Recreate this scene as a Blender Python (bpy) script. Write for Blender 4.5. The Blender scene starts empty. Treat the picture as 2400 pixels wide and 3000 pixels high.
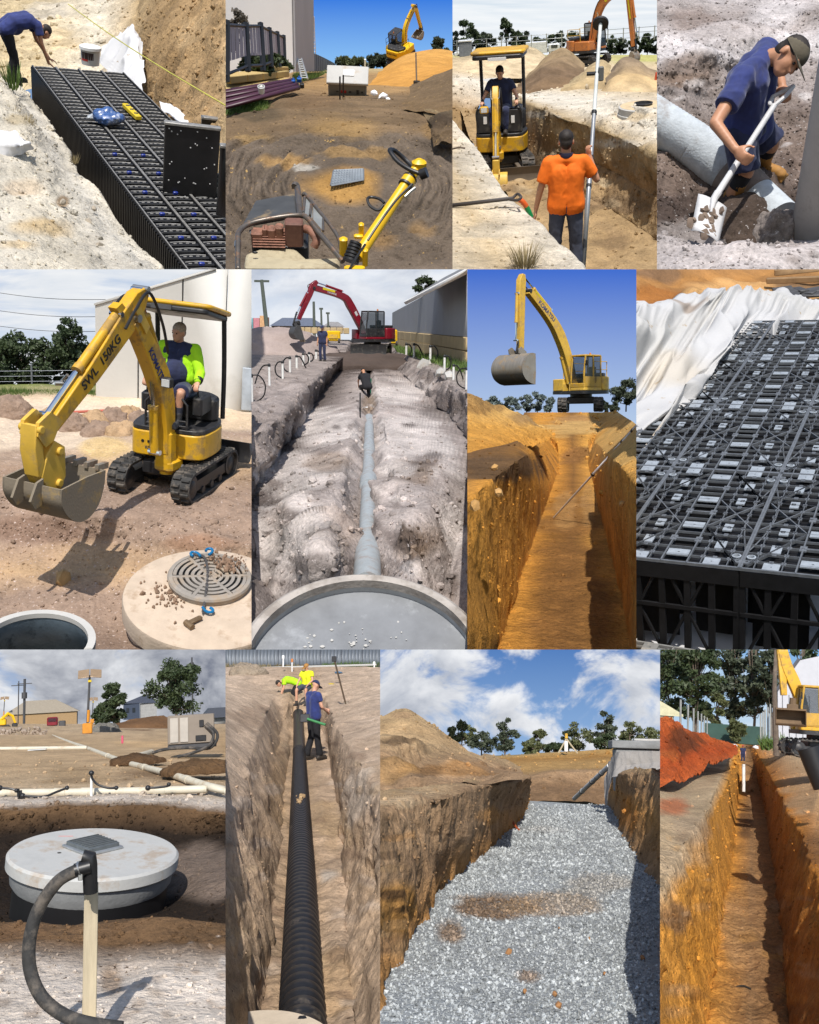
import bpy,bmesh,math,random,os
import numpy as np
from mathutils import Vector,Matrix,Euler

# ------------------------------------------------------------------ camera, sky, sun, exposure
SC=bpy.context.scene
COL=SC.collection
FPX=2800.0                     # focal length in photo pixels (photo 2400 x 3000)
cam_data=bpy.data.cameras.new('camera')
cam_data.sensor_fit='VERTICAL';cam_data.sensor_height=24.0
cam_data.lens=24.0*FPX/3000.0
cam_data.clip_start=0.05;cam_data.clip_end=40000
cam=bpy.data.objects.new('camera',cam_data)
cam.rotation_euler=(math.radians(90),0,0)
COL.objects.link(cam);SC.camera=cam

SUN_AZ,SUN_EL=math.radians(1),math.radians(46)    # sun stands behind the viewer, to the right
TO_SUN=Vector((math.sin(SUN_AZ)*math.cos(SUN_EL),-math.cos(SUN_AZ)*math.cos(SUN_EL),math.sin(SUN_EL)))
world=bpy.data.worlds.new('World');SC.world=world;world.use_nodes=True
wn=world.node_tree.nodes;wl=world.node_tree.links
sky_n=wn.new('ShaderNodeTexSky');sky_n.sky_type='NISHITA';sky_n.sun_disc=False
sky_n.sun_elevation=SUN_EL;sky_n.sun_rotation=math.pi-SUN_AZ
wl.new(sky_n.outputs[0],wn['Background'].inputs[0]);wn['Background'].inputs[1].default_value=0.15
sun_data=bpy.data.lights.new('sun','SUN');sun_data.energy=5.0;sun_data.angle=math.radians(0.6)
sun_data.color=(1.0,0.95,0.88)
sun=bpy.data.objects.new('sun',sun_data);COL.objects.link(sun)
sun.rotation_euler=(-TO_SUN).to_track_quat('-Z','Y').to_euler()
SC.view_settings.view_transform='Standard';SC.view_settings.look='None'
SC.view_settings.exposure=0.0;SC.view_settings.gamma=1.0
SC.view_settings.use_curve_mapping=False
SC.cycles.use_denoising=True
SC.cycles.max_bounces=6;SC.cycles.diffuse_bounces=3

random.seed(7);RNG=np.random.default_rng(7)
rad=math.radians

# ------------------------------------------------------------------ noise
def _hash(i,j,k,seed):
 h=(i.astype(np.int64)*374761393+j.astype(np.int64)*668265263+k.astype(np.int64)*2147483647+seed*1274126177) & 0xFFFFFFFF
 h=((h ^ (h >> 13))*1274126177) & 0xFFFFFFFF
 h=(h ^ (h >> 16)) & 0xFFFFFFFF
 h=(h*2246822519) & 0xFFFFFFFF
 return ((h ^ (h >> 15)) & 0xFFFFFF)/float(0xFFFFFF)
def vnoise(P,seed=0):
 """value noise in -1..1 of points (n,3)"""
 F=np.floor(P);f=P-F;F=F.astype(np.int64)
 f=f*f*f*(f*(f*6-15)+10)
 out=0
 for a in (0,1):
  for b in (0,1):
   for c in (0,1):
    w=(f[:,0] if a else 1-f[:,0])*(f[:,1] if b else 1-f[:,1])*(f[:,2] if c else 1-f[:,2])
    out=out+w*_hash(F[:,0]+a,F[:,1]+b,F[:,2]+c,seed)
 return out*2-1
def fbm(P,wl=1.0,octaves=4,seed=0,gain=0.5,ridged=False,lac=2.03,sp=None):
 out=0;amp=1;tot=0;Q=P/wl
 for o in range(octaves):
  n=vnoise(Q+17.3*o,seed+o)
  if ridged:n=1-2*np.abs(n)
  if sp is not None:n=n*np.clip((wl/lac**o/sp-1.4)/1.6,0,1)
  out=out+amp*n;tot += amp;amp *= gain;Q=Q*lac
 return out/tot

# ------------------------------------------------------------------ mesh helpers
class MB:
 def __init__(s):s.v=[];s.f=[];s.n=0
 def add(s,vf,M=None):
  v,f=vf
  v=np.asarray(v,float).reshape(-1,3)
  if M is not None:
   A=np.array(M);v=v@A[:3,:3].T+A[:3,3]
  s.v.append(v);n=s.n
  s.f.extend([tuple(i+n for i in q) for q in f]);s.n += len(v)
  return s
 def mesh(s,name,smooth=35):
  me=bpy.data.meshes.new(name)
  v=np.concatenate(s.v) if s.v else np.zeros((0,3))
  me.from_pydata(v.tolist(),[],s.f);me.validate()
  if smooth:
   me.polygons.foreach_set('use_smooth',[True]*len(me.polygons))
   me.set_sharp_from_angle(angle=rad(smooth))
  me.update();return me
def T(x,y=None,z=None):return Matrix.Translation((x,y,z) if y is not None else x)
def RX(d):return Matrix.Rotation(rad(d),4,'X')
def RY(d):return Matrix.Rotation(rad(d),4,'Y')
def RZ(d):return Matrix.Rotation(rad(d),4,'Z')
def SCL(x,y,z):return Matrix.Diagonal((x,y,z,1))
def box(sx,sy,sz,c=(0,0,0),tx=1.0,ty=1.0):
 """box of full size; top face scaled tx, ty"""
 v=[]
 for z,ax,ay in ((-.5,1,1),(.5,tx,ty)):
  for x,y in ((-.5,-.5),(.5,-.5),(.5,.5),(-.5,.5)):
   v.append((c[0]+x*sx*ax,c[1]+y*sy*ay,c[2]+z*sz))
 return v,[(3,2,1,0),(4,5,6,7),(0,1,5,4),(1,2,6,5),(2,3,7,6),(3,0,4,7)]
def bevbox(sx,sy,sz,c=(0,0,0),b=0.02):
 """box with chamfered edges"""
 b=min(b,sx*.45,sy*.45,sz*.45)
 v=[]
 hx,hy,hz=sx/2,sy/2,sz/2
 def ring(ix,iy,z):
  # octagon ring
  return [(-ix+b,-iy,z),(ix-b,-iy,z),(ix,-iy+b,z),(ix,iy-b,z),(ix-b,iy,z),(-ix+b,iy,z),(-ix,iy-b,z),(-ix,-iy+b,z)]
 R=[ring(hx-b,hy-b,-hz),ring(hx,hy,-hz+b),ring(hx,hy,hz-b),ring(hx-b,hy-b,hz)]
 for r in R:v += [(x+c[0],y+c[1],z+c[2]) for x,y,z in r]
 f=[tuple(range(7,-1,-1)),tuple(range(24,32))]
 for k in range(3):
  for i in range(8):
   j=(i+1)%8
   f.append((k*8+i,k*8+j,k*8+8+j,k*8+8+i))
 return v,f
def prism(poly,x0,x1,axis='x'):
 """polygon of (y,z) pairs swept along x"""
 n=len(poly)
 v=[(x0,p[0],p[1]) for p in poly]+[(x1,p[0],p[1]) for p in poly]
 if axis=='z':v=[(a[1],a[2],a[0]) for a in v]
 if axis=='y':v=[(a[1],a[0],a[2]) for a in v]
 f=[tuple(range(n)),tuple(range(2*n-1,n-1,-1))]
 for i in range(n):
  j=(i+1)%n
  f.append((i,n+i,n+j,j))
 return v,f
def _frame(d):
 d=Vector(d).normalized()
 a=Vector((0,0,1)) if abs(d.z)<.9 else Vector((1,0,0))
 x=d.cross(a).normalized();y=x.cross(d).normalized()
 return x,y
def cyl(p0,p1,r0,r1=None,n=12,caps=True):
 if r1 is None:r1=r0
 p0,p1=Vector(p0),Vector(p1)
 x,y=_frame(p1-p0);v=[]
 for p,r in ((p0,r0),(p1,r1)):
  for i in range(n):
   a=2*math.pi*i/n;v.append(p+(x*math.cos(a)+y*math.sin(a))*r)
 f=[(i,(i+1)%n,n+(i+1)%n,n+i) for i in range(n)]
 if caps:f += [tuple(range(n-1,-1,-1)),tuple(range(n,2*n))]
 return [tuple(q) for q in v],f
def tube(pts,r,n=8,caps=True,closed=False):
 P=[Vector(p) for p in pts];m=len(P)
 R=r if isinstance(r,(list,tuple)) else [r]*m
 v=[];f=[];x=None
 for k in range(m):
  if closed:d=P[(k+1)%m]-P[k-1]
  else:d=P[min(k+1,m-1)]-P[max(k-1,0)]
  d=d.normalized()
  if x is None:x,y=_frame(d)
  else:
   x=(x-d*x.dot(d)).normalized();y=d.cross(x).normalized()
  if k==0:y=d.cross(x).normalized()
  for i in range(n):
   a=2*math.pi*i/n;v.append(tuple(P[k]+(x*math.cos(a)+y*math.sin(a))*R[k]))
 for k in range(m if closed else m-1):
  k2=(k+1)%m
  for i in range(n):
   j=(i+1)%n
   f.append((k*n+i,k*n+j,k2*n+j,k2*n+i))
 if caps and not closed:f += [tuple(range(n-1,-1,-1)),tuple(range((m-1)*n,m*n))]
 return v,f
def smooth_path(pts,k=6):
 """Catmull-Rom through the points"""
 P=[Vector(p) for p in pts];out=[]
 Q=[P[0]*2-P[1]]+P+[P[-1]*2-P[-2]]
 for i in range(1,len(Q)-2):
  a,b,c,d=Q[i-1:i+3]
  for j in range(k):
   t=j/k
   out.append(0.5*((2*b)+(c-a)*t+(2*a-5*b+4*c-d)*t*t+(3*b-a-3*c+d)*t**3))
 out.append(P[-1]);return out
def lathe(prof,n=32,a0=0,a1=360,closed_prof=False):
 full=abs(a1-a0)>=360
 m=n if full else n+1
 v=[];f=[];L=len(prof)
 for i in range(m):
  a=rad(a0+(a1-a0)*i/n)
  for r,z in prof:v.append((r*math.cos(a),r*math.sin(a),z))
 for i in range(n):
  j=(i+1)%m
  for k in range(L if closed_prof else L-1):
   k2=(k+1)%L
   f.append((i*L+k,j*L+k,j*L+k2,i*L+k2))
 return v,f
def ball(c,r,nu=14,nv=9):
 r=r if isinstance(r,(list,tuple)) else (r,r,r)
 v=[(c[0],c[1],c[2]-r[2])];f=[]
 for j in range(1,nv):
  b=-math.pi/2+math.pi*j/nv
  for i in range(nu):
   a=2*math.pi*i/nu
   v.append((c[0]+r[0]*math.cos(b)*math.cos(a),c[1]+r[1]*math.cos(b)*math.sin(a),c[2]+r[2]*math.sin(b)))
 v.append((c[0],c[1],c[2]+r[2]));t=len(v)-1
 for i in range(nu):
  j=(i+1)%nu
  f.append((0,1+j,1+i));f.append((t,t-nu+i,t-nu+j))
  for k in range(nv-2):
   f.append((1+k*nu+i,1+k*nu+j,1+(k+1)*nu+j,1+(k+1)*nu+i))
 return v,f
def beam(pts,hs,w0,w1=None):
 """outline of a boom: centre line (y,z) with heights, extruded across x"""
 P=[Vector((0,a,b)) for a,b in pts];up=[];dn=[]
 for i,p in enumerate(P):
  d=(P[min(i+1,len(P)-1)]-P[max(i-1,0)]).normalized()
  nrm=Vector((0,-d.z,d.y))
  up.append(p+nrm*hs[i]/2);dn.append(p-nrm*hs[i]/2)
 poly=[(q.y,q.z) for q in up]+[(q.y,q.z) for q in reversed(dn)]
 return prism(poly,-w0/2,w0/2)
def rock(r=1.0,seed=0,n=1):
 """an irregular stone of 20 faces"""
 t=(1+5**.5)/2
 v=np.array([(-1,t,0),(1,t,0),(-1,-t,0),(1,-t,0),(0,-1,t),(0,1,t),(0,-1,-t),(0,1,-t),(t,0,-1),(t,0,1),(-t,0,-1),(-t,0,1)],float)
 v /= np.linalg.norm(v[0])
 g=np.random.default_rng(seed)
 v=v*(1+g.uniform(-.28,.28,(12,1)))*g.uniform(.65,1.15,(1,3))*r
 f=[(0,11,5),(0,5,1),(0,1,7),(0,7,10),(0,10,11),(1,5,9),(5,11,4),(11,10,2),(10,7,6),(7,1,8),(3,9,4),(3,4,2),(3,2,6),(3,6,8),(3,8,9),(4,9,5),(2,4,11),(6,2,10),(8,6,7),(9,8,1)]
 return v,f

def chip(seed):
 g=np.random.default_rng(seed+40)
 v=np.array([(1,0,0),(-1,0,0),(0,1,0),(0,-1,0),(0,0,1),(0,0,-1)],float)*g.uniform(.6,1.25,(6,1))+g.uniform(-.25,.25,(6,3))
 return v,[(0,2,4),(2,1,4),(1,3,4),(3,0,4),(2,0,5),(1,2,5),(3,1,5),(0,3,5)]
# ------------------------------------------------------------------ materials
MATS={}
def _nt(name):
 m=bpy.data.materials.new(name);m.use_nodes=True
 return m,m.node_tree.nodes,m.node_tree.links,m.node_tree.nodes['Principled BSDF']
def rgb(h):
 """photo colour (0..255 tuple or hex string) to linear"""
 if isinstance(h,str):h=[int(h[i:i+2],16) for i in (0,2,4)]
 return tuple(((c/255)/12.92 if c/255<=.04045 else ((c/255+.055)/1.055)**2.4) for c in h)
def mat(name,col=None,rough=.6,metal=0.0,var=.18,scale=6.0,bump=.0,bscale=40.0,dirt=None,damt=.0,dscale=3.0,spec=.5,aniso=None,coat=0.0,sheen=0.0):
 if name in MATS:return MATS[name]
 m,N,L,B=_nt(name)
 tc=N.new('ShaderNodeTexCoord');mp=N.new('ShaderNodeMapping');L.new(tc.outputs['Object'],mp.inputs[0])
 if aniso:mp.inputs['Scale'].default_value=aniso
 nz=N.new('ShaderNodeTexNoise');nz.inputs['Scale'].default_value=scale;nz.inputs['Detail'].default_value=7;nz.inputs['Roughness'].default_value=.65
 L.new(mp.outputs[0],nz.inputs[0])
 mr=N.new('ShaderNodeMapRange');mr.inputs[1].default_value=.3;mr.inputs[2].default_value=.7
 L.new(nz.outputs[0],mr.inputs[0])
 mx=N.new('ShaderNodeMix');mx.data_type='RGBA'
 mx.inputs[6].default_value=tuple(c*(1-var) for c in col)+(1,);mx.inputs[7].default_value=tuple(min(1,c*(1+var)) for c in col)+(1,)
 L.new(mr.outputs[0],mx.inputs[0]);out=mx.outputs[2]
 if dirt:
  n2=N.new('ShaderNodeTexNoise');n2.inputs['Scale'].default_value=dscale;n2.inputs['Detail'].default_value=8;n2.inputs['Roughness'].default_value=.7
  L.new(tc.outputs['Object'],n2.inputs[0])
  r2=N.new('ShaderNodeMapRange');r2.inputs[1].default_value=.62-damt*.3;r2.inputs[2].default_value=.72-damt*.25;r2.inputs[4].default_value=min(1,.45+damt*.6)
  L.new(n2.outputs[0],r2.inputs[0])
  m2=N.new('ShaderNodeMix');m2.data_type='RGBA';L.new(r2.outputs[0],m2.inputs[0]);L.new(out,m2.inputs[6]);m2.inputs[7].default_value=tuple(dirt)+(1,)
  out=m2.outputs[2]
  rr=N.new('ShaderNodeMapRange');rr.inputs[3].default_value=rough;rr.inputs[4].default_value=.9;L.new(r2.outputs[0],rr.inputs[0]);L.new(rr.outputs[0],B.inputs['Roughness'])
 else:B.inputs['Roughness'].default_value=rough
 L.new(out,B.inputs['Base Color'])
 B.inputs['Metallic'].default_value=metal;B.inputs['Specular IOR Level'].default_value=spec
 B.inputs['Coat Weight'].default_value=coat;B.inputs['Sheen Weight'].default_value=sheen
 if bump:
  n3=N.new('ShaderNodeTexNoise');n3.inputs['Scale'].default_value=bscale;n3.inputs['Detail'].default_value=5
  L.new(mp.outputs[0],n3.inputs[0])
  bp=N.new('ShaderNodeBump');bp.inputs['Strength'].default_value=bump;bp.inputs['Distance'].default_value=.02*CUR[0]
  L.new(n3.outputs[0],bp.inputs['Height']);L.new(bp.outputs[0],B.inputs['Normal'])
 MATS[name]=m;return m
def soil_mat(name,var=.35,scale=3.0,fine=40.0,bump=.5,speck=None,samt=.0,sscale=60,rough=.97,dist=.07,streak=None):
 """earth: vertex colour (the colour of the ground itself, in places with painted shade) broken up by noise, specks and fine relief"""
 if name in MATS:return MATS[name]
 m,N,L,B=_nt(name)
 at=N.new('ShaderNodeAttribute');at.attribute_name='Col'
 tc=N.new('ShaderNodeTexCoord')
 def noise(s,d=8,r=.7):
  n=N.new('ShaderNodeTexNoise');n.inputs['Scale'].default_value=s;n.inputs['Detail'].default_value=d;n.inputs['Roughness'].default_value=r
  L.new(tc.outputs['Object'],n.inputs[0]);return n
 n1=noise(scale,14,.80);n2=noise(fine,6,.8)
 ad=N.new('ShaderNodeMath');ad.operation='MULTIPLY_ADD';ad.inputs[1].default_value=.45
 L.new(n2.outputs[0],ad.inputs[0]);
 m1=N.new('ShaderNodeMath');m1.operation='MULTIPLY';m1.inputs[1].default_value=.55;L.new(n1.outputs[0],m1.inputs[0]);L.new(m1.outputs[0],ad.inputs[2])
 mr=N.new('ShaderNodeMapRange');mr.inputs[1].default_value=.34;mr.inputs[2].default_value=.66;mr.inputs[3].default_value=1-var*1.15;mr.inputs[4].default_value=1+var*1.1
 L.new(ad.outputs[0],mr.inputs[0])
 mul=N.new('ShaderNodeVectorMath');mul.operation='SCALE';L.new(at.outputs['Color'],mul.inputs[0]);L.new(mr.outputs[0],mul.inputs['Scale'])
 out=mul.outputs[0]
 if streak:
  mp=N.new('ShaderNodeMapping');mp.inputs['Scale'].default_value=streak;mp.inputs['Rotation'].default_value=(0,.35,.2);L.new(tc.outputs['Object'],mp.inputs[0])
  ns=N.new('ShaderNodeTexNoise');ns.inputs['Scale'].default_value=1;ns.inputs['Detail'].default_value=6;ns.inputs['Roughness'].default_value=.75;L.new(mp.outputs[0],ns.inputs[0])
  rs=N.new('ShaderNodeMapRange');rs.inputs[1].default_value=.32;rs.inputs[2].default_value=.68;rs.inputs[3].default_value=.78;rs.inputs[4].default_value=1.16;L.new(ns.outputs[0],rs.inputs[0])
  sm=N.new('ShaderNodeVectorMath');sm.operation='SCALE';L.new(out,sm.inputs[0]);L.new(rs.outputs[0],sm.inputs['Scale']);out=sm.outputs[0]
 if speck:
  n3=noise(sscale,3);r3=N.new('ShaderNodeMapRange');r3.inputs[1].default_value=.68-.25*samt;r3.inputs[2].default_value=.74-.2*samt
  L.new(n3.outputs[0],r3.inputs[0])
  m2=N.new('ShaderNodeMix');m2.data_type='RGBA';L.new(r3.outputs[0],m2.inputs[0]);L.new(out,m2.inputs[6]);m2.inputs[7].default_value=tuple(speck)+(1,);out=m2.outputs[2]
 L.new(out,B.inputs['Base Color']);B.inputs['Roughness'].default_value=rough;B.inputs['Specular IOR Level'].default_value=.15
 n4=noise(fine*.45,7,.62);bp=N.new('ShaderNodeBump');bp.inputs['Strength'].default_value=bump;bp.inputs['Distance'].default_value=dist*CUR[0]
 L.new(n4.outputs[0],bp.inputs['Height']);L.new(bp.outputs[0],B.inputs['Normal'])
 MATS[name]=m;return m
def leaf_mat(name,c1,c2,rough=.6,scale=1.2,trans=.25):
 if name in MATS:return MATS[name]
 m,N,L,B=_nt(name)
 tc=N.new('ShaderNodeTexCoord');nz=N.new('ShaderNodeTexNoise');nz.inputs['Scale'].default_value=scale;nz.inputs['Detail'].default_value=6;nz.inputs['Roughness'].default_value=.8
 L.new(tc.outputs['Object'],nz.inputs[0])
 mr=N.new('ShaderNodeMapRange');mr.inputs[1].default_value=.35;mr.inputs[2].default_value=.65;L.new(nz.outputs[0],mr.inputs[0])
 mx=N.new('ShaderNodeMix');mx.data_type='RGBA';mx.inputs[6].default_value=tuple(c1)+(1,);mx.inputs[7].default_value=tuple(c2)+(1,)
 L.new(mr.outputs[0],mx.inputs[0]);L.new(mx.outputs[2],B.inputs['Base Color']);B.inputs['Roughness'].default_value=rough
 tr=N.new('ShaderNodeBsdfTranslucent');L.new(mx.outputs[2],tr.inputs[0])
 ms=N.new('ShaderNodeMixShader');ms.inputs[0].default_value=trans
 L.new(B.outputs[0],ms.inputs[1]);L.new(tr.outputs[0],ms.inputs[2]);L.new(ms.outputs[0],N['Material Output'].inputs[0])
 MATS[name]=m;return m
def glass_mat(name,col=(.02,.03,.035),rough=.05,alpha=.55):
 if name in MATS:return MATS[name]
 m,N,L,B=_nt(name)
 B.inputs['Base Color'].default_value=tuple(col)+(1,);B.inputs['Roughness'].default_value=rough;B.inputs['Alpha'].default_value=alpha
 B.inputs['Specular IOR Level'].default_value=.8
 MATS[name]=m;return m
def sky_mat(name,top,low,cloud=None,shade=None,scale=(2,5),cover=.5,soft=.12,strength=1.0,seed=0.0,detail=9,cloud2=None):
 """the sky: gives off light; blue fading to the horizon, with clouds"""
 m=bpy.data.materials.new(name);m.use_nodes=True;N=m.node_tree.nodes;L=m.node_tree.links
 N.remove(N['Principled BSDF'])
 tc=N.new('ShaderNodeTexCoord');sp=N.new('ShaderNodeSeparateXYZ');L.new(tc.outputs['UV'],sp.inputs[0])
 mx=N.new('ShaderNodeMix');mx.data_type='RGBA';mx.inputs[6].default_value=tuple(low)+(1,);mx.inputs[7].default_value=tuple(top)+(1,)
 L.new(sp.outputs[1],mx.inputs[0]);out=mx.outputs[2]
 if cloud:
  mp=N.new('ShaderNodeMapping');mp.inputs['Scale'].default_value=(scale[0],scale[1],1);mp.inputs['Location'].default_value=(seed,seed*1.7,seed)
  L.new(tc.outputs['UV'],mp.inputs[0])
  def nz(off,det):
   n=N.new('ShaderNodeTexNoise');n.inputs['Scale'].default_value=1.0;n.inputs['Detail'].default_value=det;n.inputs['Roughness'].default_value=.58;n.inputs['Distortion'].default_value=.35
   a=N.new('ShaderNodeVectorMath');a.inputs[1].default_value=off;L.new(mp.outputs[0],a.inputs[0]);L.new(a.outputs[0],n.inputs[0]);return n
  n1=nz((0,0,0),detail);n2=nz((.06,.22,.0),detail-2)
  r1=N.new('ShaderNodeMapRange');r1.inputs[1].default_value=1-cover-soft;r1.inputs[2].default_value=1-cover+soft;r1.interpolation_type='SMOOTHSTEP'
  L.new(n1.outputs[0],r1.inputs[0])
  r2=N.new('ShaderNodeMapRange');r2.inputs[1].default_value=.38;r2.inputs[2].default_value=.66;L.new(n2.outputs[0],r2.inputs[0])
  cm=N.new('ShaderNodeMix');cm.data_type='RGBA';cm.inputs[6].default_value=tuple(cloud)+(1,);cm.inputs[7].default_value=tuple(shade or cloud)+(1,);L.new(r2.outputs[0],cm.inputs[0])
  m2=N.new('ShaderNodeMix');m2.data_type='RGBA';L.new(r1.outputs[0],m2.inputs[0]);L.new(out,m2.inputs[6]);L.new(cm.outputs[2],m2.inputs[7]);out=m2.outputs[2]
 em=N.new('ShaderNodeEmission');em.inputs[1].default_value=strength;L.new(out,em.inputs[0]);L.new(em.outputs[0],N['Material Output'].inputs[0])
 MATS[name]=m;return m

# ------------------------------------------------------------------ the twelve places
# each place has its own level frame (x right, y ahead, z up, metres, origin at the eye) turned towards its part of the picture
class Place:
 def __init__(s,key,rect,crop,kpx,pitch,size,roll=0):
  s.key=key;s.rect=rect;s.crop=crop;s.k=kpx;s.size=size;s.pitch=pitch
  cx,cy=(rect[0]+rect[2])/2,(rect[1]+rect[3])/2
  c=Vector(((cx-1200)/FPX,1,-(cy-1500)/FPX)).normalized()
  r=c.cross(Vector((0,0,1))).normalized();u=r.cross(c).normalized()
  p=rad(pitch)
  Y=c*math.cos(p)+u*math.sin(p);Z=-c*math.sin(p)+u*math.cos(p)
  s.R=Matrix((r,Y,Z)).transposed()          # columns = local axes in the world
  s.M=s.R.to_4x4()@Matrix.Diagonal((size,size,size,1)) if False else Matrix.LocRotScale(None,s.R.to_quaternion(),Vector((size,)*3))
  s.Rn=np.array(s.R);s.objs=[]
 def dirn(s,u,v):
  X=s.crop[0]+np.asarray(u,float)*s.k;Y=s.crop[1]+np.asarray(v,float)*s.k
  w=np.stack([(X-1200)/FPX,np.ones_like(X),-(Y-1500)/FPX],-1)
  return w@s.Rn                                # world -> local
 def at(s,u,v,d=None,z=None,y=None):
  q=s.dirn(u,v)
  if z is not None:d=z/q[2]
  if y is not None:d=y/q[1]
  return Vector(q*d)
 def Z(s,u,v,z):
  q=s.dirn(u,v);return (u,v,q[2]/z)
 def D(s,u,v,d):return (u,v,1.0/d)
 def m(s,px,d):return px*s.k*d/FPX
 def uvd(s,P):
  w=s.R@Vector(P);X=1200+FPX*w.x/w.y;Y=1500-FPX*w.z/w.y
  return (X-s.crop[0])/s.k,(Y-s.crop[1])/s.k,w.y
K=dict(p1=662/1725,p2=664/1725,p3=599/1639,p4=480/1310,p5=738/1426,p6=636/1229,p7=502/970,p8=540/1043,p9=664/1301,p10=460/902,p11=828/1623,p12=470/921)
PLACES=[];NOFILL=set()
def place(key,rect,crop,pitch,size):
 p=Place(key,rect,crop,K[key],pitch,size);PLACES.append(p);return p
CUR=[1.0]                       # size of the place being built

# ------------------------------------------------------------------ linking
def link(o,pl):COL.objects.link(o);pl.objs.append(o);return o
def tag(o,label=None,cat=None,group=None,kind=None):
 if label:o['label']=label
 if cat:o['category']=cat
 if group:o['group']=group
 if kind:o['kind']=kind
 return o
def thing(pl,name,label,cat,loc=(0,0,0),rz=0,rx=0,ry=0,group=None,scale=1.0):
 o=bpy.data.objects.new(name,None);link(o,pl)
 o.matrix_world=pl.M@T(Vector(loc))@RZ(rz)@RX(rx)@RY(ry)@SCL(scale,scale,scale)
 tag(o,label,cat,group);o.empty_display_size=.1
 return o
def part(root,name,mb,m,smooth=35,bevel=0,label=None,kind=None,pl=None):
 me=mb if isinstance(mb,bpy.types.Mesh) else mb.mesh(name,smooth)
 if m and not me.materials:me.materials.append(m)
 o=bpy.data.objects.new(name,me);COL.objects.link(o);o.parent=root
 tag(o,label,kind=kind)
 if bevel:
  b=o.modifiers.new('bevel','BEVEL');b.width=bevel;b.segments=2;b.limit_method='ANGLE';b.angle_limit=rad(40);b.harden_normals=False
 return o
def solo(pl,name,mb,m,label=None,cat=None,loc=(0,0,0),rz=0,rx=0,ry=0,group=None,kind=None,smooth=35,bevel=0,scale=1.0):
 me=mb if isinstance(mb,bpy.types.Mesh) else mb.mesh(name,smooth)
 if m and not me.materials:me.materials.append(m)
 o=bpy.data.objects.new(name,me);link(o,pl)
 o.matrix_world=pl.M@T(Vector(loc))@RZ(rz)@RX(rx)@RY(ry)@SCL(scale,scale,scale)
 tag(o,label,cat,group,kind)
 if bevel:
  b=o.modifiers.new('bevel','BEVEL');b.width=bevel;b.segments=2;b.limit_method='ANGLE';b.angle_limit=rad(40)
 return o
TMP=bpy.data.scenes.new('workbench')            # scratch scene where modifiers are evaluated; removed at the end
def tmp_graph():
 TMP.view_layers[0].update();return TMP.view_layers[0].depsgraph
def text_mb(s,size,depth=.004,bold=True):
 """lettering as a thin raised mesh, x along the line, y up, z out"""
 cu=bpy.data.curves.new('lettering','FONT');cu.body=s;cu.size=size;cu.extrude=depth;cu.align_x='CENTER';cu.align_y='CENTER'
 if bold:cu.offset=size*.015
 ob=bpy.data.objects.new('lettering',cu);TMP.collection.objects.link(ob)
 dg=tmp_graph();me=bpy.data.meshes.new_from_object(ob.evaluated_get(dg))
 bpy.data.objects.remove(ob);bpy.data.curves.remove(cu)
 v=[tuple(q.co) for q in me.vertices];f=[tuple(p.vertices) for p in me.polygons]
 bpy.data.meshes.remove(me);return v,f

# ------------------------------------------------------------------ earth
def cr_interp(A,n,smooth=True):
 """resample rows of A (m,k) to n rows, uniform in picture length (first two columns)"""
 A=np.asarray(A,float)
 seg=np.hypot(*(A[1:,:2]-A[:-1,:2]).T)+1e-6
 s=np.concatenate([[0],np.cumsum(seg)])/seg.sum()
 t=np.linspace(0,1,n)
 if not smooth or len(A)<3:return np.stack([np.interp(t,s,A[:,k]) for k in range(A.shape[1])],1)
 # monotone-ish cubic (finite difference tangents, clamped)
 h=np.diff(s);dlt=np.diff(A,axis=0)/h[:,None]
 mt=np.zeros_like(A);mt[0]=dlt[0];mt[-1]=dlt[-1]
 for i in range(1,len(A)-1):
  a,b=dlt[i-1],dlt[i]
  mt[i]=np.where(a*b>0,2*a*b/(a+b+1e-12),0)*.6+.4*np.where(a*b>0,(a+b)/2,0)
 idx=np.clip(np.searchsorted(s,t,'right')-1,0,len(A)-2)
 x=((t-s[idx])/h[idx])[:,None];hh=h[idx][:,None]
 return (2*x**3-3*x**2+1)*A[idx]+(x**3-2*x**2+x)*hh*mt[idx]+(-2*x**3+3*x**2)*A[idx+1]+(x**3-x**2)*hh*mt[idx+1]
def blotch(seed,n,u0,u1,v0,v1,r,cols,st=.6):
 """scattered patches of differently coloured earth, smaller with distance"""
 g=np.random.default_rng(seed);out=[]
 for k in range(n):
  t=g.uniform(0,1)**.8;q=r*(.25+.75*t)*g.uniform(.5,1.4);out.append((g.uniform(u0,u1),v0+(v1-v0)*t,q,q*g.uniform(.25,.6),cols[k%len(cols)],st*g.uniform(.6,1)))
 return tuple(out)
def in_view(pl,A,n):
 """resample a line so that most points fall where the place is seen"""
 r=pl.rect;u0,u1=(r[0]-pl.crop[0])/pl.k-90,(r[2]-pl.crop[0])/pl.k+90;v0,v1=(r[1]-pl.crop[1])/pl.k-90,(r[3]-pl.crop[1])/pl.k+90
 m=(A[1:]+A[:-1])/2;ins=(m[:,0]>u0) & (m[:,0]<u1) & (m[:,1]>v0) & (m[:,1]<v1)
 seg=np.hypot(*(A[1:,:2]-A[:-1,:2]).T)*np.where(ins,1,.10)+1e-6;s=np.concatenate([[0],np.cumsum(seg)])/seg.sum();t=np.linspace(0,1,n)
 return np.stack([np.interp(t,s,A[:,k]) for k in range(A.shape[1])],1)
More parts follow.
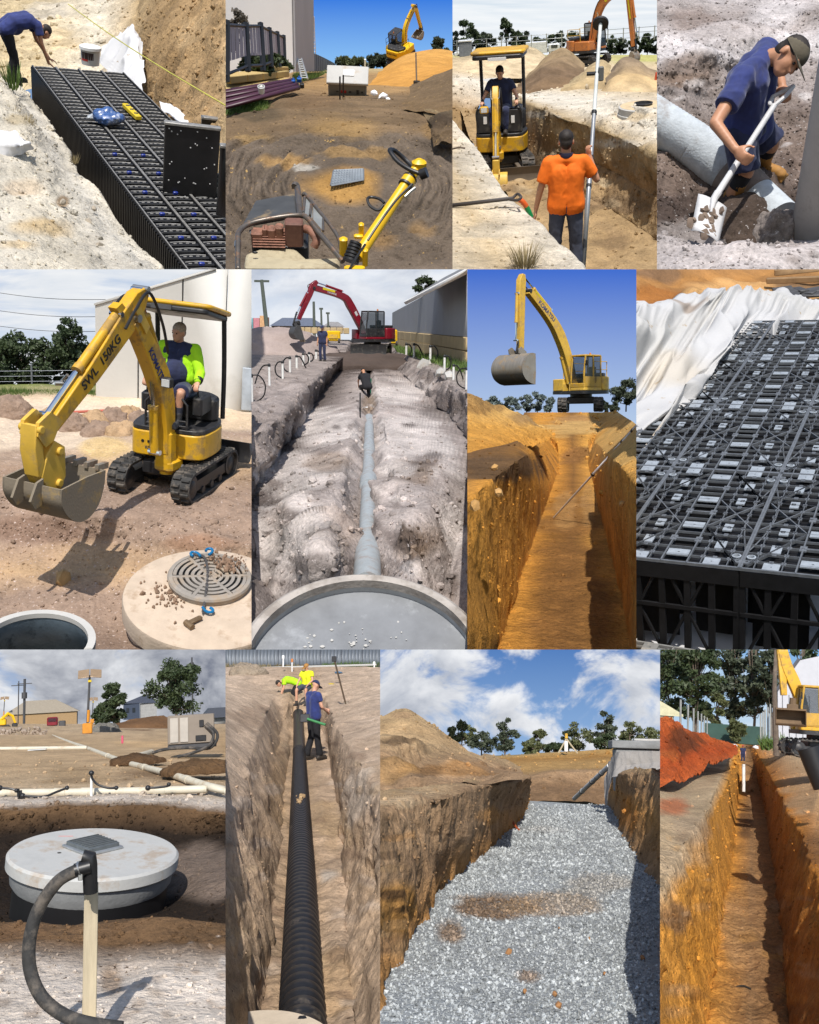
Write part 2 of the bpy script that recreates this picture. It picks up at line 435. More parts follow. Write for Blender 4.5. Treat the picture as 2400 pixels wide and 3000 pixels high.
def earth(pl,name,lines,cols,ns=160,nt=30,disp=((.6,.06,4),),m=None,seed=0,smooth_s=True,smooth_t=False,patches=(),label=None,cat=None,kind='structure',ridged=(),dirs=None,colnoise=.5,nts=None,fn=None):
 """earth lofted through feature lines; each line is a list of (u, v, 1/depth) or (u, v, 1/depth, colour index)
    cols: a colour for each line (list of rgb) ; patches: (u, v, ru, rv, colour, strength)"""
 R=[in_view(pl,cr_interp([p[:3] for p in ln],500,smooth_s),ns) for ln in lines]
 C=[np.tile(np.array(c,float),(ns,1)) if np.ndim(c[0])==0 else cr_interp(np.concatenate([np.array([p[:2] for p in ln]),np.array(c,float)],1),ns,False)[:,2:] for c,ln in zip(cols,lines)]
 rows=[];crow=[]
 for i in range(len(R)-1):
  n=nts[i] if nts else nt
  for j in range(n):
   t=j/n
   rows.append(R[i]*(1-t)+R[i+1]*t);crow.append(C[i]*(1-t)+C[i+1]*t)
 rows.append(R[-1]);crow.append(C[-1])
 G=np.stack(rows);CC=np.stack(crow);nr=len(rows)
 if smooth_t:
  for _ in range(smooth_t):
   G[1:-1]=(G[:-2]+2*G[1:-1]+G[2:])/4
 q=pl.dirn(G[...,0],G[...,1]);P=q/G[...,2:3]
 def normals(P):
  du=np.gradient(P,axis=1);dv=np.gradient(P,axis=0)
  n=np.cross(du,dv);n /= np.linalg.norm(n,axis=2,keepdims=True)+1e-12
  sgn=np.sign(np.sum(n*(-P),axis=2,keepdims=True));sgn[sgn==0]=1
  return n*sgn
 nrm=normals(P)
 F=P.reshape(-1,3);D=np.zeros(len(F))
 sp=np.maximum(np.linalg.norm(np.gradient(P,axis=1),axis=2),np.linalg.norm(np.gradient(P,axis=0),axis=2)).ravel()
 for k,(wl_,am,oc) in enumerate(disp):D += am*fbm(F,wl_,oc,seed+11*k,sp=sp)
 for k,(wl_,am,oc,st) in enumerate(ridged):    # st: stretch of the axes (anisotropic scratches)
  D += am*fbm(F*np.array(st),wl_,oc,seed+77+11*k,ridged=True,sp=sp*np.mean(st))
 if fn is not None:D=D+fn(F,G.reshape(-1,3))
 P2=P+nrm*D.reshape(nr,ns,1)
 # colour
 U,V=G[...,0],G[...,1]
 cn=fbm(F,1.3,4,seed+301).reshape(nr,ns)
 for (pu,pv,ru,rv,pc,st) in patches:
  e=1-np.sqrt(((U-pu)/ru)**2+((V-pv)/rv)**2)
  w=np.clip((e+cn*.9)*2.2,0,1)*st
  CC=CC*(1-w[...,None])+np.array(pc)*w[...,None]
 sh=1+colnoise*.35*fbm(F,.5,4,seed+401).reshape(nr,ns,1)
 CC=np.clip(CC*sh,0,1)
 me=bpy.data.meshes.new(name)
 a=(np.arange(nr-1)[:,None]*ns+np.arange(ns-1)[None]).ravel()
 quads=np.stack([a,a+1,a+ns+1,a+ns],1)
 nf=len(quads)
 me.vertices.add(nr*ns);me.vertices.foreach_set('co',P2.reshape(-1))
 me.loops.add(nf*4);me.loops.foreach_set('vertex_index',quads.reshape(-1).astype(np.int32))
 me.polygons.add(nf);me.polygons.foreach_set('loop_start',(np.arange(nf)*4).astype(np.int32))
 me.polygons.foreach_set('use_smooth',np.ones(nf,bool))
 me.update(calc_edges=True)
 ca=me.color_attributes.new('Col','FLOAT_COLOR','POINT')
 ca.data.foreach_set('color',np.concatenate([CC.reshape(-1,3),np.ones((nr*ns,1))],1).ravel())
 me.materials.append(m)
 o=bpy.data.objects.new(name,me);link(o,pl);o.matrix_world=pl.M
 tag(o,label,cat,kind=kind)
 NOFILL.add(o.name)
 SURF[(pl.key,o.name)]=P2;EARTH.setdefault(pl.key,[]).append((P2,nrm,G,CC))
 return o
SURF={};EARTH={}
def scatter(pl,name,n,size,m,seed=0,region=None,which=None,label=None,cat=None,kind='stuff',smax=3.0,sink=.3,flat=1.0,dref=None,dexp=1.0,small=False):
 """loose stones lying on the earth of a place, evenly over the picture, one mass"""
 g=np.random.default_rng(seed);mb=MB();rk=[chip(k) if small else rock(1,k) for k in range(8)];nv=6 if small else 12
 ER=EARTH[pl.key] if which is None else [EARTH[pl.key][i] for i in which]
 cnt=np.array([e[0].shape[0]*e[0].shape[1] for e in ER],float);cnt /= cnt.sum()
 V=[];Fc=[];cols=[];base=0
 pick=g.choice(len(ER),n*4,p=cnt)
 for k in range(n*4):
  if base>=n:break
  e=ER[pick[k]]
  i,j=g.integers(0,e[0].shape[0]),g.integers(0,e[0].shape[1])
  u,v=e[2][i,j,:2]
  if region is not None and not region(u,v):continue
  s=size*(.5+g.exponential(.45));s=min(s,size*smax)
  if dref:s *= (1/(e[2][i,j,2]*dref))**dexp
  v0,f0=rk[g.integers(0,8)]
  a=g.uniform(0,6.28,3);Rm=np.array(Euler(a).to_matrix())
  i2,j2=min(i+1,e[0].shape[0]-1),min(j+1,e[0].shape[1]-1);fa,fb=g.uniform(0,1,2)
  p=e[0][i,j]+(e[0][i2,j]-e[0][i,j])*fa+(e[0][i,j2]-e[0][i,j])*fb+e[1][i,j]*s*(1-2*sink)*.6
  V.append((v0*s*np.array([1,1,flat]))@Rm.T+p);Fc.append(np.array(f0)+nv*base)
  cols.append(np.tile(np.clip(e[3][i,j]*g.uniform(.5,1.45) if small else e[3][i,j]*g.uniform(.75,1.25),0,1),(nv,1)));base += 1
 if not base:return None
 me=bpy.data.meshes.new(name);me.from_pydata(np.concatenate(V).tolist(),[],np.concatenate(Fc).tolist())
 ca=me.color_attributes.new('Col','FLOAT_COLOR','POINT');cc=np.concatenate(cols)
 ca.data.foreach_set('color',np.concatenate([cc,np.ones((len(cc),1))],1).ravel())
 me.materials.append(m);o=bpy.data.objects.new(name,me);link(o,pl);o.matrix_world=pl.M;NOFILL.add(o.name)
 return tag(o,label,cat,kind=kind)
def sky(pl,m,v0,v1,dist):
 """a piece of sky shell behind a place, from row v0 (top) to v1 (bottom)"""
 r=pl.rect;u0=(r[0]-pl.crop[0])/pl.k-150;u1=(r[2]-pl.crop[0])/pl.k+150
 n=16;v=[];uv=[]
 for j in range(n+1):
  for i in range(n+1):
   a,b=u0+(u1-u0)*i/n,v0+(v1-v0)*j/n
   q=pl.dirn(a,b);q=q/np.linalg.norm(q)*dist;v.append(tuple(q));uv.append((i/n,1-j/n))
 f=[(j*(n+1)+i,j*(n+1)+i+1,(j+1)*(n+1)+i+1,(j+1)*(n+1)+i) for j in range(n) for i in range(n)]
 me=bpy.data.meshes.new('sky');me.from_pydata(v,[],f)
 ul=me.uv_layers.new(name='UVMap')
 for lp in me.loops:ul.data[lp.index].uv=uv[lp.vertex_index]
 me.polygons.foreach_set('use_smooth',[True]*len(f));me.materials.append(m)
 o=bpy.data.objects.new('sky',me);link(o,pl);o.matrix_world=pl.M;NOFILL.add(o.name)
 return tag(o,kind='structure')

# ------------------------------------------------------------------ plants
def tree(pl,name,label,loc,h,w,crown_m,bark_m,seed=0,n=2500,leaf=.12,trunk_h=.35,trunk_r=None,clumps=14,tilt=0,squash=1.0,group=None,cat='tree',stems=1,low=.0,rx=0):
 """tapered trunk with limbs, crown of many small leaf faces gathered in uneven clumps"""
 g=np.random.default_rng(seed+1000);root=thing(pl,name,label,cat,loc,rz=g.uniform(0,360),rx=rx,group=group)
 tr=trunk_r or h*.022;tb=MB();tips=[]
 cen=[]
 for k in range(clumps):
  a=g.uniform(0,6.28);q=g.uniform(0,1)**.6;zz=trunk_h*h+(h-trunk_h*h)*(low+(1-low)*g.uniform(.02,.95)) 
  prof=math.sin(math.pi*min(1,max(.08,(zz-trunk_h*h*.8)/(h-trunk_h*h*.8)*.82+.12)))
  r=w/2*prof*q
  cen.append((math.cos(a)*r,math.sin(a)*r,zz))
 for s in range(stems):
  a=g.uniform(0,6.28);lean=(0 if stems==1 else .12)*h
  top=Vector((math.cos(a)*lean,math.sin(a)*lean,h*.82))
  pts=[Vector((math.cos(a)*.1*s,math.sin(a)*.1*s,-.15))]
  for i in range(1,6):
   t=i/5;pts.append(top*t+Vector((g.normal()*h*.015,g.normal()*h*.015,0)))
  tb.add(tube(pts,[tr*(1.25-1.05*i/5) for i in range(6)],7));tips.append(pts)
 for c in cen:
  pts=tips[g.integers(0,stems)];zz=max(trunk_h*h*.6,c[2]*.62)
  b=min(pts,key=lambda p:abs(p.z-zz));e=Vector(c)
  mid=(b+e)/2+Vector((0,0,-.04*h))
  tb.add(tube([b,mid,e],[tr*.42,tr*.28,tr*.1],5))
 part(root,'trunk',tb,bark_m)
 per=max(10,n//clumps);V=[];Fc=[];b=0
 for c in cen:
  cr=w*g.uniform(.09,.20);m_=max(8,int(per*g.uniform(.5,1.2)))
  d=g.normal(size=(m_,3));d /= np.linalg.norm(d,axis=1,keepdims=True)
  rr=cr*g.uniform(0,1,(m_,1))**.45
  p=np.array(c)+d*rr*np.array([1,1,.72*squash])
  a1=g.normal(size=(m_,3));a1 /= np.linalg.norm(a1,axis=1,keepdims=True)
  a2=np.cross(a1,g.normal(size=(m_,3)));a2 /= np.linalg.norm(a2,axis=1,keepdims=True)
  s=leaf*g.uniform(.6,1.4,(m_,1))
  q=np.stack([p-a1*s,p-a2*s*.45,p+a1*s,p+a2*s*.45],1).reshape(-1,3)
  V.append(q);Fc.append(np.arange(m_*4).reshape(-1,4)+b);b += m_*4
 me=bpy.data.meshes.new('crown');me.from_pydata(np.concatenate(V).tolist(),[],np.concatenate(Fc).tolist());me.materials.append(crown_m)
 part(root,'crown',me,crown_m)
 return root
def tuft(pl,name,label,loc,h,r,n,m,seed=0,cat='grass',kind=None,group=None):
 g=np.random.default_rng(seed);mb=MB()
 for k in range(n):
  a=g.uniform(0,6.28);q=r*g.uniform(0,1)**.5;b=Vector((math.cos(a)*q*.6,math.sin(a)*q*.6,-.02))
  hh=h*g.uniform(.5,1.1);tip=b+Vector((math.cos(a)*r*g.uniform(.2,.9),math.sin(a)*r*g.uniform(.2,.9),hh))
  w=Vector((-math.sin(a),math.cos(a),0))*h*.02;md=(b+tip)/2+Vector((0,0,hh*.12))
  mb.add(([tuple(b-w),tuple(b+w),tuple(md+w*.7),tuple(tip),tuple(md-w*.7)],[(0,1,2,4),(4,2,3)]))
 return solo(pl,name,mb,m,label,cat,loc,kind=kind,group=group,smooth=0)
def grass_patch(pl,label,pts,n,h,m,seed=0,name='grass'):
 """blades over a quadrilateral region given as 4 local points"""
 g=np.random.default_rng(seed);A=[np.array(p) for p in pts];mb=MB();V=[];Fc=[]
 s,t=g.uniform(0,1,(n,1)),g.uniform(0,1,(n,1));b=(A[0]*(1-s)+A[1]*s)*(1-t)+(A[3]*(1-s)+A[2]*s)*t
 nz=fbm(b,.8,2,seed);ok=nz>-.35;b,nz=b[ok],nz[ok];n=len(b)
 a=g.uniform(0,6.28,n);w=np.stack([np.cos(a),np.sin(a),a*0],1)*h*.09
 tip=b+np.stack([g.normal(size=n)*h*.4,g.normal(size=n)*h*.4,h*g.uniform(.4,1.2,n)*(1+nz)],1)
 V=np.stack([b-w,b+w,tip],1).reshape(-1,3);Fc=np.arange(3*n).reshape(-1,3).tolist()
 me=bpy.data.meshes.new(name);me.from_pydata([tuple(q) for q in V],[],Fc);me.materials.append(m)
 o=bpy.data.objects.new(name,me);link(o,pl);o.matrix_world=pl.M;NOFILL.add(o.name)
 return tag(o,label,'grass',kind='stuff')
ORD='nearest second third fourth fifth sixth seventh eighth ninth tenth eleventh twelfth thirteenth fourteenth fifteenth sixteenth'.split()
# ------------------------------------------------------------------ people
def fuse(shapes,voxel,smooth=4,name='body'):
 """one continuous surface grown over overlapping shapes"""
 mb=MB()
 for s in shapes:mb.add(s)
 me=mb.mesh(name,0);ob=bpy.data.objects.new(name,me);TMP.collection.objects.link(ob)
 r=ob.modifiers.new('r','REMESH');r.mode='VOXEL';r.voxel_size=voxel;r.use_smooth_shade=True
 s=ob.modifiers.new('s','SMOOTH');s.factor=.5;s.iterations=smooth
 dg=tmp_graph();out=bpy.data.meshes.new_from_object(ob.evaluated_get(dg))
 bpy.data.objects.remove(ob);bpy.data.meshes.remove(me)
 out.polygons.foreach_set('use_smooth',[True]*len(out.polygons));out.materials.clear();out.name=name
 return out
def wrinkle(me,amp=.007,wl=.10,seed=0):
 """creases of cloth"""
 co=np.empty(len(me.vertices)*3);me.vertices.foreach_get('co',co);co=co.reshape(-1,3);no=np.empty(len(co)*3);me.vertices.foreach_get('normal',no)
 Q=co*np.array([1,1,.55])+.06*np.stack([fbm(co,.2,2,seed+k) for k in (1,2,3)],1)
 co=co+no.reshape(-1,3)*(amp*(fbm(Q,wl,3,seed,ridged=True)-.2))[:,None];me.vertices.foreach_set('co',co.ravel());me.update();return me
def caps(p0,p1,r0,r1=None,n=12):
 """capsule shapes"""
 r1=r0 if r1 is None else r1
 return [ball(p0,r0,n,8),ball(p1,r1,n,8),cyl(p0,p1,r0,r1,n)]
def xf(vf,M):
 A=np.array(M);v=np.asarray(vf[0],float)@A[:3,:3].T+A[:3,3];return v,vf[1]
def basis(o,f,n):
 """matrix with y along f, z about n"""
 f=Vector(f).normalized();n=Vector(n);n=(n-f*n.dot(f)).normalized();x=f.cross(n).normalized()
 m=Matrix((x,f,n)).transposed().to_4x4();m.translation=Vector(o);return m
def hand(w,f,n,curl=30,side=1,s=1.0):
 """palm and five fingers; y along the fingers, palm faces -z; side: the thumb's x side"""
 M=basis(w,f,n)@SCL(s,s,s);out=[xf(ball((0,.05,0),(.042,.052,.017),10,7),M)]
 for k,(x,L) in enumerate(((-.031,.062),(-.011,.076),(.010,.080),(.030,.070))):
  p=Vector((x*side,.088,0));a=0
  for j,fr in enumerate((.45,.32,.26)):
   a += curl*(.8 if j==0 else 1);q=p+Vector((0,math.cos(rad(a)),-math.sin(rad(a))))*L*fr
   out += [xf(s_,M) for s_ in caps(p,q,.0098-.0008*j,.0092-.0008*j,7)];p=q
 p=Vector((.033*side,.025,-.004));d=Vector((.72*side,.62,-.30-curl*.006)).normalized()
 q=p+d*.042;r=q+Vector((.25*side,.9,-.35-curl*.008)).normalized()*.034
 out += [xf(s_,M) for s_ in caps(p,q,.013,.011,7)+caps(q,r,.011,.009,7)]
 return out
STAND=dict(pelvis=(0,0,.95),waist=(0,0,1.10),chest=(0,0,1.30),neck=(0,-.01,1.47),head=(0,.02,1.635),
 shR=(.185,0,1.41),shL=(-.185,0,1.41),elR=(.235,-.03,1.13),elL=(-.235,-.03,1.13),wrR=(.25,.06,.88),wrL=(-.25,.06,.88),
 hipR=(.095,0,.92),hipL=(-.095,0,.92),knR=(.105,.02,.50),knL=(-.105,.02,.50),anR=(.11,-.03,.09),anL=(-.11,-.03,.09))
def person(pl,label,loc,rz,pose,skin,shirt,pants,boots,hair=None,cap=None,voxel=.013,sleeves=.55,legs=1.0,belly=0.0,scale=1.0,rx=0,ry=0,vest=None,collar=None,socks=None,gloves=False,name='person',group=None):
 J=dict(STAND);J.update(pose);J={k:(Vector(v) if k[0] not in '_' and isinstance(v,(tuple,list,Vector)) and len(v)==3 and not isinstance(v[0],(tuple,Vector)) else v) for k,v in J.items()}
 root=thing(pl,name,label,'person',loc,rz,rx,ry,group=group,scale=scale)
 # axes of the trunk
 rt=(J['shR']-J['shL']).normalized();ht=(J['hipR']-J['hipL']).normalized()
 look=Vector(J.get('look',(0,1,0))).normalized();up=(J['head']-J['neck']).normalized()
 HM=basis(J['head'],look,up)
 def arm(S,infl=0.0,upto=1.0):
  a,b,c=J['sh'+S],J['el'+S],J['wr'+S]
  if upto>=2:return caps(a,b,.057+infl,.045+infl)+caps(b,c,.045+infl,.034+infl)
  e=a+(b-a)*upto
  return caps(a,a+(b-a)*upto*.5,.060+infl,.055+infl)+[cyl(a,e,.062+infl,.056+infl*1.4,12)]
 def leg(S,infl=0.0,upto=1.0):
  a,b,c=J['hip'+S],J['kn'+S],J['an'+S]
  if upto>=1:return caps(a,b,.088+infl,.062+infl)+caps(b,c,.060+infl,.043+infl)+[cyl(b,c+(b-c)*-.02,.062+infl,.055+infl*1.6,12)]
  e=a+(b-a)*upto*2 if upto<=.5 else b+(c-b)*(upto-.5)*2
  if upto<=.5:return caps(a,a+(e-a)*.5,.090+infl,.082+infl)+[cyl(a,e,.092+infl,.080+infl*1.6,12)]
  return caps(a,b,.09+infl,.066+infl)+[cyl(b,e,.066+infl,.064+infl*1.5,12)]
 def torso(infl=0.0,low=True):
  out=[];fw=look
  for s in (1,-1):
   ch=J['chest']+rt*.085*s;wa=J['waist']+(rt+ht)*.5*.065*s;pe=J['pelvis']+ht*.085*s
   out += caps(ch,wa,.118+infl,.112+infl+belly*.35)+caps(wa,pe,.110+infl+belly*.3,.118+infl)
   out += caps(J['sh'+('R' if s>0 else 'L')]-rt*.02*s,ch,.066+infl,.11+infl)
   out += caps(J['sh'+('R' if s>0 else 'L')]-rt*.03*s,J['neck']-Vector(up)*.03,.058+infl,.05+infl)
  if belly:
   d=((J['chest']-J['pelvis']).cross(-rt)).normalized()
   d=d if d.dot(look)>0 else-d
   out += [ball(tuple(J['waist']+d*(.05+belly*.5)),.12+belly*.6+infl,14,10)]
  return out
 head=[xf(s,HM) for s in (ball((0,-.012,.030),(.076,.094,.084)),ball((0,.028,-.030),(.060,.064,.084)),ball((0,.046,-.088),(.042,.040,.030)),
   cyl((0,.088,.012),(0,.112,-.030),.009,.015,8),ball((0,.106,-.032),.014,8,6),ball((.079,-.008,-.012),(.012,.024,.034),8,6),ball((-.079,-.008,-.012),(.012,.024,.034),8,6),
   ball((0,.090,-.066),(.024,.012,.007),8,6),ball((0,.089,-.078),(.020,.011,.007),8,6))]
 head += [xf(s,HM) for s in caps((-.034,.080,.026),(.034,.080,.026),.015)]
 head += caps(J['neck']-up*.05,J['head']-up*.05-look*.015,.056,.054)
 body=head+arm('R',-.006,2)+arm('L',-.006,2)+leg('R',-.006)+leg('L',-.006)+torso(-.008)
 for S,sd in (('R',-1),('L',1)):
  f=(J['wr'+S]-J['el'+S]).normalized();h=J.get('hand'+S,(f,(0,0,1),28))
  body += hand(J['wr'+S],h[0],h[1],h[2],sd*(h[3] if len(h)>3 else 1))
 part(root,'body',fuse(body,voxel,3,'body'),skin)
 if shirt:
  sh=torso(.018)+(arm('R',.014,sleeves)+arm('L',.014,sleeves) if sleeves<1.5 else arm('R',.012,2)+arm('L',.012,2))
  part(root,'shirt',wrinkle(fuse(sh,voxel,3,'shirt'),.009,.13,3),shirt)
 if vest:part(root,'vest',fuse(torso(.022)+arm('R',.024,vest[1])+arm('L',.024,vest[1]),voxel,3,'vest'),vest[0])
 if pants:
  ps=leg('R',.014,legs)+leg('L',.014,legs)
  for s in (1,-1):ps += caps(J['waist']*.2+J['pelvis']*.8+ht*.07*s,J['pelvis']+ht*.075*s,.112+belly*.3,.120)
  ps += [ball(tuple(J['pelvis']),(.13,.115,.11))]
  part(root,'trousers' if legs>=.8 else 'shorts',wrinkle(fuse(ps,voxel,3,'trousers'),.009,.12,5),pants)
 for S in ('R','L'):
  an,kn=J['an'+S],J['kn'+S];td=Vector(J.get('toe'+S,(0,1,0))).normalized();dn=Vector(J.get('dn'+S,(0,0,-1)))
  if boots:
   b=caps(an+dn*.045-td*.045,an+dn*.045+td*.13,.042,.044)+[cyl(an+dn*.06,an+(kn-an).normalized()*.10,.050,.056,12),ball(tuple(an+dn*.05+td*.15),(.045,.045,.035))]
   b += [xf(box(.095,.29,.022),basis(an+dn*.082+td*.045,td,-dn))]
   part(root,'boot',fuse(b,voxel,2,'boot'),boots)
  if socks:part(root,'sock',MB().add(cyl(an+(kn-an).normalized()*.06,an+(kn-an).normalized()*.17,.052,.055,12)),socks)
  if gloves:
   f=(J['wr'+S]-J['el'+S]).normalized();h=J.get('hand'+S,(f,(0,0,1),28))
 ey=mat('eye',(.02,.015,.012),.2)
 for x in (-.030,.030):part(root,'eye',MB().add(ball((x,.084,.004),.0095,8,6),HM),ey)
 if hair:
  hs=[xf(ball((0,-.020,.044),(.083,.100,.084),18,12),HM),xf(ball((0,-.055,-.01),(.070,.062,.075),14,10),HM)]
  part(root,'hair',fuse(hs,max(.009,voxel*.8),1,'hair'),hair)
 if cap:
  cb=MB();pr=[(.098*math.cos(rad(a)),.098*math.sin(rad(a))) for a in range(0,91,9)]
  v,f=lathe(pr,24);v=[(x*.90,y*1.08-.012,z*.95+.030) for x,y,z in v];cb.add((v,f),HM)
  br=[]
  for i in range(9):
   a=rad(-62+124*i/8);br.append((math.sin(a)*.085,math.cos(a)*.095+.0))
  bo=[(x*1.0,.155-(x*9)**2*.055) for x,y in br]
  vv=[(x,y,.034) for x,y in br]+[(x,y+.03,.020) for x,y in bo]+[(x,y,.029) for x,y in br]+[(x,y+.03,.015) for x,y in bo]
  ff=[(i,i+1,10+i,9+i) for i in range(8)]+[(18+i,27+i,28+i,19+i) for i in range(8)]+[(9+i,10+i,28+i,27+i) for i in range(8)]
  cb.add((vv,ff),HM);part(root,'cap',cb,cap)
 if collar:
  u2=(J['neck']-J['chest']).normalized()
  part(root,'collar',MB().add(lathe([(.072,-.02),(.080,.0),(.076,.035),(.070,.036),(.066,0)],20),basis(J['neck']+u2*.01,look,u2)),collar)
 return root

# ------------------------------------------------------------------ digging machines
def stadium(L,H,n=10):
 r=H/2;pts=[]
 for i in range(n+1):
  a=rad(-90+180*i/n);pts.append((L/2-r+r*math.cos(a),r+r*math.sin(a),math.cos(a),math.sin(a)))
 for i in range(n+1):
  a=rad(90+180*i/n);pts.append((-L/2+r+r*math.cos(a),r+r*math.sin(a),math.cos(a),math.sin(a)))
 return pts
def track_parts(root,x,L,H,W,M,rubber,steel,lugs=34,rollers=3,frame_m=None,wheel_m=None):
 """one crawler: belt with treads, frame, idler, sprocket and rollers; M places the undercarriage"""
 st=stadium(L,H,8);mb=MB();n=len(st);v=[];t=H*.085
 for (y,z,ny,nz) in st:
  v += [(-W/2,y,z),(W/2,y,z),(W/2,y-ny*t,z-nz*t),(-W/2,y-ny*t,z-nz*t)]
 f=[]
 for i in range(n):
  j=(i+1)%n
  for k in range(4):f.append((i*4+k,i*4+(k+1)%4,j*4+(k+1)%4,j*4+k))
 mb.add((v,f))
 P=[Vector((0,a,b)) for a,b,_,_ in st];P.append(P[0]);seg=[(P[i+1]-P[i]).length for i in range(n)];tot=sum(seg)
 for k in range(lugs):
  d=tot*k/lugs;i=0
  while d>seg[i] and i<n-1:d -= seg[i];i += 1
  p=P[i].lerp(P[i+1],d/max(seg[i],1e-6));tg=(P[i+1]-P[i]).normalized();nn=Vector((0,tg.z,-tg.y))
  B=Matrix((Vector((1,0,0)),tg,nn)).transposed().to_4x4();B.translation=p+nn*H*.022
  for sx in (-1,1):
   mb.add(box(W*.46,tot/lugs*.42,H*.075,(sx*W*.245,sx*tot/lugs*.12,0),.85,.6),B)
 X=M@T(x,0,0)
 mb2=MB();mb2.add((np.concatenate(mb.v),mb.f),X);tp=part(root,'track',mb2,rubber)
 part(tp,'track_frame',MB().add(prism([(-L/2+H*.45,H*.28),(L/2-H*.45,H*.28),(L/2-H*.4,H*.62),(-L/2+H*.4,H*.62)],-W*.30,W*.30),X),frame_m or steel)
 for y,nm in ((L/2-H/2,'idler_wheel'),(-L/2+H/2,'sprocket')):
  w=MB();w.add(cyl((-W*.34,y,H/2),(W*.34,y,H/2),H*.385,n=20),X)
  for s in (-1,1):
   w.add(cyl((s*W*.34,y,H/2),(s*W*.38,y,H/2),H*.24,H*.20,16),X)
  part(tp,nm,w,wheel_m or steel)
 for i in range(rollers):
  y=(-L/2+H)+(L-2*H)*(i+.5)/rollers
  part(tp,'roller',MB().add(cyl((-W*.36,y,H*.20),(W*.36,y,H*.20),H*.13,n=12),X),steel)
def bucket_parts(root,M,R,W,m,teeth_m,teeth=4,ditch=False):
 """M: pivot frame (x across, y ahead, z up); opening faces -y with its lip pointing down"""
 cur=[(0,.06*R),(.22*R,.05*R),(.45*R,-.10*R),(.60*R,-.34*R),(.60*R,-.60*R),(.44*R,-.84*R),(.16*R,-.97*R),(-.10*R,-1.0*R)]
 mb=MB();t=.035*R
 P=smooth_path([(0,a,b) for a,b in cur],4);inn=[]
 for i,p in enumerate(P):
  d=(P[min(i+1,len(P)-1)]-P[max(i-1,0)]).normalized();inn.append(p+Vector((0,d.z,-d.y))*t)
 poly_o=[(p.y,p.z) for p in P];poly_i=[(p.y,p.z) for p in inn]
 n=len(P);v=[]
 for x in (-W/2,W/2):v += [(x,a,b) for a,b in poly_o]+[(x,a,b) for a,b in poly_i]
 f=[]
 for i in range(n-1):
  f += [(i,i+1,2*n+i+1,2*n+i),(n+i,3*n+i,3*n+i+1,n+i+1),(i,n+i,n+i+1,i+1),(2*n+i,2*n+i+1,3*n+i+1,3*n+i)]
 f += [(0,2*n,3*n,n),(n-1,2*n-1,4*n-1,3*n-1)]
 mb.add((v,f),M);bk=part(root,'bucket',mb,m)
 side=poly_o+[(-.08*R,-.55*R)]
 for s in (-1,1):part(bk,'side_plate',MB().add(prism(side,s*W/2-.012*R*s,s*W/2+.02*R*s),M),m)
 for k in range(teeth):
  x=-W/2+W*(k+.5)/teeth
  part(bk,'tooth',MB().add(box(W/teeth*.38,.10*R,.26*R,(x,-.13*R,-1.06*R),.9,.9),M@T(0,0,0)),teeth_m)
 for s in (-1,1):
  part(bk,'ear',MB().add(prism([(-.10*R,.02*R),(.30*R,.06*R),(.34*R,.20*R),(.20*R,.30*R),(-.06*R,.16*R)],s*W*.16-.02*R,s*W*.16+.02*R),M),m)
 return bk
def ram(root,a,b,r,m_b,m_r,M=None,x=0.0,frac=.58,name='hydraulic_ram'):
 """barrel and bright rod between two pins (y,z)"""
 a,b=Vector((x,*a)),Vector((x,*b));c=a.lerp(b,frac);I=M or Matrix()
 o=part(root,name,MB().add(cyl(a,c,r,n=14),I).add(cyl(a.lerp(b,frac*.96),a.lerp(b,frac*1.04),r*1.18,n=14),I),m_b)
 part(o,'rod',MB().add(cyl(c,b,r*.5,n=10),I),m_r)
 for q in (a,b):part(o,'pin',MB().add(cyl(q-Vector((r*1.5,0,0)),q+Vector((r*1.5,0,0)),r*.6,n=10),I),m_r)
def plan_solid(pts,z0,z1,r=.08,k=3):
 """plan outline (x,y) with rounded corners, from z0 to z1"""
 out=[];n=len(pts);P=[Vector((*p,0)) for p in pts]
 for i in range(n):
  a,b,c=P[i-1],P[i],P[(i+1)%n];rr=min(r,(a-b).length*.45,(c-b).length*.45)
  p0=b+(a-b).normalized()*rr;p1=b+(c-b).normalized()*rr
  for j in range(k+1):
   t=j/k;q=p0*(1-t)**2+b*2*t*(1-t)+p1*t*t;out.append((q.x,q.y))
 v,f=prism(out,z0,z1,'z');return v,f
def hose(root,pts,r,m,M=None,name='hose'):
 return part(root,name,MB().add(tube(smooth_path(pts,6),r,7),M or Matrix()),m)

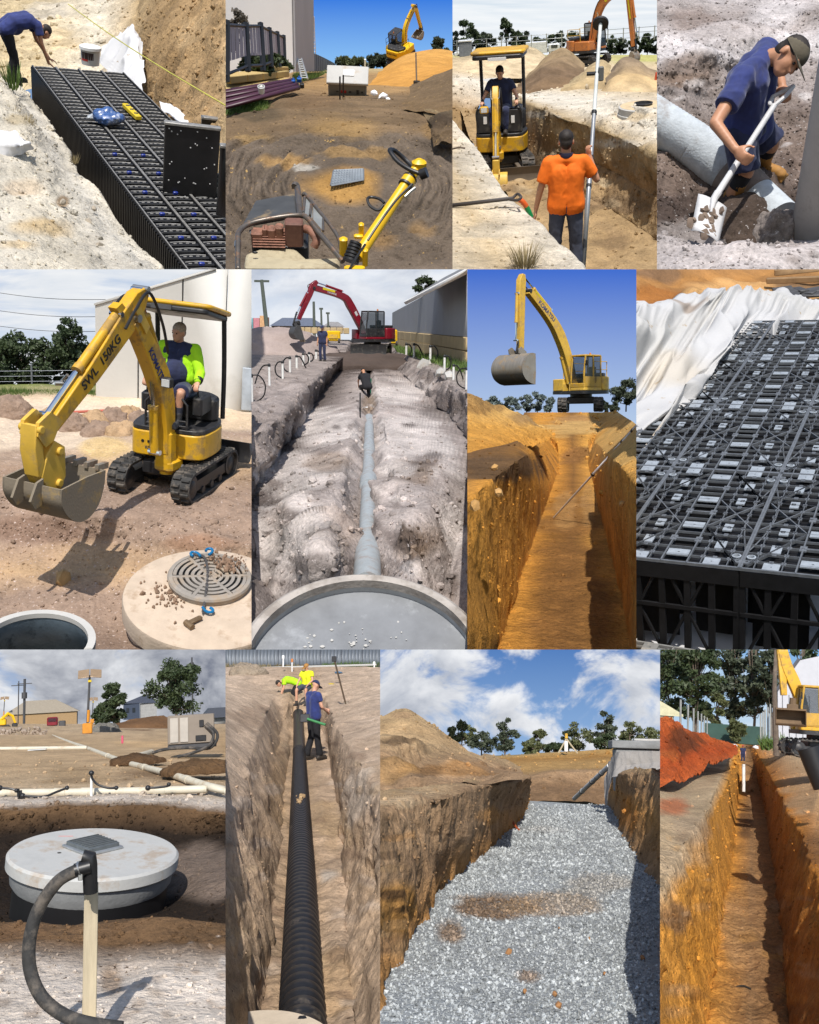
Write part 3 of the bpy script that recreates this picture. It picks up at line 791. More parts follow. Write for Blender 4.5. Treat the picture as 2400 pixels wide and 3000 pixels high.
# ------------------------------------------------------------------ cutting each place at its edge
def cut_places():
 bpy.context.view_layer.update()
 W,H=2400,3000;kids={}
 for o in COL.objects:
  if o.parent:kids.setdefault(o.parent.name,[]).append(o)
 for pl in PLACES:
  x0,y0,x1,y1=pl.rect;planes=[]
  a,b=(x0-1200)/FPX,(x1-1200)/FPX;c,d=-(y0-1500)/FPX,-(y1-1500)/FPX
  if x0>0:planes.append(Vector((1,-a,0)))
  if x1<W:planes.append(Vector((-1,b,0)))
  if y0>0:planes.append(Vector((0,c,-1)))
  if y1<H:planes.append(Vector((0,-d,1)))
  todo=[]
  def walk(o):
   if o.type=='MESH':todo.append(o)
   for ch in kids.get(o.name,()):walk(ch)
  for o in pl.objs:walk(o)
  for o in todo:
   me=o.data;n=len(me.vertices)
   if n==0:continue
   co=np.empty(n*3);me.vertices.foreach_get('co',co);co=co.reshape(-1,3)
   A=np.array(o.matrix_world);wc=co@A[:3,:3].T+A[:3,3]
   dead=False;cut=[]
   for p in planes:
    s=wc@np.array(p)
    if (s<=0).all():dead=True;break
    if (s<0).any():cut.append(p)
   if dead:
    KILL.append(o);continue
   if not cut:continue
   if me.users>1:me=me.copy();o.data=me
   bm=bmesh.new();bm.from_mesh(me);inv=o.matrix_world.inverted()
   for p in cut:
    no=(o.matrix_world.to_3x3().transposed()@p).normalized();pt=inv@Vector((0,0,0))
    r=bmesh.ops.bisect_plane(bm,geom=bm.verts[:]+bm.edges[:]+bm.faces[:],dist=1e-7,plane_co=pt,plane_no=no,clear_inner=True)
    if o.name not in NOFILL:
     es=[e for e in r['geom_cut'] if isinstance(e,bmesh.types.BMEdge)]
     try:bmesh.ops.holes_fill(bm,edges=es,sides=0)
     except Exception:pass
   bm.to_mesh(me);bm.free();me.update()
 dead=set(KILL)
 for o in KILL:
  for ch in kids.get(o.name,()):
   if ch not in dead:ch.parent=o.parent
 for o in KILL:bpy.data.objects.remove(o)
 used={o.parent.name for o in COL.objects if o.parent}
 for o in list(COL.objects):
  if o.type=='EMPTY' and o.name not in used:bpy.data.objects.remove(o)
KILL=[]
# ------------------------------------------------------------------ shared materials
def pc(r,g,b,k=.72):
 """albedo of a surface from how it looks in sunlight"""
 return tuple(min(.92,c*k) for c in rgb((r,g,b)))
YEL=mat('machine_yellow',pc(238,184,36),.42,var=.10,scale=5,dirt=pc(150,125,90),damt=.42,dscale=4.5,coat=.1)
YEL2=mat('machine_yellow_worn',pc(240,196,78),.5,var=.12,scale=5,dirt=pc(190,160,115),damt=.35,dscale=4)
YELBR=mat('machine_yellow_bright',pc(255,205,20),.4,var=.06,scale=5,dirt=pc(190,150,60),damt=.15)
ORG=mat('machine_orange',pc(214,132,66),.45,var=.10,scale=4,dirt=pc(150,110,80),damt=.3)
REDM=mat('machine_red',pc(138,20,40),.4,var=.12,scale=4,dirt=pc(120,60,60),damt=.15,coat=.2)
BLK=mat('black_steel',(.022,.022,.024),.45,var=.3,scale=8,dirt=(.10,.09,.075),damt=.25,dscale=5)
BLKP=mat('black_plastic',(.014,.014,.015),.42,var=.25,scale=10)
RUB=mat('rubber',(.030,.029,.028),.8,var=.35,scale=9,bump=.3,bscale=30,dirt=(.16,.135,.11),damt=.45,dscale=6)
STL=mat('steel',(.38,.38,.37),.35,.85,var=.2,scale=6)
CHR=mat('chrome_rod',(.75,.77,.8),.12,1.0,var=.05)
STLW=mat('worn_steel',pc(165,155,140),.5,.35,var=.3,scale=7,dirt=pc(140,105,75),damt=.45,dscale=5,bump=.2)
DGREY=mat('dark_grey',(.055,.055,.058),.55,var=.25,scale=6)
WHT=mat('white_paint',(.78,.78,.77),.45,var=.06,scale=4)
CONC=mat('concrete',pc(188,184,176),.9,var=.16,scale=3,bump=.25,bscale=35,dirt=pc(190,160,125),damt=.35,dscale=2.2)
CONCG=mat('concrete_grey',pc(150,152,152),.85,var=.18,scale=4,bump=.2,bscale=30)
CONCL=mat('concrete_light',pc(205,203,198),.9,var=.12,scale=2.5,bump=.15,bscale=30,dirt=pc(185,165,140),damt=.25,dscale=2.5)
FABW=mat('white_fabric',(.80,.80,.82),.85,var=.08,scale=3,dirt=pc(180,160,135),damt=.10,dscale=2.0,bump=.15,bscale=60)
SKIN=mat('skin',pc(226,172,142),.5,var=.10,scale=14,spec=.4)
SKINT=mat('skin_tanned',pc(208,152,118),.5,var=.12,scale=14,spec=.4)
NAVY=mat('navy_cloth',(.012,.018,.062),.85,var=.35,scale=9,bump=.25,bscale=18,sheen=.2)
NAVYB=mat('navy_blue_cloth',(.016,.028,.14),.85,var=.35,scale=7,bump=.35,bscale=14,sheen=.2)
BLKC=mat('black_cloth',(.010,.010,.013),.9,var=.4,scale=8,bump=.2,bscale=20)
ORGC=mat('orange_cloth',pc(255,120,10,.8),.8,var=.10,scale=6,bump=.35,bscale=12)
HIVIS=mat('lime_cloth',pc(185,250,25,.8),.8,var=.12,scale=7,bump=.3,bscale=14)
YELC=mat('yellow_cloth',pc(232,238,30,.8),.8,var=.12,scale=7,bump=.3,bscale=14)
GREYC=mat('charcoal_cloth',pc(72,76,92),.9,var=.3,scale=8,bump=.3,bscale=16)
TANB=mat('tan_leather',pc(178,128,62),.7,var=.25,scale=12)
DKB=mat('dark_leather',(.03,.024,.02),.7,var=.3,scale=12)
HAIRD=mat('dark_hair',(.018,.012,.009),.7,var=.4,scale=60,bump=.5,bscale=120)
HAIRG=mat('grey_hair',pc(190,170,152),.8,var=.3,scale=60)
GLASS=glass_mat('cab_glass')
BARK=mat('bark',(.13,.10,.075),.9,var=.35,scale=10,bump=.4)
LEAF1=leaf_mat('leaf_dark',(.026,.046,.018),(.085,.115,.045))
LEAF2=leaf_mat('leaf_olive',(.06,.08,.03),(.19,.20,.085))
LEAF3=leaf_mat('leaf_grey',(.035,.05,.032),(.10,.12,.07))
GRASS=leaf_mat('grass_green',(.05,.10,.02),(.16,.24,.05),scale=3)
GRASSD=leaf_mat('grass_dry',(.20,.16,.07),(.38,.30,.16),scale=5)
PVC=mat('white_pvc',(.70,.70,.68),.45,var=.08,scale=6,dirt=pc(180,165,140),damt=.3,dscale=5)
GPIPE=mat('grey_pipe',pc(176,184,188),.6,var=.12,scale=8,dirt=pc(165,150,140),damt=.35,dscale=6)
PURP=mat('purple_pipe',pc(74,34,54),.45,var=.2,scale=5)
BLUP=mat('blue_plastic',(.02,.05,.25),.4,var=.2)
REDP=mat('red_plastic',(.45,.03,.02),.45,var=.15)
YELS=mat('yellow_plastic',pc(235,205,40),.5,var=.1)
WOOD=mat('timber',pc(205,190,160),.8,var=.2,scale=4,aniso=(6,6,.6),bump=.15)
GALV=mat('galvanised',(.45,.47,.48),.42,.7,var=.2,scale=10)

# ------------------------------------------------------------------ the twelve views
P1=place('p1',(0,0,661.5,789),(0,0),15,35)
P2=place('p2',(661.5,0,1326,789),(662,0),22,115)
P3=place('p3',(1326,0,1925,789),(1326,0),9,150)
P4=place('p4',(1925,0,2400,789),(1920,0),42,75)
P5=place('p5',(0,789,737,1903),(0,788),17,12)
P6=place('p6',(737,789,1369.5,1903),(734,788),8,11)
P7=place('p7',(1369.5,789,1864.5,1903),(1366,788),3,20)
P8=place('p8',(1864.5,789,2400,1903),(1860,788),21,14)
P9=place('p9',(0,1903,661,3000),(0,1900),7,1)
P10=place('p10',(661,1903,1114,3000),(658,1900),10,1)
P11=place('p11',(1114,1903,1934,3000),(1110,1900),4.5,1)
P12=place('p12',(1934,1903,2400,3000),(1930,1900),6,1)
# ------------------------------------------------------------------ cab diggers
def digger(pl,name,label,loc,rz,paint,boom,bh,stick,sh,bucket,track_rz=0,scale=1.0,rx=0,rails=False,blade=False,house=None,text=None,text_at=None,dark=BLK,bw=.34,rams=(),bucket_m=STLW,decal=None,cab_m=None,light=True,text2=None):
 """house faces +y; boom and stick given in the (y,z) plane; bucket = (y, z, turn, radius, width)"""
 root=thing(pl,name,label,'excavator',loc,rz,rx=rx,scale=scale);TM=RZ(track_rz);cab_m=cab_m or dark
 for s in (-1,1):track_parts(root,s*.88,2.85,.66,.45,TM,RUB,dark,38,4,frame_m=dark)
 part(root,'undercarriage',MB().add(bevbox(1.35,1.3,.35,(0,0,.55),.05),TM).add(cyl((0,0,.7),(0,0,.86),.55,n=24)),dark)
 if blade:part(root,'dozer_blade',MB().add(prism([(1.95,.12),(2.03,.10),(1.97,.40),(2.03,.72),(1.93,.70),(1.88,.40)],-1.12,1.12),TM).add(bevbox(.16,.9,.14,(.4,1.5,.42),.02),TM).add(bevbox(.16,.9,.14,(-.4,1.5,.42),.02),TM),dark)
 part(root,'house_base',MB().add(plan_solid([(-1.08,1.05),(1.08,1.05),(1.10,-.7),(.75,-1.32),(-.75,-1.32),(-1.10,-.7)],.861,1.02,.25,4)),dark)
 part(root,'counterweight',MB().add(plan_solid([(-1.10,-.35),(1.10,-.35),(1.10,-.75),(.72,-1.36),(-.72,-1.36),(-1.10,-.75)],1.021,1.72,.3,5)),paint,bevel=.05)
 part(root,'side_cover',MB().add(plan_solid([(.30,.98),(1.06,.98),(1.08,-.34),(.30,-.34)],1.021,1.62,.12,4)),paint,bevel=.04)
 part(root,'lower_skirt',MB().add(plan_solid([(-1.07,1.02),(-.14,1.02),(-.14,-.34),(-1.07,-.34)],1.021,1.16,.08,3)),paint,bevel=.02)
 part(root,'engine_cover',MB().add(plan_solid([(-.95,-.30),(1.02,-.30),(1.02,-.62),(.62,-1.20),(-.62,-1.20),(-.95,-.62)],1.721,1.90,.2,4)),dark,bevel=.04)
 # cab: pillars, roof, panes
 x0,x1,y0,y1,z0,z1=-1.06,-.14,-.34,1.02,1.16,2.78
 cb=part(root,'cab',MB().add(plan_solid([(x0,y1-.08),(x1,y1-.08),(x1,y0),(x0,y0)],z1-.10,z1,.14,4)).add(plan_solid([(x0,y1),(x1,y1),(x1,y0),(x0,y0)],z0,z0+.22,.06,3)),cab_m,bevel=.03)
 for x,y,yy in ((x0+.05,y1-.05,y1-.16),(x1-.05,y1-.05,y1-.16),(x0+.05,y0+.05,y0+.05),(x1-.05,y0+.05,y0+.05),(x0+.04,.30,.30)):
  part(cb,'pillar',MB().add(tube([(x,y,z0+.1),(x,y,1.9),(x,yy,z1-.06)],.045,8)),cab_m)
 gl=GLASS
 part(cb,'windscreen',MB().add(([(x0+.06,y1-.03,z0+.24),(x1-.06,y1-.03,z0+.24),(x1-.06,y1-.14,z1-.12),(x0+.06,y1-.14,z1-.12)],[(0,1,2,3)])),gl,0)
 for x in (x0+.02,x1-.02):
  part(cb,'side_window',MB().add(([(x,y0+.08,z0+.45),(x,y1-.06,z0+.45),(x,y1-.15,z1-.12),(x,y0+.08,z1-.12)],[(0,1,2,3)])),gl,0)
 part(cb,'rear_window',MB().add(([(x0+.08,y0+.02,1.9),(x1-.08,y0+.02,1.9),(x1-.08,y0+.02,z1-.12),(x0+.08,y0+.02,z1-.12)],[(0,1,2,3)])),gl,0)
 part(cb,'door_panel',MB().add(bevbox(.03,1.2,.48,(x0+.005,.34,z0+.30),.01)),cab_m)
 part(cb,'operator_seat',MB().add(bevbox(.46,.46,.14,(-.6,.12,1.55),.04)).add(bevbox(.44,.14,.62,(-.6,-.14,1.9),.05)),BLKP)
 part(cb,'mirror',MB().add(bevbox(.16,.03,.26,(x0-.14,y1-.02,2.35),.01)).add(cyl((x0,y1-.06,2.3),(x0-.12,y1-.02,2.36),.012)),BLKP)
 part(cb,'grab_handle',MB().add(tube([(x0-.03,.2,1.4),(x0-.06,.2,1.45),(x0-.06,.2,1.9),(x0-.03,.2,1.95)],.014,6)),BLKP)
 if light:part(cb,'beacon',MB().add(cyl((-.5,-.1,z1),(-.5,-.1,z1+.12),.06,.045)),ORG)
 if rails:
  for s in (1,-1):part(root,'hand_rail',MB().add(tube([(s*1.0,.2,1.62),(s*1.0,.2,2.45),(s*.98,-.8,2.45),(s*.7,-1.15,2.42),(s*.7,-1.15,1.72)],.022,6)).add(tube([(s*1.0,.2,2.05),(s*.98,-.8,2.05),(s*.7,-1.15,2.05)],.018,6)),rails)
 BM=T(.10,0,0)
 part(root,'boom_mount',MB().add(prism([(.35,1.02),(1.02,1.02),(.98,1.35),(.70,1.55),(.40,1.45)],-.24,-.18),BM).add(prism([(.35,1.02),(1.02,1.02),(.98,1.35),(.70,1.55),(.40,1.45)],.18,.24),BM),paint)
 sp=smooth_path([(0,a,b) for a,b in boom],4);hh=np.interp(np.linspace(0,len(boom)-1,len(sp)),range(len(boom)),bh)
 bo=part(root,'boom',MB().add(beam([(p.y,p.z) for p in sp],list(hh),bw),BM),paint,bevel=.02)
 st=part(root,'stick',MB().add(beam(stick,sh,bw*.8),BM),paint,bevel=.02)
 part(st,'elbow_pin',MB().add(cyl((-bw*.6,*boom[-1]),(bw*.6,*boom[-1]),.09,n=14),BM),dark)
 for (a,b,r,x) in rams:ram(root,a,b,r,paint,CHR,BM,x,.6)
 if bucket:
  y,z,t,R,W=bucket
  part(root,'coupler',MB().add(bevbox(bw*.8,.34,.30,(0,0,-.05),.04),BM@T(0,y,z)@RX(t)).add(cyl((-bw*.7,0,0),(bw*.7,0,0),.07,n=12),BM@T(0,y,z)),dark)
  bucket_parts(root,BM@T(0,y,z)@RX(t)@T(0,0,-.20),R,W,bucket_m,STLW,0 if W>1.0 else 5)
  part(root,'bucket_link',MB().add(cyl((0,stick[-1][0]+.10,stick[-1][1]+.45),(0,y+.25,z-.05),.06,n=8),BM),dark)
 hose(root,[(.16,boom[0][0]+.1,boom[0][1]+.4),(.18,boom[len(boom)//2][0]-.05,boom[len(boom)//2][1]+.35),(.18,boom[-1][0],boom[-1][1]+.22),(.16,stick[2][0],stick[2][1]+.2)],.03,BLKP,BM)
 if text:
  s_,size,(ty,tz),ang,tm=text
  for s in (-1,1):
   a=rad(ang);c_,d_=math.cos(a),math.sin(a)
   # s=+1: reads ahead (+y); s=-1: reads backwards (-y)
   fr_=Matrix(((0,0,s,s*(bw/2+.006)),(c_*s,-d_,0,ty),(d_*s,c_,0,tz),(0,0,0,1)))
   part(bo,'lettering',MB().add(text_mb(s_,size,.004),BM@fr_),tm,0)
 if text2:
  s_,size,tm=text2
  part(root,'lettering',MB().add(text_mb(s_,size,.004),T(0,-1.368,1.42)@RX(90)),tm,0)
 if decal:
  for (y,z,ang,L,h,dm) in decal:
   for s in (-1,1):part(bo,'decal',MB().add(box(.008,L,h,(s*(bw/2+.004),0,0)),BM@T(0,y,z)@RX(ang)),dm)
 return root
# ------------------------------------------------------------------ small yellow digger by concrete rings (row two, first)
BUILD=[];ONLY=[x for x in os.environ.get('ONLY_PLACES','').split(',') if x]
def build_p5():
 pl=P5;Z=pl.Z;z0=-3.6
 s5=soil_mat('soil_p5',.35,2.5,30,.6,speck=pc(225,205,195),samt=.25,sscale=28)
 sand,tan,brn,dk,pale=pc(226,200,168),pc(200,168,132),pc(168,144,126),pc(126,104,88),pc(236,215,190)
 def ln(v,zz,us=(-120,250,600,900,1150,1560),dv=(0,)*6):return [Z(u,v+d,q) for u,q,d in zip(us,zz,dv)]
 lines=[
  ln(2330,(-4.2,-4.2,-4.2,-4.2,-4.15,-4.15)),ln(1960,(-4.2,-4.2,-4.2,-4.15,-4.1,-4.1)),ln(1840,(-4.16,-4.16,-4.12,-4.1,-4.08,-4.05)),ln(1720,(-4.12,-4.1,-4.05,-4.0,-4.0,-3.95)),
  ln(1560,(-4.02,-3.98,-3.86,-3.72,-3.72,-3.7),dv=(0,0,-20,-40,0,0)),ln(1400,(-3.82,-3.74,-3.62,-3.62,-3.62,-3.62)),
  ln(1260,(-3.64,-3.62,-3.58,-3.6,-3.6,-3.6)),ln(1120,(-3.62,-3.6,-3.58,-3.6,-3.6,-3.6)),
  ln(1010,(-3.6,-3.6,-3.56,-3.56,-3.6,-3.6)),ln(930,(-3.6,-3.6,-3.52,-3.5,-3.6,-3.6)),ln(860,(-3.6,)*6),
  ln(790,(-3.6,)*6),ln(720,(-3.6,)*6,dv=(20,10,0,0,0,0)),ln(655,(-3.6,)*6)]
 c=[dk,brn,brn,tan,brn,brn,brn,tan,sand,brn,pale,pale,sand,pc(120,130,70)]
 earth(pl,'ground',lines,c,ns=230,nts=[12,8,12,16,20,18,14,12,10,10,8,8,6],smooth_t=3,m=s5,seed=5,
          disp=((.55,.07,5),(.16,.03,3),(.06,.012,2)),ridged=((.35,.03,4,(1,1,1)),),
          patches=((150,930,380,130,pale,.9),(240,1120,320,90,pc(165,140,122),.8),(500,1620,420,120,tan,.7),(1150,1560,300,60,pc(168,128,100),.6),(250,1480,420,110,pc(142,116,100),.8),
                   (1330,860,260,60,sand,.9),(600,1020,130,50,pc(215,185,130),.8)))
 scatter(pl,'loose_stones',1500,.011,s5,3,region=lambda u,v:v>1150,smax=3)
 sky(pl,sky_mat('sky_p5',rgb((150,180,220)),rgb((228,236,245)),rgb((250,250,250)),rgb((222,228,236)),(1.6,5),.55,.14,1.0,3.1),-80,760,60)
 # spoil ridge with track marks
 g=np.random.default_rng(3)
 rid=soil_mat('soil_clods',.3,5,30,.6)
 for k,(u,v,w) in enumerate(((60,800,.5),(300,850,.42),(420,885,.4),(545,870,.42),(640,865,.42),(725,850,.40),(790,870,.4),(690,940,.45),(560,930,.4))):
  clod(pl,'spoil_heap','%s brown clod of the spoil ridge behind the small digger'%ORD[k] if k else 'brown soil heap lying apart on the pale sand beside the fence',pl.at(u,v+25,z=z0-.02),w*.62,w*.55,tan if k%2 else brn,rid,k,group='clods of the spoil ridge behind the small digger')
 # tilt-up wall of the shed
 wm=mat('wall_panel',pc(228,226,220),.85,var=.06,scale=1.2,bump=.08,bscale=20,dirt=pc(200,195,185),damt=.12,dscale=.8)
 a,b=pl.at(540,728,z=z0),pl.at(1500,812,z=z0);h0,h1=pl.m(500,15),pl.m(910,14.2)
 root=thing(pl,'shed','long pale concrete panel shed behind the small digger','building',a)
 d=(b-a);d.z=0;L=d.length;ang=math.atan2(d.y,d.x);W=RZ(math.degrees(ang))
 n=4
 for k in range(n):
  x0,x1=L*k/n+.012,L*(k+1)/n-.012
  ha,hb=h0+(h1-h0)*x0/L,h0+(h1-h0)*x1/L
  part(root,'panel',MB().add(prism([(x0,-.1),(x1,-.1),(x1,hb),(x0,ha)],0,.15,'y'),W),wm)
 part(root,'cap_flashing',MB().add(prism([(0,h0+.002),(L,h1+.002),(L,h1+.03),(0,h0+.03)],-.02,.18,'y'),W),CONCL)
 part(root,'service_door',MB().add(box(.34,.03,.66,(L*.925,-.017,.34)),W),mat('pale_blue_door',pc(196,206,216),.5),bevel=.01)
 # trees and fence beyond
 for k,(u,v,h,w) in enumerate(((-30,690,330,330),(110,690,335,300),(250,690,350,300),(350,690,450,230),(460,700,310,260))):
  tree(pl,'bush_tree',('dense dark tree at the outer edge','dark rounded tree beside the fence','dark tree behind the long digger stick','tallest loose dark tree by the digger boom','small dark tree beside the pale shed')[k]+' beyond the wire fence',pl.at(u,v,d=17+.3*k),pl.m(h,17),pl.m(w,17),LEAF1,BARK,k,n=5000,leaf=.038,trunk_h=.10,clumps=34,group='dark trees beyond the wire fence',rx=8)
 A=pl.at(-60,668,d=16.4);fr=thing(pl,'wire_fence','grey wire fence in front of the dark trees','fence',A)
 e=pl.at(560,662,d=16.4)-A
 for t in (0,.39,.8):part(fr,'post',MB().add(cyl(e*t,e*t+Vector((0,0,pl.m(130,16.4))),.014,n=8)),GALV)
 for h in (90,60,30):part(fr,'rail',MB().add(cyl(Vector((0,0,pl.m(h,16.4))),e+Vector((0,0,pl.m(h,16.4))),.004,n=6)),GALV)
 q=[pl.at(-60,738,z=z0),pl.at(540,738,z=z0),pl.at(540,690,z=z0),pl.at(-60,690,z=z0)]
 grass_patch(pl,'rough green grass strip under the dark trees',q,4200,.05,GRASS,4)
 # wires in the sky
 for k,(va,vb) in enumerate(((120,172),(222,268),(310,350))):
  A,B=pl.at(-100,va,d=40),pl.at(640,vb,d=40)
  pts=[A.lerp(B,i/12)-Vector((0,0,.15*math.sin(math.pi*i/12))) for i in range(13)]
  solo(pl,'overhead_wire',MB().add(tube([p-A for p in pts],.012,5)),DGREY,('uppermost','middle','lowest')[k]+' thin power wire in the pale sky over the dark trees','wire',A)
 # string lines pegs
 a,b=pl.at(330,815,z=z0+.02),pl.at(620,800,z=z0+.02)
 solo(pl,'marking_strip',MB().add(tube([a-a,b-a],.02,6)),mat('red_strip',pc(205,110,90),.7),'faded red strip lying on the pale sand','strip',a)
 p=pl.at(425,870,z=z0);solo(pl,'marker_stake',MB().add(box(.035,.035,.36,(0,0,.18),.9,.9)),WOOD,'pale wooden stake leaning by the digger stick','stake',p,ry=-28)
 # big stone
 st=MB().add(rock(.085,4));solo(pl,'boulder',st,mat('stone_tan',pc(190,155,105),.9,var=.25,scale=8,bump=.4),'tan stone lying in the pit between the two rings','stone',pl.at(360,1745,z=-4.05),smooth=25)
 # open concrete ring
 rr=thing(pl,'concrete_ring','open grey concrete well ring sunk in the pit','concrete ring',pl.at(205,2110,z=-3.70),rx=7)
 wet=mat('ring_inside',pc(118,134,146),.35,var=.3,scale=3,bump=.1,dirt=pc(60,68,72),damt=.3,dscale=5)
 R=.392;part(rr,'wall',MB().add(lathe([(R,0),(R,-1.0),(R+.05,-1.0),(R+.05,0)],48,closed_prof=True)),wet)
 part(rr,'floor',MB().add(lathe([(0,-.47),(R+.01,-.47)],32)),mat('pit_water',(.03,.035,.04),.1))
 part(rr,'rim',MB().add(lathe([(R-.004,.012),(R+.054,.012),(R+.056,-.03),(R-.006,-.03)],48,closed_prof=True)),CONCL)
 part(rr,'plug',MB().add(lathe([(0,.02),(.07,.016),(.085,0)],20),T(-.33,R*.66,-.33)@RX(90)),CONCG)
 # covered concrete ring with grate
 c0=pl.at(1185,1850,z=-3.86);sl=thing(pl,'manhole_cover_slab','round pale concrete manhole slab with iron grate','manhole',c0,rx=12)
 R=.785;part(sl,'slab',MB().add(lathe([(0,0),(R-.03,0),(R-.008,-.012),(R,-.035),(R,-.19),(R-.05,-.22),(R-.05,-.6)],64)),mat('slab_dusty',pc(214,194,172),.9,var=.14,scale=4,bump=.25,bscale=40,dirt=pc(168,140,112),damt=.30,dscale=3.5))
 G=T(.02,.22,0);r2=.385
 gr=part(sl,'grate',MB().add(lathe([(r2,.0),(r2+.012,.055),(r2,.075),(r2-.035,.078),(r2-.04,.05)],48),G),mat('grate_iron',pc(176,168,158),.6,.3,var=.2,scale=8,dirt=pc(190,165,135),damt=.4))
 part(gr,'grate_bed',MB().add(lathe([(0,.04),(r2-.03,.04)],40),G),mat('grate_hole',(.01,.01,.01),.9))
 for q in range(6):
  ra=r2-.04-q*.055
  for k in range(6):
   part(gr,'grate_bar',MB().add(lathe([(ra,.055),(ra,.074),(ra-.032,.074),(ra-.032,.055)],8,60*k+4,60*k+56,True),G),mat('grate_iron',None))
 for k in range(6):part(gr,'spoke',MB().add(box(r2*1.0,.034,.02,(r2*.5,0,.062)),G@RZ(60*k)),mat('grate_iron',None))
 # chain with hooks
 ch=thing(pl,'lifting_chain','lifting chain with blue hooks lying across the grate','chain',c0,rx=12)
 cm=mat('chain_steel',(.16,.15,.145),.5,.6,var=.3)
 pts=smooth_path([(-.10,.56,.09),(-.02,.5,.10),(0,.3,.095),(-.03,.0,.09),(-.06,-.18,.05),(-.08,-.30,.03)],9)
 for i in range(0,len(pts)-1):
  p,d=pts[i],(pts[i+1]-pts[i])
  B=basis(p,d,(0,0,1) if i%2 else (1,0,.3));el=[(.010*math.cos(rad(t)),.020*math.sin(rad(t)),0) for t in range(0,360,45)]
  part(ch,'chain_link',MB().add(tube(el,.0045,5,closed=True),B),cm)
 bh=mat('blue_hook',pc(20,120,175),.4)
 for (x,y,a) in ((-.06,-.27,20),(-.07,.55,200),(.06,.57,140)):
  hk=[(0,.05,0),(0,0,0),(.02,-.04,0),(.055,-.045,0),(.07,-.015,0),(.06,.015,0)]
  part(ch,'hook',MB().add(tube(smooth_path(hk,4),.014,7),T(x,y,.04 if y<0 else .1)@RZ(a)),bh)
 part(ch,'shackle',MB().add(bevbox(.05,.16,.035,b=.01),T(-.16,-.40,.03)@RZ(-55)).add(cyl((-.05,0,0),(.05,0,0),.028,n=10),T(-.21,-.46,.03)@RZ(-55)),mat('shackle_brass',pc(150,125,95),.5,.5))
 EARTH['grate_dirt']=[]
 dm=MB();gg=np.random.default_rng(4)
 for k in range(260):
  if k<150:x,y,zz=.2+gg.normal()*.10,.40+gg.normal()*.075,.085
  else:x,y,zz=-.33+gg.normal()*.10,.02+gg.normal()*.14,.01
  s=.008+gg.exponential(.006);dm.add(rock(min(s,.03),k%8),T(x,y,zz))
 part(sl,'dirt_crumbs',dm,mat('crumbs',pc(150,122,100),.95,var=.4,scale=20),0,kind='stuff')
 # the machine
 mini_digger(pl)
def clod(pl,name,label,loc,r,h,col,m,seed=0,group=None,cat='soil heap',elong=1.0,rz=0):
 """a heap of loose earth with its own relief"""
 n,k=56,22;v=[];f=[]
 for j in range(k):
  t=j/(k-1);rr=r*math.sin(t*math.pi/2)*1.0;zz=h*math.cos(t*math.pi/2)**1.25
  for i in range(n):
   a=2*math.pi*i/n;v.append((rr*math.cos(a)*elong,rr*math.sin(a),zz))
 v=np.array(v);d=fbm(v,r*.8,4,seed+50);v *= (1+.28*d)[:,None];v[:,2] += h*.16*fbm(v,r*.3,4,seed+9);v *= (1+.10*fbm(v,r*.16,3,seed+19))[:,None]
 v[-n:,2] -= h*.25
 f=[(j*n+i,(j+1)*n+i,(j+1)*n+(i+1)%n,j*n+(i+1)%n) for j in range(k-1) for i in range(n)]
 me=bpy.data.meshes.new(name);me.from_pydata(v.tolist(),[],f);me.polygons.foreach_set('use_smooth',[True]*len(f))
 ca=me.color_attributes.new('Col','FLOAT_COLOR','POINT');cc=np.clip(np.array(col)[None]*(1+.25*fbm(v,r*.5,3,seed))[:,None],0,1)
 ca.data.foreach_set('color',np.concatenate([cc,np.ones((len(v),1))],1).ravel())
 return solo(pl,name,me,m,label,cat,loc,rz=rz,group=group)
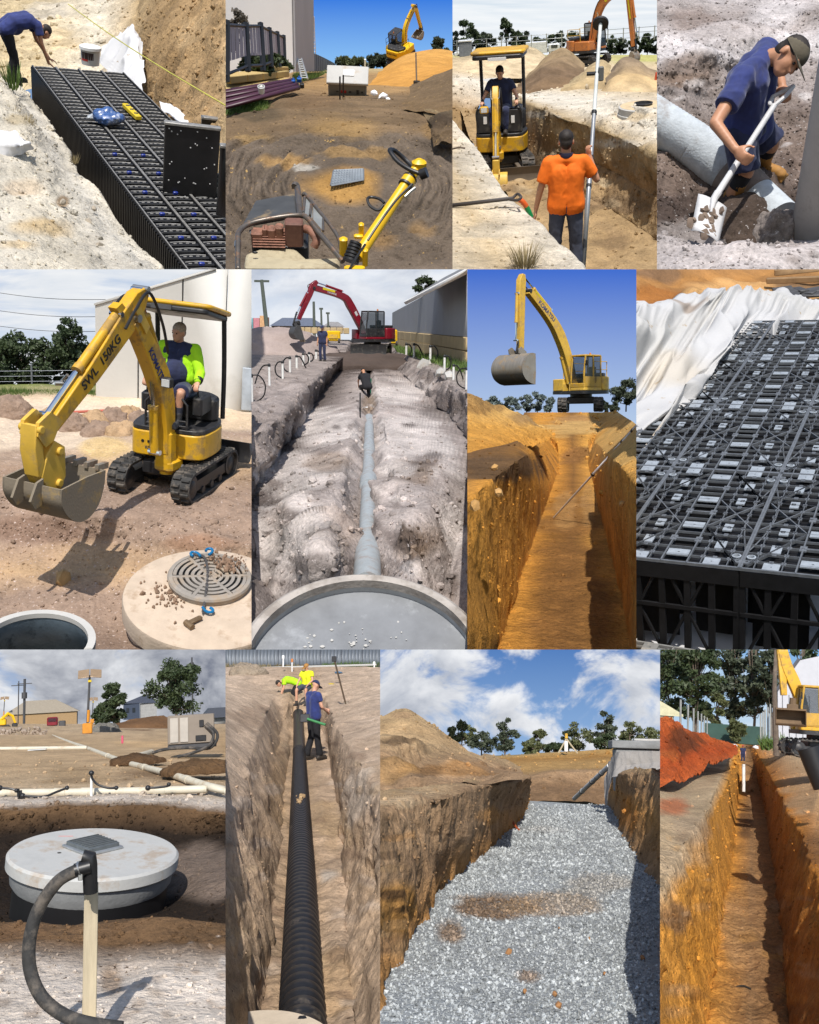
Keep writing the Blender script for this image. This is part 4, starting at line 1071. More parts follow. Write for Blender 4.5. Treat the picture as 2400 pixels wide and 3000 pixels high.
def mini_digger(pl):
 z0=-3.6;loc=pl.at(995,1215,z=z0);hy,ty=157,152;sw=-12
 root=thing(pl,'mini_excavator','yellow canopy mini digger with raised boom and dusty bucket','excavator',loc,rz=hy,scale=.87)
 TM=RZ(ty-hy)
 for s in (-1,1):track_parts(root,s*.43,1.62,.40,.25,TM,RUB,BLK,40,3,frame_m=BLK)
 part(root,'undercarriage',MB().add(bevbox(.62,.75,.2,(0,0,.30),.03),TM).add(cyl((0,0,.36),(0,0,.47),.3,n=24)),BLK)
 part(root,'dozer_blade',MB().add(prism([(-1.10,.12),(-1.04,.10),(-1.08,.25),(-1.04,.40),(-1.12,.38),(-1.16,.25)],-.62,.62),TM).add(bevbox(.10,.6,.09,(.22,-.78,.27),.01),TM).add(bevbox(.10,.6,.09,(-.22,-.78,.27),.01),TM),BLK)
 # house: rounded skirt, deck
 out=[(-.47,.40),(.47,.40),(.53,.0),(.52,-.36),(.28,-.66),(-.28,-.66),(-.52,-.36),(-.53,0)]
 hs=part(root,'house',MB().add(plan_solid(out,.47,.80,.16,4)),YEL,bevel=.02)
 part(root,'deck',MB().add(plan_solid([(x*.985,y*.985) for x,y in out],.801,.86,.16,4)),BLK,bevel=.01)
 part(root,'engine_hood',MB().add(plan_solid([(-.46,-.15),(.46,-.15),(.46,-.38),(.25,-.62),(-.25,-.62),(-.46,-.38)],.861,1.16,.12,4)),BLK,bevel=.03)
 part(root,'side_badge',MB().add(text_mb('KOMATSU',.05),T(.15,.402,.58)@RX(90)@RY(180)),DGREY,0)
 part(root,'side_vent',MB().add(cyl((.30,.395,.66),(.30,.405,.66),.02)).add(box(.07,.008,.03,(.20,.403,.66))),BLKP)
 # seat
 part(root,'seat',MB().add(bevbox(.44,.42,.12,(.02,-.02,1.20),.04)).add(bevbox(.42,.12,.50,(.02,-.25,1.46),.05)),BLKP)
 # canopy
 CT=T(0,-.2,2.28)@RX(13)@T(0,.2,-2.28)
 part(root,'canopy_roof',MB().add(plan_solid([(-.50,.30),(.50,.30),(.52,-.62),(-.52,-.62)],2.28,2.345,.12,4),CT),YEL,bevel=.025)
 part(root,'canopy_lining',MB().add(plan_solid([(-.47,.33),(.47,.33),(.48,-.58),(-.48,-.58)],2.21,2.279,.10,4),CT),BLK,bevel=.02)
 part(root,'roof_panel',MB().add(box(.26,.02,.06,(.1,.34,2.25)),CT),DGREY)
 for s in (-1,1):
  part(root,'canopy_post',MB().add(tube(smooth_path([(s*.455,-.50,.84),(s*.455,-.50,1.5),(s*.45,-.44,2.22)],5),.033,8)),BLK)
 # controls
 for s in (-1,1):
  part(root,'control_console',MB().add(bevbox(.13,.40,.26,(s*.34,.02,1.13),.03)),BLK)
  part(root,'joystick',MB().add(cyl((s*.34,.16,1.25),(s*.33,.18,1.37),.012)).add(ball((s*.33,.18,1.40),(.022,.022,.04),10,7)),BLKP)
 part(root,'travel_lever',MB().add(tube([(-.05,.30,.86),(-.05,.26,1.22),(-.05,.22,1.30)],.012,6)).add(tube([(.07,.30,.86),(.07,.26,1.22),(.07,.22,1.30)],.012,6)).add(bevbox(.20,.03,.03,(.01,.215,1.31),.01)),BLK)
 part(root,'guard_rail',MB().add(tube([(-.27,.38,.87),(-.27,.38,1.18),(-.20,.38,1.26),(.20,.38,1.26),(.27,.38,1.18),(.27,.38,.87)],.016,7)).add(tube([(-.27,.38,.90),(.27,.38,.90)],.014,7)).add(tube([(-.27,.38,.97),(.27,.38,.97)],.010,6)),BLK)
 part(root,'foot_pedal',MB().add(bevbox(.10,.2,.02,(-.13,.26,.9),.006)).add(bevbox(.10,.2,.02,(.15,.26,.9),.006)),DGREY)
 # boom on swing bracket
 BM=T(-.06,.42,0)@RZ(sw)@T(0,.10,.50)@SCL(1.14,1.14,1.14)@T(0,-.10,-.50);SM=BM@T(0,.74,2.12)@RX(11)@T(0,-.74,-2.12)
 part(root,'swing_bracket',MB().add(bevbox(.24,.28,.16,(0,.02,.42),.04),BM).add(bevbox(.20,.16,.40,(0,.08,.62),.03),BM).add(cyl((0,.06,.32),(0,.06,.80),.075,n=16),BM),YEL)
 bp=[(.10,.56),(.10,.85),(.14,1.15),(.26,1.45),(.48,1.78),(.72,2.10)];bh=[.13,.17,.22,.25,.20,.15]
 sp=smooth_path([(0,a,b) for a,b in bp],3);hh=np.interp(np.linspace(0,5,len(sp)),range(6),bh)
 bo=part(root,'boom',MB().add(beam([(p.y,p.z) for p in sp],list(hh),.155),BM),YEL,bevel=.012)
 for s in (-1,1):
  tx=text_mb('KOMATSU',.105)
  fr_=Matrix(((0,0,s,s*.0795),(.55*s,-.83,0,.385),(.83*s,.55,0,1.58),(0,0,0,1)))
  part(bo,'lettering',MB().add(tx,BM@fr_),mat('navy_decal',(.01,.02,.12),.5),0)
 part(bo,'boom_plate',MB().add(prism([(.62,1.95),(.80,2.20),(.72,2.24),(.55,2.02)],-.10,.10),BM),YEL2)
 ram(root,(.30,.62),(.36,1.46),.048,YEL,CHR,BM,0,.6,'boom_cylinder')
 part(root,'work_light',MB().add(bevbox(.12,.07,.11,(-.17,.33,1.42),.015),BM).add(cyl((-.10,.30,1.42),(-.16,.31,1.42),.012),BM),BLK)
 part(root,'lamp_lens',MB().add(bevbox(.095,.012,.085,(-.17,.371,1.42),.005),BM),mat('lamp_lens',(.7,.72,.72),.1,.2))
 # stick
 el=(.74,2.12);tip=(1.86,.98)
 sk=part(root,'stick',MB().add(beam([(.60,2.40),(.68,2.30),(.84,2.08),(1.30,1.55),(1.82,1.02)],[.10,.22,.27,.20,.13],.13),SM),YEL,bevel=.012)
 for s in (-1,1):
  fr_=Matrix(((0,0,s,s*.0665),(.686*s,.727,0,1.22),(-.727*s,.686,0,1.66),(0,0,0,1)))
  part(sk,'lettering',MB().add(text_mb('SWL  150KG',.13),SM@fr_),mat('black_decal',(.01,.01,.01),.5),0)
 part(sk,'elbow_pin',MB().add(cyl((-.11,*el),(.11,*el),.04,n=16),SM),STL);part(sk,'cylinder_pin',MB().add(cyl((-.09,.62,2.42),(.09,.62,2.42),.03,n=14),SM),STL)
 ram(root,(.20,1.62),(.60,2.38),.045,YEL,CHR,BM,.02,.62,'stick_cylinder')
 ram(root,(.98,2.13),(1.86,1.14),.046,YEL,CHR,SM,-.0,.56,'bucket_cylinder')
 part(sk,'cylinder_bracket',MB().add(prism([(.86,2.02),(1.06,2.18),(.98,2.24),(.84,2.16)],-.05,.05),SM),YEL)
 part(sk,'valve',MB().add(bevbox(.10,.1,.06,(.11,1.42,1.46),.015),SM).add(cyl((.09,1.36,1.42),(.22,1.50,1.40),.022),SM).add(cyl((.09,1.5,1.5),(.20,1.44,1.42),.014),SM),STL)
 part(root,'link_plate',MB().add(prism([(1.74,1.10),(1.92,1.18),(2.06,1.08),(2.06,.96),(1.94,.86),(1.84,.92),(1.80,1.02)],-.10,-.06),SM).add(prism([(1.74,1.10),(1.92,1.18),(2.06,1.08),(2.06,.96),(1.94,.86),(1.84,.92),(1.80,1.02)],.06,.10),SM),YEL2)
 part(root,'bucket_link',MB().add(prism([(1.98,1.02),(2.08,1.06),(2.06,.82),(1.96,.58),(1.86,.60),(1.94,.80)],-.085,.085),SM).add(cyl((-.12,2.03,1.02),(.12,2.03,1.02),.04,n=12),SM),YEL2,bevel=.012)
 part(root,'coupler',MB().add(prism([(1.66,.86),(1.82,.92),(1.90,.78),(1.94,.58),(1.84,.46),(1.66,.44),(1.60,.58)],-.09,.09),SM).add(cyl((-.12,1.74,.82),(.12,1.74,.82),.04,n=12),SM).add(cyl((-.12,1.70,.52),(.12,1.70,.52),.04,n=12),SM),YEL2,bevel=.012)
 ditch=mat('dusty_bucket',pc(196,164,96),.7,.15,var=.25,scale=6,dirt=pc(150,138,120),damt=.95,dscale=3.5,bump=.15)
 bucket_parts(root,SM@T(0,1.92,.52)@RX(-98),.60,.62,ditch,STLW,5)
 for pts in ([(.05,.25,.90),(.10,.10,1.3),(.09,.18,1.62),(.09,.42,2.0),(.10,.60,2.30),(.10,.82,2.26),(.09,1.0,2.0)],[(-.09,.20,1.7),(-.10,.34,2.05),(-.09,.56,2.36),(-.10,.80,2.22),(-.09,.96,2.04)]):
  hose(root,pts,.016,BLKP,BM)
 # operator
 pose=dict(pelvis=(0.02,-.10,1.34),waist=(.02,-.10,1.50),chest=(.02,-.10,1.70),neck=(.02,-.10,1.87),head=(.02,-.06,2.01),look=(.25,.95,-.08),
  shR=(.225,-.10,1.80),shL=(-.185,-.10,1.80),elR=(.33,.00,1.53),elL=(-.30,.00,1.53),wrR=(.34,.17,1.45),wrL=(-.33,.17,1.45),
  handR=((0,.7,-.5),(0,.4,.9),45),handL=((0,.7,-.5),(0,.4,.9),45),
  hipR=(.12,-.04,1.30),hipL=(-.08,-.04,1.30),knR=(.19,.36,1.32),knL=(-.17,.36,1.32),anR=(.13,.33,.98),anL=(-.13,.33,.98))
 person(pl,'operator in lime jacket and navy shorts seated in the canopy digger',loc,hy,pose,SKIN,NAVY,NAVY,DGREY,hair=HAIRG,voxel=.012,belly=.07,legs=.42,vest=None,socks=GREYC,scale=.87)
 # jacket as an open garment
 jk=[o for o in pl.objs if o.name.startswith('person')][-1]
 J={k:Vector(v) for k,v in pose.items() if k[:4] != 'hand'}
 sh=[]
 for S,s in (('R',1),('L',-1)):
  a,b,c=J['sh'+S],J['el'+S],J['wr'+S]
  sh += caps(a,b,.086,.068)+caps(b,b.lerp(c,.82),.068,.055)
  ch=Vector((s*.125+.02,-.10,1.68));wa=Vector((s*.15+.02,-.09,1.42));sh += caps(ch,wa,.105,.11)+caps(a-Vector((s*.03,0,0)),ch,.085,.105)
  sh += caps(ch+Vector((-s*.015,.06,.02)),wa+Vector((s*.012,.06,.02)),.078,.082)
 part(jk,'jacket',wrinkle(fuse(sh,.012,3,'jacket'),.009,.12,7),HIVIS)
 for S,s in (('R',1),('L',-1)):part(jk,'cuff',MB().add(cyl(J['el'+S].lerp(J['wr'+S],.72),J['el'+S].lerp(J['wr'+S],.98),.060,.052,12)),BLKC)
BUILD.append(build_p5)
# ------------------------------------------------------------------ wide grey trench with pipe and red digger (row two, second)
def build_p6():
 pl=P6;zf,zb=-2.81,-1.85
 g1,g2,g3,dk,tn=pc(196,184,178),pc(168,156,150),pc(222,212,206),pc(88,77,72),pc(150,128,108)
 s6=soil_mat('soil_p6',.55,1.8,22,1.0,speck=pc(214,204,200),samt=.2,sscale=14)
 def L(z,pts):return [pl.Z(u,v,z if not isinstance(z,(list,tuple)) else z[i]) for i,(u,v) in enumerate(pts)]
 far=395
 lines=[
  L(zb+.1,[(-560,1500),(-420,1050),(-300,800),(-220,620),(-150,500),(-60,far)]),
  L(zb,[(-420,1560),(-120,1060),(0,955),(130,875),(270,715),(440,560),(530,490),(560,far)]),
  L([zf,zf,zf,zf,zf,zf+.1,zf+.4,zb],[(-330,2000),(-120,1480),(0,1265),(110,1120),(310,835),(450,630),(560,510),(580,far)]),
  L([zf-1.2,zf+.1,zf+.34,zf+.32,zf+.3,zf+.3,zf+.3,zf+.5,zb],[(250,2300),(350,1840),(380,1700),(500,1200),(575,900),(620,700),(640,590),(650,500),(650,far)]),
  L([zf-1.2,zf-.1,zf-.10,zf-.1,zf-.1,zf-.1,zf,zf+.4,zb],[(660,2300),(660,1840),(660,1700),(666,1200),(670,900),(670,700),(670,590),(672,500),(680,far)]),
  L([zf-1.2,zf+.1,zf+.34,zf+.32,zf+.3,zf+.3,zf+.3,zf+.5,zb],[(1050,2300),(960,1840),(930,1700),(820,1200),(755,900),(715,700),(700,590),(690,500),(700,far)]),
  L([zf+.05,zf+.05,zf+.1,zf+.1,zf+.1,zf+.2,zf+.4,zb],[(1750,2250),(1500,1600),(1320,1100),(1229,950),(1100,800),(900,630),(780,510),(760,far)]),
  L(zb,[(1950,1500),(1600,1000),(1400,800),(1229,705),(1000,560),(880,490),(830,460),(800,far)]),
  L(zb,[(2200,1000),(1800,760),(1560,620),(1400,560),(1229,520),(1050,470),(950,440),(900,far)])]
 cols=[g2,g2,dk,g1,g2,g1,g2,g2,pc(140,135,110)]
 earth(pl,'ground',lines,cols,ns=300,nts=[26,22,30,16,16,34,26,14],m=s6,seed=61,disp=((1.5,.26,5),(.45,.16,4),(.2,.05,2)),ridged=((.9,.20,5,(1.5,.5,1)),),colnoise=1.3,
          patches=((430,900,250,120,g3,.9),(250,1150,260,120,g3,.8),(900,950,260,160,g3,.8),(870,700,190,90,g3,.8),(250,1600,230,200,g3,.7),(1130,1500,110,380,g3,.8),(980,1560,150,160,tn,.9),(480,1500,180,150,tn,.4),(940,1180,140,80,tn,.6),(420,1100,120,60,tn,.6),(670,520,260,90,dk,.9),(1100,780,180,90,dk,.6),(670,780,50,60,pc(165,145,125),.8),(1140,1850,140,150,pc(110,96,88),.8))+blotch(6,70,0,1229,600,1900,120,(g3,dk,pc(130,116,108),g3),.75))
 scatter(pl,'loose_clods',2600,.030,s6,8,region=lambda u,v:v>480,smax=3)
 sky(pl,sky_mat('sky_p6',rgb((186,202,228)),rgb((228,236,244)),rgb((240,243,248)),rgb((178,188,206)),(2.6,1.9),.62,.14,1.0,8.3),-80,520,112)
 # pipe of five lengths with collars
 cp=[(660,1735),(662,1660),(664,1430),(668,1210),(672,1010),(672,860)]
 P=[pl.at(u,v,z=zf+.1) for u,v in cp];R=.118
 rt=thing(pl,'drain_pipe','pale grey jointed drain pipe along the trench floor','pipe',P[0])
 allp=[p-P[0] for p in P]
 part(rt,'pipe_length',MB().add(tube([allp[0],allp[1],allp[2],allp[3]],[R*1.0,R*1.0,R*.98,R*.98],20)),GPIPE)
 part(rt,'pipe_length',MB().add(tube([allp[3].lerp(allp[4],.02),allp[4],allp[5]],[R*.98,R,R],20)),GPIPE)
 for i,(t,w,rr) in enumerate(((allp[1],1.0,1.3),(allp[3],.5,1.28),(allp[4].lerp(allp[3],.05),.5,1.12),(allp[5],.7,1.25))):
  d=(allp[-1]-allp[0]).normalized();part(rt,'collar',MB().add(tube([t-d*w,t-d*w*.8,t+d*w*.8,t+d*w],[R*rr*.97,R*rr,R*rr,R*rr*.97],24)),GPIPE)
 # concrete ring in front
 c=pl.at(640,2250,d=7.3);rr=thing(pl,'concrete_ring','big dark grey concrete ring cropped at the trench mouth','concrete ring',c,rx=30)
 Ro,Ri=.985,.90
 part(rr,'wall',MB().add(lathe([(Ri,0),(Ri,-1.6),(Ro,-1.6),(Ro,0)],72,closed_prof=True)),mat('ring_dark_wall',pc(182,186,190),.5,var=.22,scale=2.5,bump=.15,dirt=pc(176,176,174),damt=.10,dscale=6))
 part(rr,'rim',MB().add(lathe([(Ri-.005,.03),(Ro-.03,.035),(Ro+.01,.0),(Ro+.01,-.06),(Ri-.008,-.05)],72,closed_prof=True)),mat('ring_rim',pc(188,180,172),.9,var=.2,scale=5,bump=.3,bscale=25,dirt=pc(140,130,120),damt=.4))
 part(rr,'floor',MB().add(lathe([(0,-.16),(Ri*.6,-.15),(Ri+.03,-.11)],48)),mat('ring_lit_slab',pc(138,141,145),.55,var=.22,scale=2.2,dirt=pc(186,190,194),damt=.30,dscale=1.4))  # slab added close under the rim so the ring's inside catches light
 spl=MB();gg=np.random.default_rng(2)
 for k in range(60):
  a=gg.uniform(0,6.28);q_=gg.uniform(0,.6);r0=.004+gg.exponential(.004)
  v,f=ball((0,0,0),(min(r0,.014)*gg.uniform(.6,1.5),.003,min(r0,.014)),8,5);spl.add((v,f),T(-.1+math.cos(a)*q_*.9,.35+math.sin(a)*q_*.6,-.140)@RX(90))
 part(rr,'splashes',spl,CONCL,kind='stuff')
 # wall along the boundary: tan block base and grey panel above
 A,B=pl.at(795,432,z=zb),pl.at(1400,590,z=zb)
 d=B-A;d.z=0;Lw=d.length;W=RZ(math.degrees(math.atan2(d.y,d.x)))
 wl_=thing(pl,'boundary_wall','long grey panel wall on tan limestone blocks','wall',A)
 def hgt(u,va,vb,Q):return (pl.at(u,vb,d=pl.uvd(Q)[2])-pl.at(u,va,d=pl.uvd(Q)[2])).length
 ha,hb=pl.m(82,pl.uvd(A)[2]),pl.m(82*1.0,pl.uvd(A)[2])
 tanw=mat('limestone_tan',pc(206,182,138),.9,var=.14,scale=1.5,bump=.3,bscale=8)
 for k in range(12):
  for j in range(2):
   x0,x1=Lw*k/12+.03,Lw*(k+1)/12-.03
   part(wl_,'stone_block',MB().add(bevbox(x1-x0,.4,ha/2-.03,((x0+x1)/2,.2,ha*(j+.5)/2),.03),W),tanw)
 part(wl_,'backing',MB().add(box(Lw,.3,ha+.5,(Lw/2,.22,ha/2-.25)),W),mat('mortar',pc(170,150,115),.9))
 t0=pl.m(432-252,pl.uvd(A)[2]);
 for k in range(6):
  x0,x1=Lw*k/6+.015,Lw*(k+1)/6-.015
  part(wl_,'panel',MB().add(prism([(x0,ha+.01),(x1,ha+.01),(x1,t0+x1/Lw*1.75),(x0,t0+x0/Lw*1.75)],.1,.3,'y'),W),mat('panel_grey',pc(178,180,186),.85,var=.06,scale=.8,bump=.08))
 # roof behind wall, tree
 a=pl.at(880,190,d=52);b=pl.at(1190,30,d=40)
 rf=thing(pl,'house_roof','grey metal roof with pale eave rising behind the boundary wall','roof',a)
 e=b-a;part(rf,'eave',MB().add(tube([Vector(),e*1.15],.12,4)),WHT);part(rf,'roof_sheet',MB().add(([(0,0,.1),tuple(e*1.15+Vector((0,0,.1))),tuple(e*1.15+Vector((2.5,5,1.5))),(2.5,5,1.6),(0,0,-.03),tuple(e*1.15+Vector((0,0,-.03))),tuple(e*1.15+Vector((2.5,5,1.4))),(2.5,5,1.5)],[(0,1,2,3),(7,6,5,4),(0,4,5,1),(1,5,6,2),(2,6,7,3),(3,7,4,0)])),mat('roof_sheet',pc(150,154,160),.5,.3),0)
 tree(pl,'gum_tree','dark gum crown showing above the grey wall',pl.at(1000,170,d=62),pl.m(118,62),pl.m(150,62),LEAF1,BARK,5,n=2500,leaf=.12,trunk_h=.2,clumps=18)
 # houses, poles, sheds far left
 hz=pl.at(240,350,d=80);hr=thing(pl,'bungalow','low house with dark blue hip roof behind the site','house',hz)
 m_=lambda px:pl.m(px,80)
 part(hr,'wall',MB().add(box(m_(280),m_(60),m_(35),(m_(20),m_(30),m_(10)))),mat('house_wall',pc(150,140,132),.9))
 part(hr,'roof',MB().add(([(-m_(130),-m_(8),m_(27)),(m_(180),-m_(8),m_(27)),(m_(180),m_(68),m_(27)),(-m_(130),m_(68),m_(27)),(-m_(60),m_(30),m_(72)),(m_(110),m_(30),m_(72))],[(0,1,5,4),(1,2,5),(2,3,4,5),(3,0,4),(3,2,1,0)])),mat('slate_roof',pc(92,104,128),.7,var=.15),0)
 h2=pl.at(470,345,d=82);hr=thing(pl,'far_house','small grey house between the power poles','house',h2);m_=lambda px:pl.m(px,82)
 part(hr,'wall',MB().add(box(m_(110),m_(40),m_(24),(0,m_(20),m_(8)))),mat('house_wall',None));part(hr,'roof',MB().add(([(-m_(65),0,m_(18)),(m_(65),0,m_(18)),(m_(65),m_(44),m_(18)),(-m_(65),m_(44),m_(18)),(-m_(25),m_(22),m_(45)),(m_(25),m_(22),m_(45))],[(0,1,5,4),(1,2,5),(2,3,4,5),(3,0,4),(3,2,1,0)])),mat('tile_roof',pc(150,150,155),.8),0)
 sh=pl.at(50,350,d=78);m_=lambda px:pl.m(px,78)
 sr=thing(pl,'shop','colourful shop front panels beyond the grey mound','shop',sh)
 for k,c in enumerate(((150,205,215),(225,150,160),(240,190,140),(120,85,70))):
  part(sr,'panel',MB().add(box(m_(34 if k<3 else 12),m_(20),m_(80 if k==2 else 62),(-m_(50)+m_(36)*k-(m_(8) if k==3 else 0),0,m_(40 if k<2 else 44)))),mat('shop_panel_%d'%k,pc(*c),.7))
 part(sr,'awning',MB().add(box(m_(160),m_(30),m_(10),(0,-m_(6),m_(6)))),DGREY);part(sr,'base',MB().add(box(m_(150),m_(10),m_(30),(0,m_(4),-m_(16)))),mat('shop_base',pc(150,140,130),.9))
 pole_m=mat('pole_wood',pc(92,100,92),.9,var=.2)
 for k,(u,va,vb,dd,r) in enumerate(((97,338,62,72,.17),(362,345,185,78,.13),(404,345,222,80,.10),(442,345,248,81,.09))):
  a=pl.at(u,va,d=dd);b=pl.at(u-(34 if k==0 else 4),vb,d=dd);pr=thing(pl,'power_pole',('tallest timber power pole with crossarm beside the shop','power pole behind the red digger stick','thin power pole behind the small far house','farthest short power pole near the red boom')[k],'pole',a)
  part(pr,'shaft',MB().add(cyl((0,0,-.5),b-a,r,r*.75,8)),pole_m)
  if k != 1:part(pr,'crossarm',MB().add(box(pl.m(84 if k==0 else 22,dd),.14,.16,tuple((b-a)*.975))),pole_m)
 # tan block fence far
 a=pl.at(290,362,d=74);fn_=thing(pl,'limestone_wall','low tan limestone wall behind the red stick','wall',a)
 for k in range(8):part(fn_,'stone_block',MB().add(bevbox(pl.m(34,74),.4,pl.m(34,74),(pl.m(36,74)*k,0,pl.m(14,74)),.04)),tanw)
 # sand mound left
 mound_m=soil_mat('mound_grey',.2,1.5,20,.5)
 clod(pl,'sand_mound','pale grey sand mound beside the workers',pl.at(110,480,z=zb)+Vector((0,0,-.15)),3.7,1.75,pc(182,166,160),mound_m,3,elong=1.15)
 clod(pl,'soil_mound','dark soil heap under the red digger',pl.at(672,545,z=zb-.55),3.4,.75,pc(96,84,78),mound_m,8,elong=1.5)
 # red digger
 loc=pl.at(690,488,z=zb);sc=pl.m(252,loc.y)/2.9
 gr=mat('grey_decal',pc(215,215,215),.5);yl=mat('yellow_decal',pc(235,215,30),.5)
 digger(pl,'red_excavator','red digger with black cab standing over the trench end',loc,118,REDM,
           [(.55,1.35),(.95,2.1),(1.55,3.1),(2.1,3.65),(4.1,4.10)],[.32,.42,.48,.40,.28],[(3.85,4.5),(4.12,4.25),(4.35,3.7),(5.1,2.2)],[.22,.36,.32,.20],
           (5.2,2.0,-12,.85,.75),track_rz=54,scale=sc,blade=True,house=None,rams=(((.75,1.4),(1.25,3.0),.09,.1),((2.1,3.95),(3.9,4.45),.075,0),((4.5,3.8),(5.25,2.5),.07,0)),decal=((3.1,4.0,12,.85,.13,yl),(1.2,2.6,60,.28,.16,gr)),bucket_m=DGREY,
           text=('YANMAR',.16,(2.9,3.80),13,gr))
 # workers
 p=pl.at(408,523,z=zb);hscale=pl.m(196,p.y)/1.75
 person(pl,'man in navy work clothes and cap standing on the bank',p,165,dict(handR=((0,0,-1),(0,1,0),30),look=(.2,1,-.2)),SKINT,NAVY,NAVY,DKB,cap=NAVY,voxel=.022,scale=hscale)
 p=pl.at(655,735,z=zf);k=pl.m(165,p.y)/1.2
 person(pl,'worker crouching inside the pipe trench ahead of the pipe',p,20,dict(pelvis=(0,-.15,.50),waist=(0,-.02,.66),chest=(0,.12,.84),neck=(0,.25,1.0),head=(0,.36,1.10),look=(0,.7,-.7),shR=(.18,.18,.94),shL=(-.18,.18,.94),elR=(.22,.35,.70),elL=(-.22,.35,.70),wrR=(.15,.5,.5),wrL=(-.15,.5,.5),hipR=(.1,-.15,.48),hipL=(-.1,-.15,.48),knR=(.16,.22,.50),knL=(-.16,.22,.50),anR=(.13,-.02,.09),anL=(-.13,-.02,.09)),SKINT,BLKC,BLKC,DKB,cap=BLKC,voxel=.025,scale=k)
 solo(pl,'measuring_staff',MB().add(cyl((0,0,0),(0,0,pl.m(215,24)),.018,n=8)).add(box(.05,.03,.10,(0,0,.5))),BLK,'thin dark staff upright in the trench beside the pipe','staff',pl.at(621,900,z=zf+.02))
 solo(pl,'green_shovel',MB().add(cyl((0,0,0),(.02,.05,pl.m(95,40)),.035,n=8)),mat('green_handle',pc(30,120,90),.5),'short green shovel handle beside the crouching worker','shovel',pl.at(678,722,z=zf))
 solo(pl,'timber_offcut',MB().add(box(.08,.6,.03)),WHT,'white timber offcut lying at the pipe end','offcut',pl.at(642,785,z=zf+.1),rz=18,rx=-8)
 # yellow plant
 for k,(u,v,w,h,lab) in enumerate(((470,415,80,58,'yellow loader bucket standing behind the man on the bank'),(808,430,46,80,'yellow loader behind the red digger cab'))):
  q=pl.at(u,v,d=66);m_=lambda px:pl.m(px,66);r_=thing(pl,'loader',lab,'loader',q)
  part(r_,'body',MB().add(bevbox(m_(w),m_(40),m_(h),(0,0,m_(h)/2+m_(6)),m_(6))),YELBR);part(r_,'grille',MB().add(bevbox(m_(w*.6),m_(5),m_(h*.4),(0,-m_(22),m_(h)*.55),m_(2))),YEL2)
  for s in (-1,1):part(r_,'wheel',MB().add(cyl((s*m_(w*.4)-m_(6),-m_(14),m_(10)),(s*m_(w*.4)+m_(6),-m_(14),m_(10)),m_(14),n=16)),RUB)
 # riser pipes with looped hoses
 spots=((108,668,118,-1),(183,622,90,-1),(224,590,82,-1),(262,560,62,1),(300,545,60,1),(332,528,48,1),(372,510,44,1),(10,760,150,1),(882,492,62,1),(926,502,70,1),(1018,530,88,1),(1098,578,80,1),(1149,625,75,1),(1222,680,110,-1))
 for k,(u,v,h,s) in enumerate(spots):
  q=pl.at(u,v,z=zb+.02);dd=pl.uvd(q)[2];H=pl.m(h,dd);m_=lambda px:pl.m(px,dd)
  side='left bank' if u<600 else 'wall side bank'
  r_=thing(pl,'riser_pipe','%s white riser pipe with looped black hose on the bank %s'%(ORD[sum(1 for w in spots if (w[0]<600)==(u<600) and w[1]>v)],'by the sand mound' if u<600 else 'below the tan wall'),'pipe',q,group='white riser pipes with looped hoses')
  r0=m_(6.5)
  part(r_,'stub',MB().add(cyl((0,0,-.1),(0,0,H),r0,n=12)),PVC);part(r_,'cap',MB().add(cyl((0,0,H*.97),(0,0,H*1.05),r0*1.3,n=12)).add(ball((0,0,H*1.05),r0*1.3,10,6)),BLKP)
  hs=[(0,0,H*1.05),(s*H*.28,.05,H*1.02),(s*H*.48,.1,H*.7),(s*H*.42,.15,H*.28),(s*H*.15,.2,.03),(-s*H*.1,.3,.0)] if k%3 else [(0,0,H*1.05),(s*H*.3,.05,H*.98),(s*H*.55,.1,H*.6),(s*H*.7,.15,.1),(s*H*.8,.3,.0)]
  hose(r_,hs,r0*.62,BLKP)
 q=[pl.at(830,470,z=zb+.05),pl.at(1229,600,z=zb+.05),pl.at(1229,545,z=zb+.05),pl.at(810,440,z=zb+.05)]
 grass_patch(pl,'weedy grass along the foot of the tan wall',q,2600,.28,GRASS,6)
 bags=MB();gg=np.random.default_rng(5)
 for k,(u,v) in enumerate(((975,540),(1005,535),(1075,590),(1130,610))):
  solo(pl,'stone_lump',MB().add(rock(.26,k)),CONCL,('first','second','third','fourth')[k]+' pale lump along the wall side riser pipes','stone',pl.at(u,v,z=zb+.06),group='pale lumps along the riser pipes',smooth=25)
BUILD.append(build_p6)
